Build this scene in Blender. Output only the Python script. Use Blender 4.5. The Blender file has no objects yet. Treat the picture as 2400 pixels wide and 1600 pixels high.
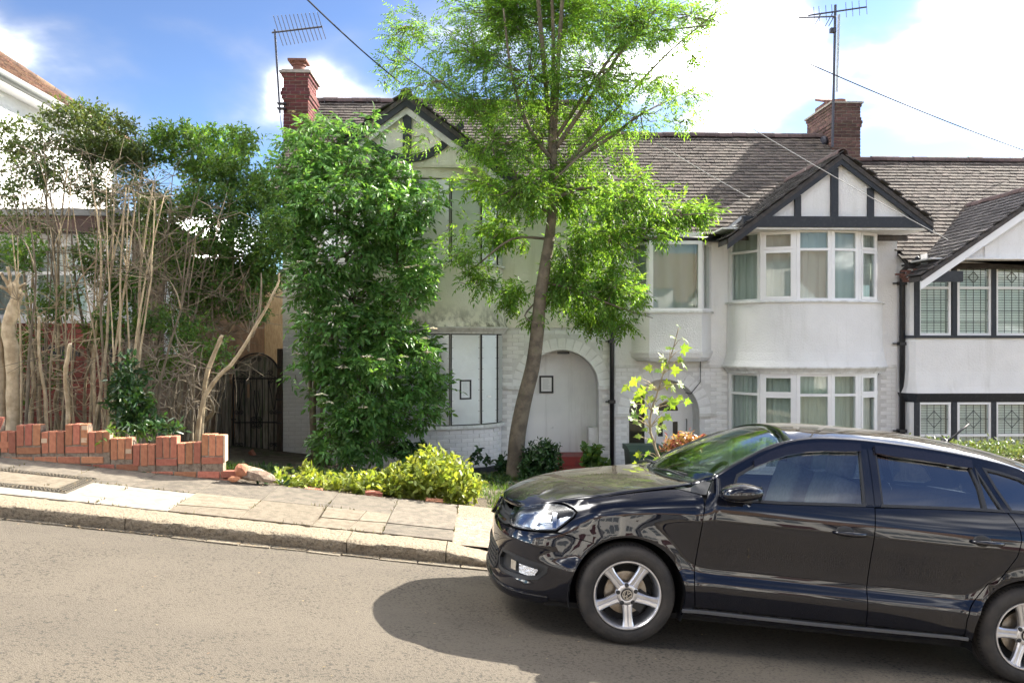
import bpy, bmesh, math, random
import numpy as np
from mathutils import Vector, Matrix
from mathutils.geometry import delaunay_2d_cdt
R = math.radians
random.seed(7); rng = np.random.default_rng(11)
sc = bpy.context.scene
COL = sc.collection
# ------------------------------------------------------------------ camera, sky, sun, exposure
FPX, YAW, EYE = 2000.0, R(1.86), 1.8
cam = bpy.data.cameras.new('camera'); cam.sensor_width = 36; cam.lens = 36*FPX/2400
cam.clip_start = .05; cam.clip_end = 2000
camo = bpy.data.objects.new('camera', cam); COL.objects.link(camo)
camo.location = (0, 0, EYE); camo.rotation_euler = (R(90), 0, -YAW)
sc.camera = camo
SUN = Vector((1.38, .82, 1.0)).normalized()
SUN_EL = math.asin(SUN.z); SUN_ROT = math.atan2(SUN.x, SUN.y)
world = bpy.data.worlds.new('World'); sc.world = world; world.use_nodes = True
wn, wl = world.node_tree.nodes, world.node_tree.links
bg = wn['Background']; bg.inputs['Strength'].default_value = .15
sky = wn.new('ShaderNodeTexSky'); sky.sky_type = 'NISHITA'; sky.sun_disc = False
sky.sun_elevation = SUN_EL; sky.sun_rotation = SUN_ROT; sky.air_density = 1.0; sky.dust_density = .4; sky.ozone_density = 2.5
tc = wn.new('ShaderNodeTexCoord'); sx = wn.new('ShaderNodeSeparateXYZ'); wl.new(tc.outputs['Generated'], sx.inputs[0])
def wmath(op, a, b=None, clamp=False):
    n = wn.new('ShaderNodeMath'); n.operation = op; n.use_clamp = clamp
    for i, v in enumerate((a, b)):
        if v is None: continue
        if isinstance(v, (int, float)): n.inputs[i].default_value = v
        else: wl.new(v, n.inputs[i])
    return n.outputs[0]
den = wmath('ADD', wmath('MAXIMUM', sx.outputs[2], 0.0), .22)
cx = wn.new('ShaderNodeCombineXYZ'); wl.new(wmath('DIVIDE', sx.outputs[0], den), cx.inputs[0]); wl.new(wmath('DIVIDE', sx.outputs[1], den), cx.inputs[1])
mp = wn.new('ShaderNodeMapping'); mp.inputs['Location'].default_value = (7.7076, .8445, 0); wl.new(cx.outputs[0], mp.inputs[0])
nz = wn.new('ShaderNodeTexNoise'); nz.inputs['Scale'].default_value = 1.75; nz.inputs['Detail'].default_value = 7; nz.inputs['Roughness'].default_value = .47; nz.inputs['Distortion'].default_value = .25
wl.new(mp.outputs[0], nz.inputs['Vector'])
cr = wn.new('ShaderNodeValToRGB'); cr.color_ramp.elements[0].position = .39; cr.color_ramp.elements[1].position = .82
cr.color_ramp.interpolation = 'EASE'
wl.new(nz.outputs[0], cr.inputs[0])
tint = wn.new('ShaderNodeMix'); tint.data_type = 'RGBA'; tint.blend_type = 'MULTIPLY'; tint.inputs[0].default_value = 1
tint.inputs['B'].default_value = (.058, .076, .090, 1)
gm = wn.new('ShaderNodeGamma'); gm.inputs[1].default_value = 1.5; wl.new(sky.outputs[0], gm.inputs[0]); wl.new(gm.outputs[0], tint.inputs['A'])
mx = wn.new('ShaderNodeMix'); mx.data_type = 'RGBA'; wl.new(cr.outputs[0], mx.inputs[0]); hs = wn.new('ShaderNodeHueSaturation'); hs.inputs['Saturation'].default_value = .84; wl.new(tint.outputs['Result'], hs.inputs['Color']); wl.new(hs.outputs[0], mx.inputs['A'])
alpha = cr.outputs[0]
cb_ = wn.new('ShaderNodeCombineXYZ'); bv = wmath('ADD', wmath('MULTIPLY', wmath('POWER', alpha, 3.2), 50.0), .84)
for i_, k_ in enumerate((1.03, 1.0, .955)): wl.new(wmath('MULTIPLY', bv, k_), cb_.inputs[i_])
wl.new(cb_.outputs[0], mx.inputs['B'])
wl.new(mx.outputs['Result'], bg.inputs['Color'])
sl = bpy.data.lights.new('sun', 'SUN'); sl.energy = 2.65; sl.angle = R(.55); sl.color = (1, .93, .82)
slo = bpy.data.objects.new('sun', sl); COL.objects.link(slo); slo.location = (30, 20, 30)
slo.rotation_euler = SUN.to_track_quat('Z', 'Y').to_euler()
sc.view_settings.view_transform = 'Standard'; sc.view_settings.look = 'None'; sc.view_settings.gamma = 1
sc.view_settings.use_curve_mapping = False; sc.view_settings.exposure = 2.95
sc.cycles.max_bounces = 8; sc.cycles.transparent_max_bounces = 12; sc.cycles.use_denoising = True
sc.cycles.caustics_reflective = False; sc.cycles.caustics_refractive = False

# ------------------------------------------------------------------ helpers
CS, SN = math.cos(YAW), math.sin(YAW)
def at(px, py, Y):
    """the point in the plane y = Y that pixel (px, py) of the 2400 x 1600 picture shows"""
    d = (FPX*SN+(px-1200)*CS, FPX*CS-(px-1200)*SN, 800-py); s = Y/d[1]
    return Vector((d[0]*s, Y, EYE+d[2]*s))
def ax(px, Y): return at(px, 800, Y).x
def az(px, py, Y): return at(px, py, Y).z
def link(o, parent=None):
    COL.objects.link(o)
    if parent is not None:
        o.parent = parent
        if parent.get('_b'): o.matrix_parent_inverse = Matrix.Translation(-Vector(parent.location))
    return o
def tag(o, label=None, cat=None, group=None, kind=None):
    if label: o['label'] = label
    if cat: o['category'] = cat
    if group: o['group'] = group
    if kind: o['kind'] = kind
    return o
def thing(name, label, cat, loc, group=None):
    o = bpy.data.objects.new(name, None); o.empty_display_size = .2; COL.objects.link(o)
    o.location = loc; o['_b'] = 1
    return tag(o, label, cat, group)
class MB:
    def __init__(s): s.v = []; s.f = []; s.m = []; s.mi = 0
    def add(s, vs, fs):
        n = len(s.v); s.v += [tuple(p) for p in vs]; s.f += [tuple(n+i for i in f) for f in fs]; s.m += [s.mi]*len(fs); return s
    def box(s, a, b, bev=0):
        x0, y0, z0 = [min(p, q) for p, q in zip(a, b)]; x1, y1, z1 = [max(p, q) for p, q in zip(a, b)]
        return s.add([(x0,y0,z0),(x1,y0,z0),(x1,y1,z0),(x0,y1,z0),(x0,y0,z1),(x1,y0,z1),(x1,y1,z1),(x0,y1,z1)],
                     [(0,3,2,1),(4,5,6,7),(0,1,5,4),(1,2,6,5),(2,3,7,6),(3,0,4,7)])
    def prism(s, pts, vec):
        n = len(pts); vec = Vector(vec); p = [Vector(q) for q in pts]
        return s.add(p+[q+vec for q in p], [tuple(range(n))[::-1], tuple(range(n, 2*n))]+[(i,(i+1)%n,n+(i+1)%n,n+i) for i in range(n)])
    def bar(s, a, b, w, h, up=(0,0,1)):
        a, b = Vector(a), Vector(b); d = (b-a).normalized(); up = Vector(up)
        side = d.cross(up)
        if side.length < 1e-4: side = d.cross(Vector((0,1,0)))
        side.normalize(); up = side.cross(d)
        q = [side*w/2+up*h/2, -side*w/2+up*h/2, -side*w/2-up*h/2, side*w/2-up*h/2]
        return s.add([a+k for k in q]+[b+k for k in q], [(0,1,2,3),(7,6,5,4)]+[(i,4+i,4+(i+1)%4,(i+1)%4) for i in range(4)])
    def tube(s, pts, r, n=8, cap=True):
        pts = [Vector(p) for p in pts]; r = r if hasattr(r, '__len__') else [r]*len(pts)
        vs = []; prev = None
        for i, p in enumerate(pts):
            d = (pts[min(i+1, len(pts)-1)]-pts[max(i-1, 0)])
            d = d.normalized() if d.length > 1e-9 else Vector((0,0,1))
            if prev is None:
                u = d.cross(Vector((0,0,1)) if abs(d.z) < .9 else Vector((1,0,0))).normalized()
            else: u = (prev-d*prev.dot(d)); u = u.normalized() if u.length > 1e-6 else d.orthogonal().normalized()
            prev = u; w = d.cross(u)
            vs += [p+(u*math.cos(2*math.pi*k/n)+w*math.sin(2*math.pi*k/n))*r[i] for k in range(n)]
        fs = [(i*n+k, i*n+(k+1)%n, (i+1)*n+(k+1)%n, (i+1)*n+k) for i in range(len(pts)-1) for k in range(n)]
        if cap: fs += [tuple(range(n))[::-1], tuple((len(pts)-1)*n+k for k in range(n))]
        return s.add(vs, fs)
    def lathe(s, c, axis, prof, n=32, close=False):
        """prof = [(radius, along)] about axis through c"""
        c = Vector(c); axis = Vector(axis).normalized(); u = axis.orthogonal().normalized(); w = axis.cross(u)
        vs = [c+axis*h+(u*math.cos(2*math.pi*k/n)+w*math.sin(2*math.pi*k/n))*r for r, h in prof for k in range(n)]
        m = len(prof)
        fs = [(i*n+k, i*n+(k+1)%n, (i+1)*n+(k+1)%n, (i+1)*n+k) for i in range(m-1) for k in range(n)]
        if close: fs += [((m-1)*n+k, (m-1)*n+(k+1)%n, (k+1)%n, k) for k in range(n)]
        return s.add(vs, fs)
    def plate(s, outer, holes, T, thick):
        """planar polygon with holes; T(u, v, depth) -> 3d; front face at depth 0, back at thick"""
        tri, pts, loops = cdt(outer, holes)
        n = len(pts); vs = [T(u, v, 0) for u, v in pts]+[T(u, v, thick) for u, v in pts]
        fs = [t for t in tri]+[tuple(n+i for i in t[::-1]) for t in tri]
        for L in loops: fs += [(L[i], n+L[i], n+L[(i+1)%len(L)], L[(i+1)%len(L)]) for i in range(len(L))]
        return s.add(vs, fs)
    def build(s, name, mat, parent=None, smooth=False, kind=None, autos=None):
        me = bpy.data.meshes.new(name); me.from_pydata(s.v, [], s.f)
        mats = mat if isinstance(mat, (list, tuple)) else [mat]
        for m in mats: me.materials.append(m)
        if len(mats) > 1: me.polygons.foreach_set('material_index', s.m)
        bm = bmesh.new(); bm.from_mesh(me); bmesh.ops.recalc_face_normals(bm, faces=bm.faces)
        if autos is not None:
            for e in bm.edges: e.smooth = not (len(e.link_faces) == 2 and e.calc_face_angle(0) > autos)
            smooth = True
        bm.to_mesh(me); bm.free()
        if smooth: me.polygons.foreach_set('use_smooth', [True]*len(me.polygons))
        me.update()
        o = bpy.data.objects.new(name, me); link(o, parent)
        if kind: o['kind'] = kind
        return o
def inside(p, poly):
    x, y = p; c = False; j = len(poly)-1
    for i in range(len(poly)):
        xi, yi = poly[i]; xj, yj = poly[j]
        if (yi > y) != (yj > y) and x < (xj-xi)*(y-yi)/(yj-yi)+xi: c = not c
        j = i
    return c
def cdt(outer, holes=(), extra=()):
    P = []; E = []; loops = []
    for L in [outer]+list(holes):
        n = len(P); P += [Vector((float(p[0]), float(p[1]))) for p in L]; E += [(n+i, n+(i+1)%len(L)) for i in range(len(L))]
        loops.append(list(range(n, n+len(L))))
    P += [Vector((float(p[0]), float(p[1]))) for p in extra]
    v, e, f, ov, oe, of = delaunay_2d_cdt(P, E, [], 0, 1e-7)
    tri = []
    for t in f:
        c = (sum(v[i].x for i in t)/3, sum(v[i].y for i in t)/3)
        if inside(c, outer) and not any(inside(c, h) for h in holes): tri.append(tuple(t))
    mp_ = {}
    for i, o in enumerate(ov):
        for k in o: mp_[k] = i
    loops = [[mp_[k] for k in L] for L in loops]
    return tri, [(p.x, p.y) for p in v], loops
def mesh_np(name, V, Fc, mat, parent=None, smooth=False, kind=None, normals=None):
    """fast mesh from numpy arrays; Fc (n, k)"""
    me = bpy.data.meshes.new(name); k = Fc.shape[1]
    me.vertices.add(len(V)); me.vertices.foreach_set('co', np.asarray(V, np.float32).ravel())
    me.loops.add(Fc.size); me.loops.foreach_set('vertex_index', Fc.astype(np.int32).ravel())
    me.polygons.add(len(Fc)); me.polygons.foreach_set('loop_start', np.arange(0, Fc.size, k, dtype=np.int32)); me.polygons.foreach_set('loop_total', np.full(len(Fc), k, np.int32))
    if smooth: me.polygons.foreach_set('use_smooth', [True]*len(Fc))
    me.update(calc_edges=True); me.validate()
    for m in (mat if isinstance(mat, (list, tuple)) else [mat]): me.materials.append(m)
    o = bpy.data.objects.new(name, me); link(o, parent)
    if kind: o['kind'] = kind
    return o

# ------------------------------------------------------------------ materials
MATS = {}
def mat(name, col, rough=.7, col2=None, vs=3.0, vamt=1.0, ramp=(.35, .65), bump=0, bs=30.0, metal=0, spec=.5, coat=0, island=0, col3=None, s3=1.0, r3=(.55, .75), hue=0, detail=5, stretch=None, emis=None, sheen=0, bd=.02):
    if name in MATS: return MATS[name]
    m = bpy.data.materials.new(name); m.use_nodes = True; N, L = m.node_tree.nodes, m.node_tree.links
    b = N['Principled BSDF']; b.inputs['Roughness'].default_value = rough; b.inputs['Metallic'].default_value = metal
    b.inputs['Specular IOR Level'].default_value = spec; b.inputs['Coat Weight'].default_value = coat; b.inputs['Coat Roughness'].default_value = .02
    t = N.new('ShaderNodeTexCoord'); vec = t.outputs['Object']
    if stretch:
        mpn = N.new('ShaderNodeMapping'); mpn.inputs['Scale'].default_value = stretch; L.new(vec, mpn.inputs[0]); vec = mpn.outputs[0]
    def noise(scale, det=detail, ro=.6):
        n = N.new('ShaderNodeTexNoise'); n.inputs['Scale'].default_value = scale; n.inputs['Detail'].default_value = det; n.inputs['Roughness'].default_value = ro
        L.new(vec, n.inputs['Vector']); return n.outputs[0]
    def rampn(src, p):
        r = N.new('ShaderNodeMapRange'); r.inputs[1].default_value = p[0]; r.inputs[2].default_value = p[1]; r.interpolation_type = 'SMOOTHSTEP'; L.new(src, r.inputs[0]); return r.outputs[0]
    def mix(fac, A, B, blend='MIX'):
        x = N.new('ShaderNodeMix'); x.data_type = 'RGBA'; x.blend_type = blend
        for k, v in ((0, fac), ('A', A), ('B', B)):
            if isinstance(v, (int, float)): x.inputs[k].default_value = v
            elif isinstance(v, tuple): x.inputs[k].default_value = (*v, 1) if len(v) == 3 else v
            else: L.new(v, x.inputs[k])
        return x.outputs['Result']
    c = tuple(col)
    if col2 is not None:
        f = rampn(noise(vs), ramp)
        if vamt != 1:
            q = N.new('ShaderNodeMath'); q.operation = 'MULTIPLY'; q.inputs[1].default_value = vamt; L.new(f, q.inputs[0]); f = q.outputs[0]
        c = mix(f, c, tuple(col2))
    if col3 is not None: c = mix(rampn(noise(s3, 8, .7), r3), c, tuple(col3))
    if island:
        g = N.new('ShaderNodeNewGeometry'); oi = N.new('ShaderNodeObjectInfo')
        a = N.new('ShaderNodeMath'); a.operation = 'ADD'; L.new(g.outputs['Random Per Island'], a.inputs[0]); L.new(oi.outputs['Random'], a.inputs[1])
        fr = N.new('ShaderNodeMath'); fr.operation = 'FRACT'; L.new(a.outputs[0], fr.inputs[0])
        h = N.new('ShaderNodeHueSaturation')
        v = N.new('ShaderNodeMapRange'); v.inputs[3].default_value = 1-island; v.inputs[4].default_value = 1+island; L.new(fr.outputs[0], v.inputs[0]); L.new(v.outputs[0], h.inputs['Value'])
        if hue:
            m2 = N.new('ShaderNodeMath'); m2.operation = 'MULTIPLY'; m2.inputs[1].default_value = 7.13; L.new(fr.outputs[0], m2.inputs[0])
            m3 = N.new('ShaderNodeMath'); m3.operation = 'FRACT'; L.new(m2.outputs[0], m3.inputs[0])
            v2 = N.new('ShaderNodeMapRange'); v2.inputs[3].default_value = .5-hue; v2.inputs[4].default_value = .5+hue; L.new(m3.outputs[0], v2.inputs[0]); L.new(v2.outputs[0], h.inputs['Hue'])
        if isinstance(c, tuple): h.inputs['Color'].default_value = (*c, 1)
        else: L.new(c, h.inputs['Color'])
        c = h.outputs[0]
    if isinstance(c, tuple): b.inputs['Base Color'].default_value = (*c, 1)
    else: L.new(c, b.inputs['Base Color'])
    if bump:
        bn = N.new('ShaderNodeBump'); bn.inputs['Strength'].default_value = bump; bn.inputs['Distance'].default_value = bd
        L.new(noise(bs, 6), bn.inputs['Height']); L.new(bn.outputs[0], b.inputs['Normal'])
    MATS[name] = m; m['col'] = 1
    return m
def leafmat(name, col, trans, tcol=None, island=.35, hue=.03, rough=.45, tmix=.4):
    m = mat(name, col, rough=rough, island=island, hue=hue, spec=.4); N, L = m.node_tree.nodes, m.node_tree.links
    b = N['Principled BSDF']; tr = N.new('ShaderNodeBsdfTranslucent'); ms = N.new('ShaderNodeMixShader'); ms.inputs[0].default_value = tmix
    src = b.inputs['Base Color'].links[0].from_socket
    x = N.new('ShaderNodeMix'); x.data_type = 'RGBA'; x.blend_type = 'MULTIPLY'; x.inputs[0].default_value = 1; x.inputs['B'].default_value = (*trans, 1); L.new(src, x.inputs['A'])
    L.new(x.outputs['Result'], tr.inputs['Color'])
    L.new(b.outputs[0], ms.inputs[1]); L.new(tr.outputs[0], ms.inputs[2]); L.new(ms.outputs[0], N['Material Output'].inputs['Surface'])
    return m
def glassmat(name, tintc, ior=1.5, refl=1.0, rough=.0):
    m = bpy.data.materials.new(name); m.use_nodes = True; N, L = m.node_tree.nodes, m.node_tree.links
    for n in list(N):
        if n.type != 'OUTPUT_MATERIAL': N.remove(n)
    t = N.new('ShaderNodeBsdfTransparent'); t.inputs[0].default_value = (*tintc, 1)
    g = N.new('ShaderNodeBsdfGlossy'); g.inputs['Roughness'].default_value = rough; g.inputs[0].default_value = (refl, refl, refl, 1)
    f = N.new('ShaderNodeFresnel'); ge = N.new('ShaderNodeNewGeometry'); mi = N.new('ShaderNodeMapRange'); mi.inputs[3].default_value = ior; mi.inputs[4].default_value = 1/ior; L.new(ge.outputs['Backfacing'], mi.inputs[0]); L.new(mi.outputs[0], f.inputs[0])
    ms = N.new('ShaderNodeMixShader'); L.new(f.outputs[0], ms.inputs[0]); L.new(t.outputs[0], ms.inputs[1]); L.new(g.outputs[0], ms.inputs[2])
    L.new(ms.outputs[0], N['Material Output'].inputs['Surface']); MATS[name] = m; return m
# ------------------------------------------------------------------ palette
def addbump2(m, scale, strength, dist=.01):
    N, L = m.node_tree.nodes, m.node_tree.links; b = N['Principled BSDF']
    t = N.new('ShaderNodeTexCoord'); n = N.new('ShaderNodeTexVoronoi'); n.inputs['Scale'].default_value = scale; L.new(t.outputs['Object'], n.inputs['Vector'])
    bn = N.new('ShaderNodeBump'); bn.inputs['Strength'].default_value = strength; bn.inputs['Distance'].default_value = dist
    L.new(n.outputs['Distance'], bn.inputs['Height'])
    if b.inputs['Normal'].is_linked: L.new(b.inputs['Normal'].links[0].from_socket, bn.inputs['Normal'])
    L.new(bn.outputs[0], b.inputs['Normal'])
ASPH = mat('asphalt', (.088, .073, .053), .9, (.018, .015, .012), 50, 1, (.535, .605), bump=.5, bs=90, col3=(.098, .082, .061), s3=1.3, r3=(.3, .8), bd=.006, detail=2.5)
addbump2(ASPH, 120, .6, .005)
SLAB = mat('paving_grey', (.155, .132, .10), .85, (.085, .072, .056), 13, .9, (.35, .7), bump=.4, bs=70, col3=(.075, .065, .05), s3=2.6, r3=(.52, .70), island=.12)
SLABP = mat('paving_pale', (.20, .18, .145), .85, (.36, .32, .26), 11, .6, bump=.15, bs=120, island=.05)
SLABB = mat('paving_buff', (.195, .163, .117), .85, (.12, .098, .068), 16, .9, (.35, .7), bump=.4, bs=70, island=.14, col3=(.12, .098, .066), s3=3, r3=(.54, .7))
GRAN = mat('granite', (.26, .212, .145), .8, (.13, .105, .075), 42, 1, (.45, .68), bump=.9, bs=45, col3=(.3, .24, .16), s3=5, bd=.03)
CONC = mat('ribbed_concrete', (.26, .215, .15), .9, (.14, .112, .075), 60, 1, (.4, .7), bump=.7, bs=70, col3=(.24, .2, .14), s3=2)
IRON = mat('cast_iron', (.10, .088, .07), .6, (.2, .16, .1), 25, 1, (.5, .7), bump=.3, bs=80, metal=.3)
SOIL = mat('soil', (.075, .058, .04), .95, (.14, .11, .075), 6, 1, bump=1, bs=25, col3=(.06, .075, .03), s3=1.6, r3=(.5, .65), bd=.05)
BRICK = mat('red_brick', (.46, .185, .105), .88, (.34, .12, .07), 24, .7, (.35, .7), bump=.5, bs=110, island=.28, hue=.012, col3=(.09, .06, .045), s3=11, r3=(.60, .74))
BRICKP = mat('pale_brick', (.60, .45, .31), .85, (.44, .19, .10), 16, .8, (.5, .7), bump=.4, bs=110, island=.1)
MORT = mat('mortar', (.20, .15, .11), .95, (.33, .27, .2), 20, 1, bump=.8, bs=60)
DIRT = mat('leaf_litter', (.13, .095, .06), .95, (.32, .26, .17), 60, 1, bump=.8, bs=60)

# ------------------------------------------------------------------ ground, road, pavement
def clampx(x): return max(-60, min(60, x))
def gut(x): return .0102-.1115*clampx(x)
def road_z(x, y):
    d = abs(y-3.0); return gut(x)+.15-.04*d+.0*y if d > .6 else gut(x)+.15-.04*(.3+d*d/1.2)
def pav(x, y): return gut(x)+.105+.025*(y-6.75)
def zbase(x):
    pts = [(-60, 6.0), (-9, .75), (-5.2, .12), (-3.95, -.5), (-3.7, -.56), (2.2, -.56), (2.7, -1.22), (8, -1.22), (8.5, -1.74), (14, -1.85), (60, -7.2)]
    return float(np.interp(x, [p[0] for p in pts], [p[1] for p in pts]))
YB = 8.46
def garden(x, y):
    t = min(1, max(0, (y-YB)/6.6)); t = t*(.35+.65*t*(2-t)) if t < 1 else 1
    return (pav(x, YB)-.03)*(1-t)+zbase(x)*t
def sheet(name, xs, ys, fz, m, kind='structure', jit=0):
    V = [(x, y, fz(x, y)+(random.uniform(-jit, jit))) for y in ys for x in xs]; n = len(xs)
    F = np.array([(j*n+i, j*n+i+1, (j+1)*n+i+1, (j+1)*n+i) for j in range(len(ys)-1) for i in range(n-1)])
    return tag(mesh_np(name, np.array(V), F, m, smooth=True), kind=kind)
def opp(y): return 6-y
xs_ = [-300, -120, -60]+[x*1.0 for x in range(-40, 41, 1)]+[60, 120, 300]
tag(sheet('terrain', [-600, -300, -120, -60]+list(range(-50, 51, 5))+[60, 120, 300, 600], [-600, -200, -60, -30, -12, -6, -1.2, -.9, 7.3, 8.2, 8.4, 12, 15, 20, 30, 60, 200, 600],
          lambda x, y: (gut(x)-.35 if y < 8.3 else garden(x, min(y, 16))-.12), SOIL))
tag(sheet('road', xs_, [-.75, -.4, 0, .5, 1, 1.5, 2, 2.4, 2.7, 3, 3.3, 3.6, 4, 4.5, 5, 5.5, 6, 6.4, 6.80], road_z, ASPH), 'grey speckled asphalt road sloping down to the right')
tag(sheet('opposite_pavement', xs_, [-2.9, -.9, -.75], lambda x, y: gut(x)+.10+(0 if y < -.8 else -.0), SLABB), 'far pavement across the road')
tag(sheet('opposite_front_gardens', xs_, [-14, -8, -2.9], lambda x, y: gut(x)+.09, SOIL), 'front gardens across the road')
g = sheet('front_garden_ground', [-14, -11, -9, -8]+[-7.5+.25*i for i in range(88)]+[15, 18, 22, 30], [YB-.02, 8.7]+[9+.25*i for i in range(29)], garden, SOIL, jit=.018)
# pavement with its slabs
pv = MB(); n = 40
for i in range(n):
    a, b = -14+i*.8, -14+(i+1)*.8
    pv.add([(a, 7.05, pav(a, 7.05)-.02), (b, 7.05, pav(b, 7.05)-.02), (b, YB, pav(b, YB)-.02), (a, YB, pav(a, YB)-.02)], [(0, 1, 2, 3)])
pave = tag(pv.build('pavement', MORT), kind='structure')
def slab(pts, m, name='paving_slab', parent=pave, h=0.0, gap=.005, tilt=0):
    c = np.mean(np.array(pts), 0); top = []; bot = []
    for x, y in pts:
        dx, dy = x-c[0], y-c[1]; L = max(1e-6, math.hypot(dx, dy)); x, y = x-dx/L*gap, y-dy/L*gap
        z = pav(x, y)+h+tilt*dx; top.append((x, y, z)); bot.append((x, y, z-.05))
    k = len(pts); o = MB(); 
    o.add(bot+top, [tuple(range(k, 2*k))]+[(i, (i+1) % k, k+(i+1) % k, k+i) for i in range(k)])
    return o.build(name, m, parent)
jx = [-.26-.585*k for k in range(0, 16)]
KB = 7.09; Y1 = 7.79
for k in range(15):
    b, a = jx[k], jx[k+1]
    for r, (y0, y1) in enumerate(((KB, Y1), (Y1, YB-.01))):
        if r == 0 and k == 1:   # the cracked slab
            c = (a+.34, y0+.33)
            for q in ([(a, y0), (a+.29, y0), c, (a+.02, y0+.31)], [(a+.29, y0), (b, y0), (b, y0+.36), c], [c, (b, y0+.36), (b, y1), (a+.36, y1)], [(a+.02, y0+.31), c, (a+.36, y1), (a, y1)]):
                slab(q, SLABB, h=random.uniform(-.004, .004), gap=.007)
            continue
        if k in (6, 7) and True:
            if k == 6:
                pass
        if -4.75 < a < -3.3 and r == 0: continue
        m = SLABP if (r == 0 and k in (4,)) else (SLABB if r == 0 and k in (2, 3) else SLAB)
        if r == 0 and k == 3:
            slab([(a, y0), (b, y0), (b, y0+.30), (a, y0+.22)], SLABB); slab([(a, y0+.22), (b, y0+.30), (b, y1), (a, y1)], SLABB, h=.004); continue
        if r == 0 and k == 0:
            slab([(a, y0), (b, y0), (b, y0+.34), (a, y0+.34)], SLAB); slab([(a, y0+.345), (b, y0+.345), (b, y1), (a, y1)], SLAB, h=.005); continue
        slab([(a, y0), (b, y0), (b, y1), (a, y1)], m, h=random.uniform(-.003, .004))
# pale concrete surround and the chamber cover
MX0, MX1, MY0, MY1 = -4.62, -3.52, 7.30, 7.95
a, b = jx[8], jx[5]
slab([(a, KB), (b, KB), (b, MY0), (a, MY0)], SLABP); slab([(MX1, MY0), (b, MY0), (b, Y1), (MX1, Y1)], SLABP)
slab([(a, MY0), (MX0, MY0), (MX0, Y1), (a, Y1)], SLABP)
mc = thing('chamber_cover', 'rectangular iron chamber cover with concrete infill set in the pale paving', 'manhole cover', (-4.07, 7.6, pav(-4.07, 7.6)))
fr = MB(); q = [(MX0, MY0), (MX1, MY0), (MX1, MY1), (MX0, MY1)]; qi = [(MX0+.13, MY0+.11), (MX1-.13, MY0+.11), (MX1-.13, MY1-.11), (MX0+.13, MY1-.11)]
P3 = lambda p, h: (p[0], p[1], pav(*p)+h)
for i in range(4): fr.add([P3(q[i], .006), P3(q[(i+1) % 4], .006), P3(qi[(i+1) % 4], .006), P3(qi[i], .006), P3(q[i], -.03), P3(q[(i+1) % 4], -.03)], [(0, 1, 2, 3), (0, 4, 5, 1)])
fr.build('cover_frame', IRON, mc)
st = MB()
for i in range(4):
    for t in np.linspace(.02, .98, 30 if i % 2 == 0 else 16):
        for s in (.22, .52, .82):
            o_ = Vector(q[i]).lerp(Vector(q[(i+1) % 4]), t); i_ = Vector(qi[i]).lerp(Vector(qi[(i+1) % 4]), t); c = o_.lerp(i_, s); z = pav(*c)
            st.box((c.x-.011, c.y-.011, z+.004), (c.x+.011, c.y+.011, z+.014))
st.build('tread_stud', IRON, mc)
inf = MB(); inf.add([P3(p, .004) for p in qi], [(0, 1, 2, 3)]); inf.build('concrete_infill', SLABB, mc)
# kerb stones
kerb = tag(bpy.data.objects.new('kerb', None), kind='structure'); COL.objects.link(kerb)
def kerb_stone(x0, x1, h0, h1, m=GRAN, y0=6.75, y1=7.085):
    nx = max(3, int((x1-x0)/.045)); ys = [(y0+.002, -.16), (y0-.003, .25), (y0-.004, .5), (y0-.001, .84), (y0+.007, .94), (y0+.024, 1.0), (y0+.12, 1.0), (y0+.2, 1.0), (y0+.27, 1.0), (y1-.005, 1.0), (y1, .8), (y1, 0)]
    V = []; F = []
    rr = random.Random(int(x0*1000)+5)
    for i in range(nx+1):
        x = x0+.004+(x1-x0-.008)*i/nx; h = h0+(h1-h0)*i/nx
        for k, (y, t) in enumerate(ys):
            j = .0 if k == 0 or k > 9 else .009
            V.append((x+(rr.uniform(-.01, .01) if 0 < i < nx else 0), y+rr.uniform(-j, j), gut(x)-.0+t*h+rr.uniform(-j, j)*.45))
    n = len(ys)
    F = [(i*n+k, (i+1)*n+k, (i+1)*n+k+1, i*n+k+1) for i in range(nx) for k in range(n-1)]
    F += [tuple(range(n)), tuple(nx*n+k for k in range(n))[::-1]]
    o = MB(); o.add(V, F); return o.build('kerb_stone', m, kerb, autos=R(50))
ks = [ax(px, 6.75) for px in (293, 812, 1045)]
e = [-14, -11.2, -8.2, -5.0, ks[0], ks[1], ks[2]]
for a, b in zip(e[:-1], e[1:]): kerb_stone(a, b, .105, .105)
kerb_stone(ks[2], ks[2]+.42, .105, .05); kerb_stone(ks[2]+.42, 1.2, .05, .03)
for k in range(4): kerb_stone(1.2+k*.9, 2.1+k*.9, .03, .03 if k < 3 else .105)
for k in range(5): kerb_stone(4.8+k*1.8, 6.6+k*1.8, .105, .105)
# crossover of ribbed concrete behind the dropped kerb
cb = MB(); n = 14
for i in range(n):
    x0 = -.255+i*.36; x1 = x0+.36
    for y0, y1 in ((7.09, 7.5), (7.5, 8.0), (8.0, YB)):
        fz = lambda x, y: gut(x)+.035+(pav(x, YB)-gut(x)-.035)*(y-7.09)/(YB-7.09)+(.055*max(0, 1-(x+.255)/.25))*max(0, (1-(y-7.09)))
        cb.add([(x0, y0, fz(x0, y0)), (x1, y0, fz(x1, y0)), (x1, y1, fz(x1, y1)), (x0, y1, fz(x0, y1))], [(0, 1, 2, 3)])
tag(cb.build('driveway_crossover', CONC, smooth=True), kind='structure')
for k in range(12):
    a = 4.8+k*.585
    for y0, y1 in ((KB, Y1), (Y1, YB-.01)): slab([(a, y0), (a+.585, y0), (a+.585, y1), (a, y1)], SLAB)
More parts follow.
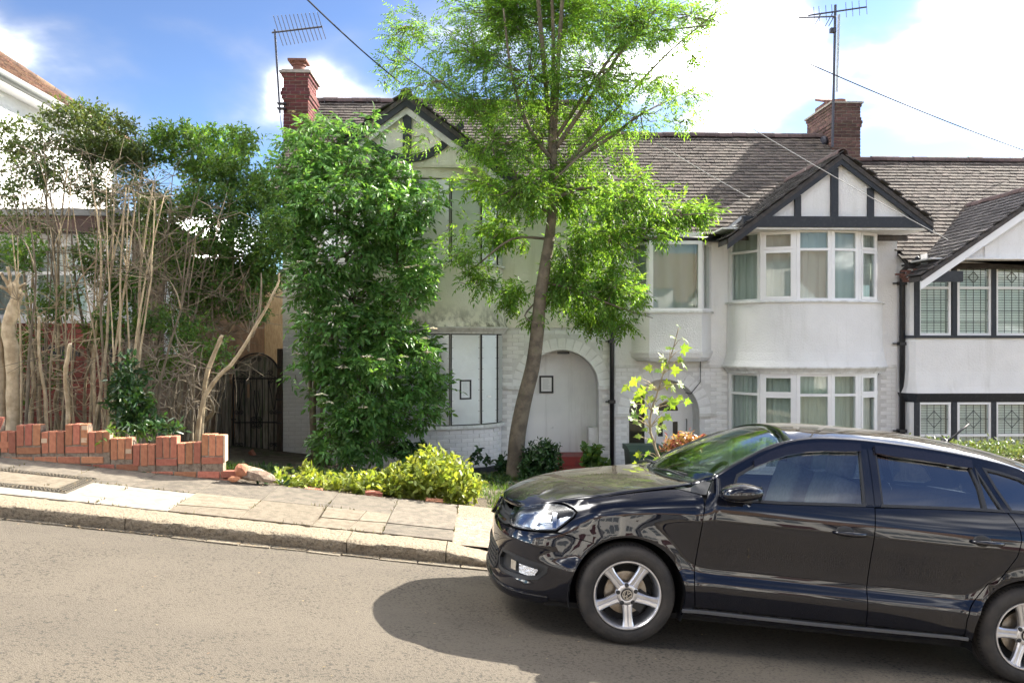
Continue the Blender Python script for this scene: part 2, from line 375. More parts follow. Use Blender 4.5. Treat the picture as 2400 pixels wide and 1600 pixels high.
# drive surface running back to the house
# gutter setts
gs = tag(bpy.data.objects.new('gutter', None), kind='structure'); COL.objects.link(gs)
x = -5.6; SETT = mat('sett', (.19, .16, .115), .85, (.10, .085, .06), 30, .8, bump=.4, bs=70, island=.2)
while x < 3:
    L = random.uniform(.2, .34); w = random.uniform(.07, .10) if x > -2.6 else random.uniform(.03, .06)
    m_ = MB(); zz = lambda x_, y_: road_z(x_, y_)+.009
    c = [(x+.006, 6.74-w), (x+L-.006, 6.74-w+random.uniform(-.008, .008)), (x+L-.006, 6.744), (x+.006, 6.744)]
    m_.add([(p[0], p[1], zz(*p)+random.uniform(-.003, .003)) for p in c]+[(p[0], p[1], zz(*p)-.03) for p in c], [(0, 1, 2, 3), (0, 4, 5, 1), (1, 5, 6, 2), (3, 7, 4, 0)])
    m_.build('gutter_sett', SETT, gs); x += L
lt = MB(); 
for i in range(520):
    x = random.choice([random.gauss(-2.1, .9), random.uniform(-5, 1)]); y = 6.72-abs(random.gauss(0, .035)); s = random.uniform(.004, .016); z = road_z(x, y)+.012
    a = random.uniform(0, 6.3); d = Vector((math.cos(a), math.sin(a)*.6, random.uniform(0, .5)))*s; p = Vector((x, y, z)); e_ = Vector((-d.y, d.x, .2*s))*.5
    lt.add([p-d, p+e_, p+d, p-e_], [(0, 1, 2, 3)])
for i in range(420):
    x = random.uniform(-4.7, -.3); y = YB-abs(random.gauss(0, .07)); z = pav(x, y)+.012; s = random.uniform(.004, .014); a = random.uniform(0, 6.3); d = Vector((math.cos(a), math.sin(a)*.6, random.uniform(0, .5)))*s; p = Vector((x, y, z)); e_ = Vector((-d.y, d.x, .2*s))*.5
    lt.add([p-d, p+e_, p+d, p-e_], [(0, 1, 2, 3)])
for i in range(150):
    x = random.uniform(-4.5, 3); y = random.uniform(3.4, 6.6); z = road_z(x, y)+.006; s = random.uniform(.004, .013); a = random.uniform(0, 6.3); d = Vector((math.cos(a), math.sin(a), .1))*s; p = Vector((x, y, z)); e_ = Vector((-d.y, d.x, .1*s))*.5
    lt.add([p-d, p+e_, p+d, p-e_], [(0, 1, 2, 3)])
tag(lt.build('leaf_litter', mat('litter', (.22, .16, .09), .9, island=.5, hue=.02)), 'dry leaf litter and grit along the kerb and wall foot', 'litter', kind='stuff')

jw = MB()
for i in range(900):
    if random.random() < .55: x = random.choice(jx[:9])+random.gauss(0, .006); y = random.uniform(KB, YB)
    else: x = random.uniform(-4.6, -.3); y = random.choice((KB, Y1, Y1, YB))+random.gauss(0, .006)
    if math.sin(x*9+y*5)+math.sin(x*3.7-y*8) < .35: continue
    z = pav(x, y); h = random.uniform(.008, .03); d = random.uniform(-.015, .015); jw.add([(x-.004, y, z-.004), (x+.004, y, z-.004), (x+d, y+random.uniform(-.012, .012), z+h)], [(0, 1, 2)])
tag(jw.build('joint_weeds', mat('dry_moss', (.17, .15, .05), .9, island=.5, hue=.04)), 'dry moss and tiny weeds in the paving joints', 'weeds', kind='stuff')
# ------------------------------------------------------------------ broken brick garden wall
WY = 8.50
wall = thing('garden_wall', 'low broken red brick garden wall with stepped upright bricks', 'wall', (-3.6, WY, pav(-3.6, WY)))
def brickmesh(lx, ly, lz, name, m, bev=.004):
    bm = bmesh.new(); bmesh.ops.create_cube(bm, size=1)
    for v in bm.verts: v.co = Vector((v.co.x*lx, v.co.y*ly, v.co.z*lz))
    bmesh.ops.bevel(bm, geom=bm.edges, offset=bev, segments=1, affect='EDGES')
    me = bpy.data.meshes.new(name); bm.to_mesh(me); bm.free(); me.materials.append(m); return me
def put(name, me, loc, rot=(0, 0, 0), parent=None, scale=None):
    o = bpy.data.objects.new(name, me); o.location = loc; o.rotation_euler = rot
    if scale: o.scale = scale
    return link(o, parent)
B_SOLD = [brickmesh(.066, .103, .213, 'brick', BRICK), brickmesh(.066, .103, .213, 'brick', BRICK), brickmesh(.066, .103, .213, 'brick', BRICKP)]
B_STR = brickmesh(.214, .103, .065, 'brick', BRICK)
Z3 = lambda x, y: (x/2.904, 940+y/2.904)
G = [(-330, -110, 60, 1), (-110, 0, 110, 0), (0, 108, 205-45, 0), (108, 278, 158, 1), (278, 438, 206, 0), (440, 600, 152, 1), (600, 748, 205, 0), (748, 902, 250, 0), (902, 1058, 293, 0), (1058, 1206, 238, 1), (1206, 1368, 280, 0), (1368, 1520, 226, 1)]
core = MB(); cells = []
for x0, x1, yt, raised in G:
    if (x0, x1) == (0, 108): yt = 205
    pa, pb = Z3(x0, yt), Z3(x1, yt); a, b = at(*pa, WY-.05), at(*pb, WY-.05)
    nb = max(2, round((b.x-a.x)/.0745)); w = (b.x-a.x)/nb
    for k in range(nb):
        x = a.x+w*(k+.5); me = random.choice(B_SOLD[:2]) if random.random() > .0 else B_SOLD[2]
        put('brick', me, (x, WY+random.uniform(-.004, .004), a.z-.1065+random.uniform(-.004, .004)), (random.uniform(-.02, .02), random.uniform(-.02, .02), random.uniform(-.03, .03)), wall, (w/.0745*random.uniform(.93, 1.0), 1, random.uniform(.94, 1.0)))
    zb = a.z-.215
    if raised: 
        put('brick', B_STR, ((a.x+b.x)/2, WY+random.uniform(-.003, .003), zb-.04), (0, random.uniform(-.01, .01), 0), wall, ((b.x-a.x-.01)/.214, 1, 1)); zb -= .075
    cells.append((a.x, b.x, zb))
    core.box((a.x+.004, WY-.044, pav(a.x, WY)-.15), (b.x-.004, WY+.05, a.z-.012))
# bonded courses below, level, down to the pavement
row = 0; zc = -.18
while zc < 1.5:
    x = cells[0][0]-(.112 if row % 2 else 0)
    while x < cells[-1][1]+.12:
        xc = x+.107; zt = next((zb for a, b, zb in cells if a-.02 <= xc < b+.02), None)
        if zt is None and cells[-1][1] <= xc < cells[-1][1]+.1: zt = pav(xc, WY)+.12
        if zt is not None and zc+.03 < zt-.004 and zc > pav(xc, WY)-.05:
            put('brick', B_STR, (xc+random.uniform(-.004, .004), WY+random.uniform(-.009, .006), zc), (random.uniform(-.02, .02), random.uniform(-.015, .015), random.uniform(-.025, .025)), wall, (random.uniform(.95, 1), 1, random.uniform(.94, 1.02)))
        x += .2245
    zc += .075; row += 1
core.build('mortar_core', MORT, wall)
# pale bricks/mortar scars on some faces
for px, py in ((300/2.904, 940+268/2.904), (572/2.904, 940+265/2.904), (575/2.904, 940+180/2.904), (875/2.904, 940+340/2.904)):
    p = at(px, py, WY-.055); o = MB(); o.box((p.x-.027, WY-.0565, p.z-.022), (p.x+.027, WY-.05, p.z+.022)); o.build('mortar_patch', BRICKP, wall)
pe = cells[-1]; 
en = MB(); zt = at(*Z3(1520, 226), WY).z
en.box((pe[1]-.003, WY-.047, zt-.26), (pe[1]+.016, WY+.047, zt-.004)); en.build('mortar_end', BRICKP, wall)
# rubble at the broken end
def rubble(name, label, c, s, m, seed, rot=0):
    bm = bmesh.new(); bmesh.ops.create_icosphere(bm, subdivisions=2, radius=1); rr = random.Random(seed)
    for v in bm.verts:
        k = 1+rr.uniform(-.22, .12); v.co = Vector((v.co.x*s[0]*k, v.co.y*s[1]*k, v.co.z*s[2]*k))
    bm.transform(Matrix.Rotation(rot, 4, 'Y'))
    me = bpy.data.meshes.new(name); bm.to_mesh(me); bm.free(); me.materials.append(m)
    o = bpy.data.objects.new(name, me); o.location = c; COL.objects.link(o); return tag(o, label, 'rubble', 'rubble at the broken wall end')
def gz(px, py, Y): p = at(px, py, Y); return p
rubble('mortar_lump', 'long crumbling grey mortar lump leading away from the broken wall end', gz(596, 1112, 8.45), (.21, .09, .07), mat('rubble_mortar', (.34, .27, .2), .95, (.2, .14, .1), 12, 1, bump=1, bs=30), 1, .25)
rubble('brick_lump', 'rounded red brick lump against the broken wall end', gz(567, 1103, 8.42), (.075, .07, .075), BRICK, 2)
rubble('brick_chip', 'small red brick chip lying below the broken wall end', gz(549, 1122, 8.36), (.06, .04, .03), BRICK, 3)
tag(put('loose_brick', B_STR, gz(594, 1068, 15.2), (.5, 1.1, .3)), 'loose pale red brick leaning at the foot of the iron gate', 'brick')
for i, (px, py) in enumerate(((735, 1150), (876, 1157), (1018, 1176))):
    tag(put('edging_brick', B_STR, at(px, py, 8.52)+Vector((0, 0, .0)), (.1*i, R(6), .1), None, (.8, .8, .8)), ['flush red edging brick at the left of the yellow-green bush', 'red edging brick chip under the middle of the yellow-green bush', 'dark red edging brick under the right end of the yellow-green bush'][i], 'brick', 'edging bricks along the pavement')
# ------------------------------------------------------------------ house materials
WHITE = mat('white_roughcast', (.86, .855, .84), .9, (.78, .775, .76), 1.6, .7, bump=.5, bs=38, col3=(.55, .54, .49), s3=3.2, r3=(.66, .84), bd=.03)
CREAM = mat('cream_roughcast', (.87, .84, .74), .9, (.80, .765, .66), 1.3, .8, bump=.6, bs=38, col3=(.40, .38, .28), s3=3.5, r3=(.66, .8), bd=.03)
PBRK = mat('painted_brick', (.86, .855, .84), .8, (.78, .775, .76), 8, .6, bump=.35, bs=90, island=.035, col3=(.45, .44, .40), s3=9, r3=(.72, .82))
PMOR = mat('painted_mortar', (.74, .735, .72), .9, (.64, .63, .61), 10, .8, bump=.3, bs=80)
UPVC = mat('white_upvc', (.86, .86, .86), .3, (.80, .80, .80), 3, .5)
TIMB = mat('dark_timber', (.018, .022, .030), .55, (.05, .055, .06), 18, .7, (.5, .75), bump=.2, bs=60)
BLACK = mat('black_paint', (.012, .013, .016), .4, (.03, .03, .035), 20, .6)
TILE = mat('roof_tile', (.098, .078, .064), .92, (.066, .056, .049), 14, 1, bump=.6, bs=60, island=.35, hue=.012, col3=(.17, .158, .128), s3=7, r3=(.60, .74))
TILED = mat('dark_roof_tile', (.085, .075, .072), .9, (.055, .052, .052), 14, 1, bump=.5, bs=60, island=.35, hue=.01, col3=(.17, .165, .15), s3=7, r3=(.60, .74))
TILEB = mat('brown_roof_tile', (.20, .115, .075), .92, (.12, .075, .055), 14, 1, bump=.5, bs=60, island=.35, hue=.015, col3=(.25, .2, .14), s3=7, r3=(.6, .72))
RIDGE = mat('ridge_tile', (.115, .075, .07), .9, (.075, .055, .055), 12, 1, bump=.4, bs=50, island=.25, col3=(.30, .28, .24), s3=6, r3=(.6, .7))
CHIM = mat('chimney_brick', (.14, .036, .032), .9, (.085, .028, .028), 18, .8, bump=.5, bs=80, island=.35, hue=.012)
CHIM2 = mat('weathered_chimney_brick', (.135, .07, .056), .92, (.085, .05, .043), 18, .8, bump=.5, bs=80, island=.4, hue=.015)
CMORT = mat('chimney_mortar', (.42, .38, .32), .95, (.3, .27, .23), 20, 1, bump=.5, bs=60)
LEAD = mat('lead', (.20, .205, .21), .6, (.14, .145, .15), 9, 1, bump=.3, bs=30)
GALV = mat('galvanised_sheet', (.66, .70, .70), .42, (.60, .635, .64), 2.2, .8, bump=.035, bs=2.0, metal=.75, bd=.3)
SHEET = mat('white_sheet', (.66, .69, .665), .38, (.56, .59, .57), 2.2, .8, bump=.03, bs=2.0, metal=.25, bd=.3)
DOORP = mat('painted_board', (.78, .78, .77), .6, (.70, .70, .69), 1.5, .9, bump=.1, bs=40, col3=(.36, .36, .35), s3=4, r3=(.66, .8))
DARK = mat('dark_interior', (.05, .05, .05), .9)
ROOM = mat('room_wall', (.22, .21, .2), .9)
NET = leafmat('net_curtain', (.86, .87, .86), (1, 1, 1), island=.01, hue=0, rough=.9, tmix=.35)
CURT = mat('vertical_blind', (.62, .66, .61), .85, island=.08)
BLIND = mat('blind_slat', (.90, .89, .86), .5)
GLASS = glassmat('window_glass', (.88, .92, .90), 1.55)
LEADC = mat('leading', (.06, .06, .06), .5)
PLINTH = mat('black_plinth', (.02, .021, .023), .7, (.05, .05, .05), 12, .8, bump=.3, bs=40)
REDT = mat('red_step', (.30, .04, .03), .5, (.18, .035, .028), 9, 1, bump=.2, bs=30)
STONE = mat('white_stone', (.76, .76, .74), .8, (.62, .61, .58), 6, .8, bump=.3, bs=50, col3=(.30, .30, .26), s3=6, r3=(.63, .74))
WOODD = mat('weathered_board', (.36, .32, .26), .85, (.14, .125, .10), 5, 1, (.35, .7), bump=.6, bs=12, col3=(.09, .13, .06), s3=1.8, r3=(.5, .68), island=.3, stretch=(9, 9, .7))
TERRA = mat('chimney_pot', (.19, .085, .062), .85, (.13, .06, .05), 12, .8, bump=.3, bs=40)
PAPER = mat('paper', (.78, .78, .76), .8); INK = mat('ink', (.45, .45, .46), .9)
YF = 16.0
def grime(m, col, scale, rng_, amt=.6, zr=None):
    """rain streaks and mould with a shape of their own laid over a wall paint"""
    N, L = m.node_tree.nodes, m.node_tree.links; b = N['Principled BSDF']; t = N.new('ShaderNodeTexCoord'); mpn = N.new('ShaderNodeMapping'); mpn.inputs['Scale'].default_value = scale; L.new(t.outputs['Object'], mpn.inputs[0])
    n = N.new('ShaderNodeTexNoise'); n.inputs['Scale'].default_value = 1; n.inputs['Detail'].default_value = 7; n.inputs['Roughness'].default_value = .65; L.new(mpn.outputs[0], n.inputs['Vector'])
    r = N.new('ShaderNodeMapRange'); r.inputs[1].default_value, r.inputs[2].default_value = rng_; r.inputs[4].default_value = amt; L.new(n.outputs[0], r.inputs[0]); fac = r.outputs[0]
    if zr:
        sp = N.new('ShaderNodeSeparateXYZ'); L.new(t.outputs['Object'], sp.inputs[0]); q = N.new('ShaderNodeMapRange'); q.inputs[1].default_value, q.inputs[2].default_value = zr; q.inputs[3].default_value = 1; q.inputs[4].default_value = 0; L.new(sp.outputs[2], q.inputs[0])
        k = N.new('ShaderNodeMath'); k.operation = 'MULTIPLY'; L.new(fac, k.inputs[0]); L.new(q.outputs[0], k.inputs[1]); fac = k.outputs[0]
    x = N.new('ShaderNodeMix'); x.data_type = 'RGBA'; L.new(fac, x.inputs[0]); x.inputs['B'].default_value = (*col, 1); L.new(b.inputs['Base Color'].links[0].from_socket, x.inputs['A']); L.new(x.outputs['Result'], b.inputs['Base Color'])
grime(ASPH, (.05, .042, .032), (.35, 1.5, 1), (.5, .72), .45); grime(WHITE, (.44, .43, .37), (5, 5, .5), (.56, .84), .42); grime(PBRK, (.55, .53, .47), (5, 5, .6), (.56, .8), .35); grime(DOORP, (.40, .40, .38), (6, 6, .5), (.57, .8), .5); grime(STONE, (.30, .29, .24), (9, 9, 2), (.52, .75), .6); grime(CREAM, (.50, .46, .36), (4, 4, .5), (.55, .8), .5)
def plan_ellipse(xc, a, d, ths): return [(xc-a*math.cos(t), YF-d*abs(math.sin(t))**.85) for t in ths]
def band(mb, plan, z0, z1, o0=0, o1=0, thick=.06, closed_top=True):
    """curved wall band between z0 and z1, pushed out by o0 at its foot and o1 at its top"""
    n = len(plan); nor = []
    for i in range(n):
        a, b = plan[max(i-1, 0)], plan[min(i+1, n-1)]; d = Vector((b[0]-a[0], b[1]-a[1])).normalized(); nor.append(Vector((d.y, -d.x)))
    V = []
    for i, p in enumerate(plan):
        q = Vector(p)
        for o, z in ((o0, z0), (o1, z1), (o1-thick, z1), (o0-thick, z0)):
            w = q+nor[i]*o; V.append((w.x, w.y, z))
    F = [(i*4+k, (i+1)*4+k, (i+1)*4+(k+1) % 4, i*4+(k+1) % 4) for i in range(n-1) for k in range(4)]+[(0, 1, 2, 3), tuple((n-1)*4+k for k in (3, 2, 1, 0))]
    mb.add(V, F); return mb
def facet_frame(p0, p1):
    a, b = Vector((*p0, 0)), Vector((*p1, 0)); u = (b-a).normalized(); nrm = Vector((u.y, -u.x, 0)); return a, u, nrm, (b-a).length
def window(parent, p0, p1, z0, z1, zt=None, fw=.045, casement=False, m=None, name='window', pane=True, leaded=False, blind=False, proud=.012, mull=.02):
    m = m or UPVC; a, u, nrm, L = facet_frame(p0, p1); T = lambda s, z, dpt: a+u*s+nrm*(proud-dpt)+Vector((0, 0, z))
    fr = MB(); e = mull; holes = []
    spans = [(z0+fw, z1-fw)] if zt is None else [(z0+fw, zt-fw*.5), (zt+fw*.5, z1-fw)]
    for h0, h1 in spans: holes.append([(e+fw, h0), (L-e-fw, h0), (L-e-fw, h1), (e+fw, h1)])
    fr.plate([(0, z0), (L, z0), (L, z1), (0, z1)], holes, T, .07)
    if casement:
        for h in holes:
            (x0, y0), (x1, _), (_, y1), _ = h; T2 = lambda s, z, dpt: a+u*s+nrm*(proud+.018-dpt)+Vector((0, 0, z)); k = .032
            fr.plate([(x0-.012, y0-.012), (x1+.012, y0-.012), (x1+.012, y1+.012), (x0-.012, y1+.012)], [[(x0+k, y0+k), (x1-k, y0+k), (x1-k, y1-k), (x0+k, y1-k)]], T2, .016)
    w = fr.build(name, m, parent)
    if pane:
        for (x0, y0), (x1, _), (_, y1), _ in holes:
            g_ = MB(); g_.prism([T(x0-.006, y0-.006, .032), T(x1+.006, y0-.006, .032), T(x1+.006, y1+.006, .032), T(x0-.006, y1+.006, .032)], nrm*-.008); g_.build('pane', GLASS, w)
    if leaded:
        lm = MB()
        for k, ((x0, y0), (x1, _), (_, y1), _) in enumerate(holes):
            top = k == len(holes)-1
            for j in (1, 2, 3): lm.bar(T(x0+(x1-x0)*j/4, y0, .028), T(x0+(x1-x0)*j/4, y1, .028), .008, .008)
            nr = 2 if top else max(2, round((y1-y0)/.19))
            for j in range(1, nr): lm.bar(T(x0, y0+(y1-y0)*j/nr, .027), T(x1, y0+(y1-y0)*j/nr, .027), .008, .008)
            if top:
                cx_, cy_, r_ = (x0+x1)/2, (y0+y1)/2, min(x1-x0, y1-y0)*.27
                q = [(cx_-r_, cy_), (cx_, cy_+r_*1.1), (cx_+r_, cy_), (cx_, cy_-r_*1.1)]
                for j in range(4): lm.bar(T(*q[j], .025), T(*q[(j+1) % 4], .025), .009, .009)
        lm.build('leading', LEADC, w)
    if blind:
        bl = MB(); z = z0+fw
        while z < z1-fw:
            bl.add([T(e+fw+.01, z, .10), T(L-e-fw-.01, z, .10), T(L-e-fw-.01, z+.039, .112), T(e+fw+.01, z+.039, .112)], [(0, 1, 2, 3)]); z += .048
        bl.build('blind', BLIND, w)
    return w
def curtain(parent, plan, z0, z1, name, m, amp=.02, freq=26, inset=.16):
    plan = [(plan[0][0], plan[0][1]+.45)]+list(plan)+[(plan[-1][0], plan[-1][1]+.45)]; n = len(plan); P = []; pl = [Vector(p) for p in plan]
    tot = sum((pl[i+1]-pl[i]).length for i in range(n-1)); N_ = int(tot*70); s = 0; i = 0; acc = 0; mb = MB(); V = []
    for k in range(N_+1):
        d = tot*k/N_
        while i < n-2 and acc+(pl[i+1]-pl[i]).length < d: acc += (pl[i+1]-pl[i]).length; i += 1
        seg = pl[i+1]-pl[i]; q = pl[i]+seg*((d-acc)/seg.length); nn = Vector((seg.y, -seg.x)).normalized()
        q = q-nn*(inset+amp*math.sin(freq*d+2*math.sin(3.1*d))); V += [(q.x, q.y, z0), (q.x, q.y, z1)]
    mb.add(V, [(2*k, 2*k+2, 2*k+3, 2*k+1) for k in range(N_)]); return mb.build(name, m, parent, smooth=True)
PB_MESH = brickmesh(.213, .03, .064, 'painted_brick', PBRK, .003)
def brick_field(parent, cells, npart=300, me=None, nm='painted_brick', stuffname='painted_brickwork', m=None):
    """cells = [(x, y, z, yaw, length)]: the largest-showing 300 as objects, the rest joined"""
    me = me or PB_MESH; m = m or PBRK
    for x, y, z, yaw, L in cells[:npart]:
        put(nm, me, (x, y+random.uniform(-.0025, .002), z), (random.uniform(-.01, .01), 0, yaw), parent, (L/.213, 1, 1))
    if len(cells) > npart:
        mb = MB()
        for x, y, z, yaw, L in cells[npart:]:
            c, s = math.cos(yaw), math.sin(yaw); h = L/2
            f = lambda u, v, w: (x+u*c-v*s, y+u*s+v*c, z+w)
            mb.add([f(-h, -.015, -.032), f(h, -.015, -.032), f(h, -.015, .032), f(-h, -.015, .032), f(-h, .0, -.032), f(h, .0, -.032), f(h, 0, .032), f(-h, 0, .032)], [(0, 1, 2, 3), (0, 4, 5, 1), (3, 2, 6, 7), (0, 3, 7, 4), (1, 5, 6, 2)])
        mb.build(stuffname, m, parent, kind='stuff')
def flat_cells(x0, x1, z0, z1, skip):
    out = []; z = z0+.0375; r = 0
    while z < z1-.02:
        x = x0-(0 if r % 2 else .1125)
        while x < x1:
            a, b = max(x, x0), min(x+.215, x1)
            if b-a > .05:
                # trim against openings
                if not skip((a+b)/2, z, (b-a)/2): out.append(((a+b)/2, YF+.0095, z, 0, b-a-.006))
            x += .225
        z += .075; r += 1
    return out
def curve_cells(plan, z0, z1):
    pl = [Vector(p) for p in plan]; out = []; z = z0+.0375; r = 0
    cum = [0]
    for i in range(len(pl)-1): cum.append(cum[-1]+(pl[i+1]-pl[i]).length)
    while z < z1-.02:
        d = .1125 if r % 2 else .225
        while d < cum[-1]-.08:
            i = max(k for k in range(len(pl)-1) if cum[k] <= d); seg = pl[i+1]-pl[i]; q = pl[i]+seg*((d-cum[i])/seg.length)
            nv = Vector((-seg.y, seg.x)).normalized()*.0085; out.append((q.x+nv.x, q.y+nv.y, z, math.atan2(seg.y, seg.x), .207)); d += .225
        z += .075; r += 1
    return out
def tiles(parent, O, U, V, poly, gauge, tw, m, npart=300, flip=False, th=.02):
    """courses of tiles over the polygon (u, v) of a roof plane; O origin, U along the course, V up the slope"""
    U, V = Vector(U).normalized(), Vector(V).normalized(); Nn = U.cross(V); Nn = Nn if Nn.z > 0 else -Nn; O = Vector(O)
    us = [p[0] for p in poly]; vs = [p[1] for p in poly]; cells = []
    r = 0; v = min(vs)
    while v < max(vs):
        u = min(us)-(tw/2 if r % 2 else 0)
        while u < max(us)+tw/2:
            if inside((u+tw/2, v+gauge/2), poly): cells.append((u+tw/2, v+gauge/2))
            u += tw
        v += gauge; r += 1
    L = gauge*1.22
    me = bpy.data.meshes.new('roof_tile'); h = tw/2-.003
    mb = MB(); z0 = .004; lift = .024
    vv = [(-h, -L/2, lift), (h, -L/2, lift), (h, L/2, z0), (-h, L/2, z0), (-h, -L/2, lift-th), (h, -L/2, lift-th), (h, L/2, z0-th), (-h, L/2, z0-th)]
    ff = [(0, 1, 2, 3), (7, 6, 5, 4), (0, 4, 5, 1), (1, 5, 6, 2), (2, 6, 7, 3), (3, 7, 4, 0)]
    me.from_pydata(vv, [], ff); me.materials.append(m)
    B = Matrix((U, V, Nn)).transposed().to_4x4()
    random.shuffle(cells)
    big = MB()
    for k, (u, v) in enumerate(cells):
        p = O+U*(u+random.uniform(-.006, .006))+V*(v+random.uniform(-.007, .007))+Nn*random.uniform(-.002, .004)
        Rm = B @ Matrix.Rotation(random.gauss(0, .007), 4, 'Z') @ Matrix.Rotation(random.gauss(0, .010), 4, 'Y') @ Matrix.Rotation(random.gauss(0, .008), 4, 'X')
        if k < npart:
            o = bpy.data.objects.new('roof_tile', me); o.matrix_basis = Matrix.Translation(p) @ Rm; link(o, parent)
        else: big.add([Matrix.Translation(p) @ Rm @ Vector(q) for q in vv], ff)
    if big.v: big.build('tiling', m, parent, kind='stuff')
def ridge_tiles(parent, a, b, r=.12, L=.32, m=None, nm='ridge_tile'):
    a, b = Vector(a), Vector(b); d = (b-a); n = max(1, round(d.length/L)); d /= n; u = d.normalized(); side = u.cross(Vector((0, 0, 1))).normalized(); up = side.cross(u)
    for k in range(n):
        mb = MB(); V = []; s = random.uniform(-.008, .008)
        for e_ in (0, 1):
            c = a+d*(k+e_*.985)
            for rr in (r, r-.018):
                for j in range(9): V.append(c+(side*math.cos(math.pi*j/8)+up*math.sin(math.pi*j/8))*rr+Vector((0, 0, s)))
        F = [(j, j+1, 19+j, 18+j) for j in range(8)]+[(9+j, 27+j, 28+j, 10+j) for j in range(8)]+[(j, 9+j, 10+j, j+1) for j in range(8)]+[(18+j, 19+j, 28+j, 27+j) for j in range(8)]
        mb.add(V, F); mb.build(nm, m or RIDGE, parent, autos=R(40))
def brick_stack(parent, x0, x1, y0, y1, z0, z1, m, me, corb=(), name='brick'):
    """brick by brick chimney stack; corb = {course from top: push out}"""
    n = round((z1-z0)/.075); core = MB(); core.box((x0+.012, y0+.012, z0), (x1-.012, y1-.012, z1-.012)); core.build('mortar_core', CMORT, parent)
    for c in range(n):
        z = z0+.0375+c*.075; k = n-1-c; o = dict(corb).get(k, 0); a0, a1, b0, b1 = x0-o, x1+o, y0-o, y1+o
        if o: cb = MB(); cb.box((a0+.006, b0+.006, z-.036), (a1-.006, b1-.006, z+.036)); cb.build('mortar_core', CMORT, parent)
        for (px, py, dx, dy, L, yaw) in ((a0, b0, 1, 0, a1-a0, 0), (a0, b1, 1, 0, a1-a0, math.pi), (a0, b0, 0, 1, b1-b0, -math.pi/2), (a1, b0, 0, 1, b1-b0, math.pi/2)):
            nb = max(1, round(L/.225)); off = .5 if c % 2 else 0; w = L/nb; e = [max(0, min(L, (i-off)*w)) for i in range(nb+2)]
            for s0, s1 in zip(e[:-1], e[1:]):
                if s1-s0 < .03: continue
                s = (s0+s1)/2; nx, ny = (0, .012) if (dx and py == b0) else ((0, -.012) if dx else ((.012, 0) if px == a0 else (-.012, 0)))
                put(name, me, (px+dx*s+nx, py+dy*s+ny, z), (0, 0, yaw), parent, ((s1-s0-.012)/.213, 1, 1))
CB1 = brickmesh(.213, .03, .063, 'brick', CHIM, .003); CB2 = brickmesh(.213, .03, .063, 'brick', CHIM2, .003)
def arch_pts(xc, zs, r, z0, n=20): return [(xc-r, z0)]+[(xc-r*math.cos(math.pi*i/n), zs+r*math.sin(math.pi*i/n)) for i in range(n+1)]+[(xc+r, z0)]
TW = lambda s, z, d: Vector((s, YF+d, z))
def theta_for(px, xc, a, d):
    best = None
    for i in range(1, 400):
        t = math.pi*i/400; x, y = plan_ellipse(xc, a, d, [t])[0]; q = 1200+FPX*(x*CS-y*SN)/(x*SN+y*CS)
        if best is None or abs(q-px) < best[0]: best = (abs(q-px), t)
        if best[0] < 2 and abs(q-px) > 12: break
    return best[1]

def house(name, label, x0, x1, zb, zs, ze, up_m, bay, door, roof, ridge_z, gable, up_holes=(), chim=None):
    return None
# ================================================================== HOUSE 1 : boarded-up end house
X0, X1, X2, X3 = -3.744, 2.449, 7.85, 13.3
ZS1, ZS2, ZS3 = 2.055, 1.337, .82
def lift(k): return (ZS1, ZS2, ZS3)[k-1]-ZS1
YR, YE = 19.3, 15.62
ZR2 = 6.47; ZE2 = az(1665, 548, YE)
PITCH = math.atan2(ZR2-ZE2, YR-YE)
def main_roof(h, xa, xb, k, m, npart=300, back=True):
    dz = lift(k)-lift(2); ze, zr = ZE2+dz, ZR2+dz
    rf = MB(); rf.prism([(xa, YE, ze-.03), (xa, YR, zr-.03), (xa, 2*YR-YE, ze-.03), (xa, 2*YR-YE, ze-.12), (xa, YR, zr-.14), (xa, YE, ze-.12)], (xb-xa, 0, 0))
    r = rf.build('roof', TILED, h); V = Vector((0, YR-YE, zr-ze)); L = V.length
    tiles(r, (xa, YE, ze), (1, 0, 0), V, [(0, -.02), (xb-xa, -.02), (xb-xa, L-.05), (0, L-.05)], .15, .17, m, npart)
    ridge_tiles(r, (xa, YR, zr-.03), (xb, YR, zr-.03)); return r, ze, zr
def gable_roof(h, xa, za, wl, wr, g, k, m, y0=14.78, hang_l=0, npart=120):
    """cross gable: ridge from the gable face back into the main roof"""
    dz = lift(k)-lift(2); ze, zr = ZE2+dz, ZR2+dz; tp = (zr-ze)/(YR-YE); yi = lambda z: YE+(z-ze)/tp
    rf = MB(); r = None
    top = [(xa, y0, za), (xa, yi(za), za)]
    for s, w in ((-1, wl), (1, wr)):
        zq = za-g*w; q = [Vector((xa, y0, za)), Vector((xa+s*w, y0, zq)), Vector((xa+s*w, max(yi(zq), y0+.1), zq)), Vector((xa, yi(za), za))]
        rf.prism([p-Vector((0, 0, .035)) for p in q], (0, 0, -.09))
    r = rf.build('gable_roof', TILED, h)
    for s, w in ((-1, wl), (1, wr)):
        zq = za-g*w; V = Vector((-s*w, 0, g*w)); L = V.length
        D = [yi(zq)-y0, yi(za)-y0]
        tiles(r, (xa+s*w, y0, zq), (0, 1, 0), V, [(-.01, -.02), (max(D[0], .1), -.02), (D[1], L-.03), (-.01, L-.03)], .15, .17, m, npart)
    ridge_tiles(r, (xa, y0-.04, za-.045), (xa, yi(za)+.1, za-.045), r=.105)
    return r
h1 = thing('terraced_house', 'boarded up white end house with half timbered gable behind the trees', 'house', ((X0+X1)/2, YF, -.57))
ZB1 = -.57; ZE1 = ZE2+lift(1)-lift(2)
xc1, a1, d1 = -1.345, 1.66, .95
DX1, DR1 = ax(1316, YF), .705; DS1 = az(1310, 908, YF); DF1 = az(1310, 1066, YF)
arch1 = arch_pts(DX1, DS1, DR1, ZB1+.02)
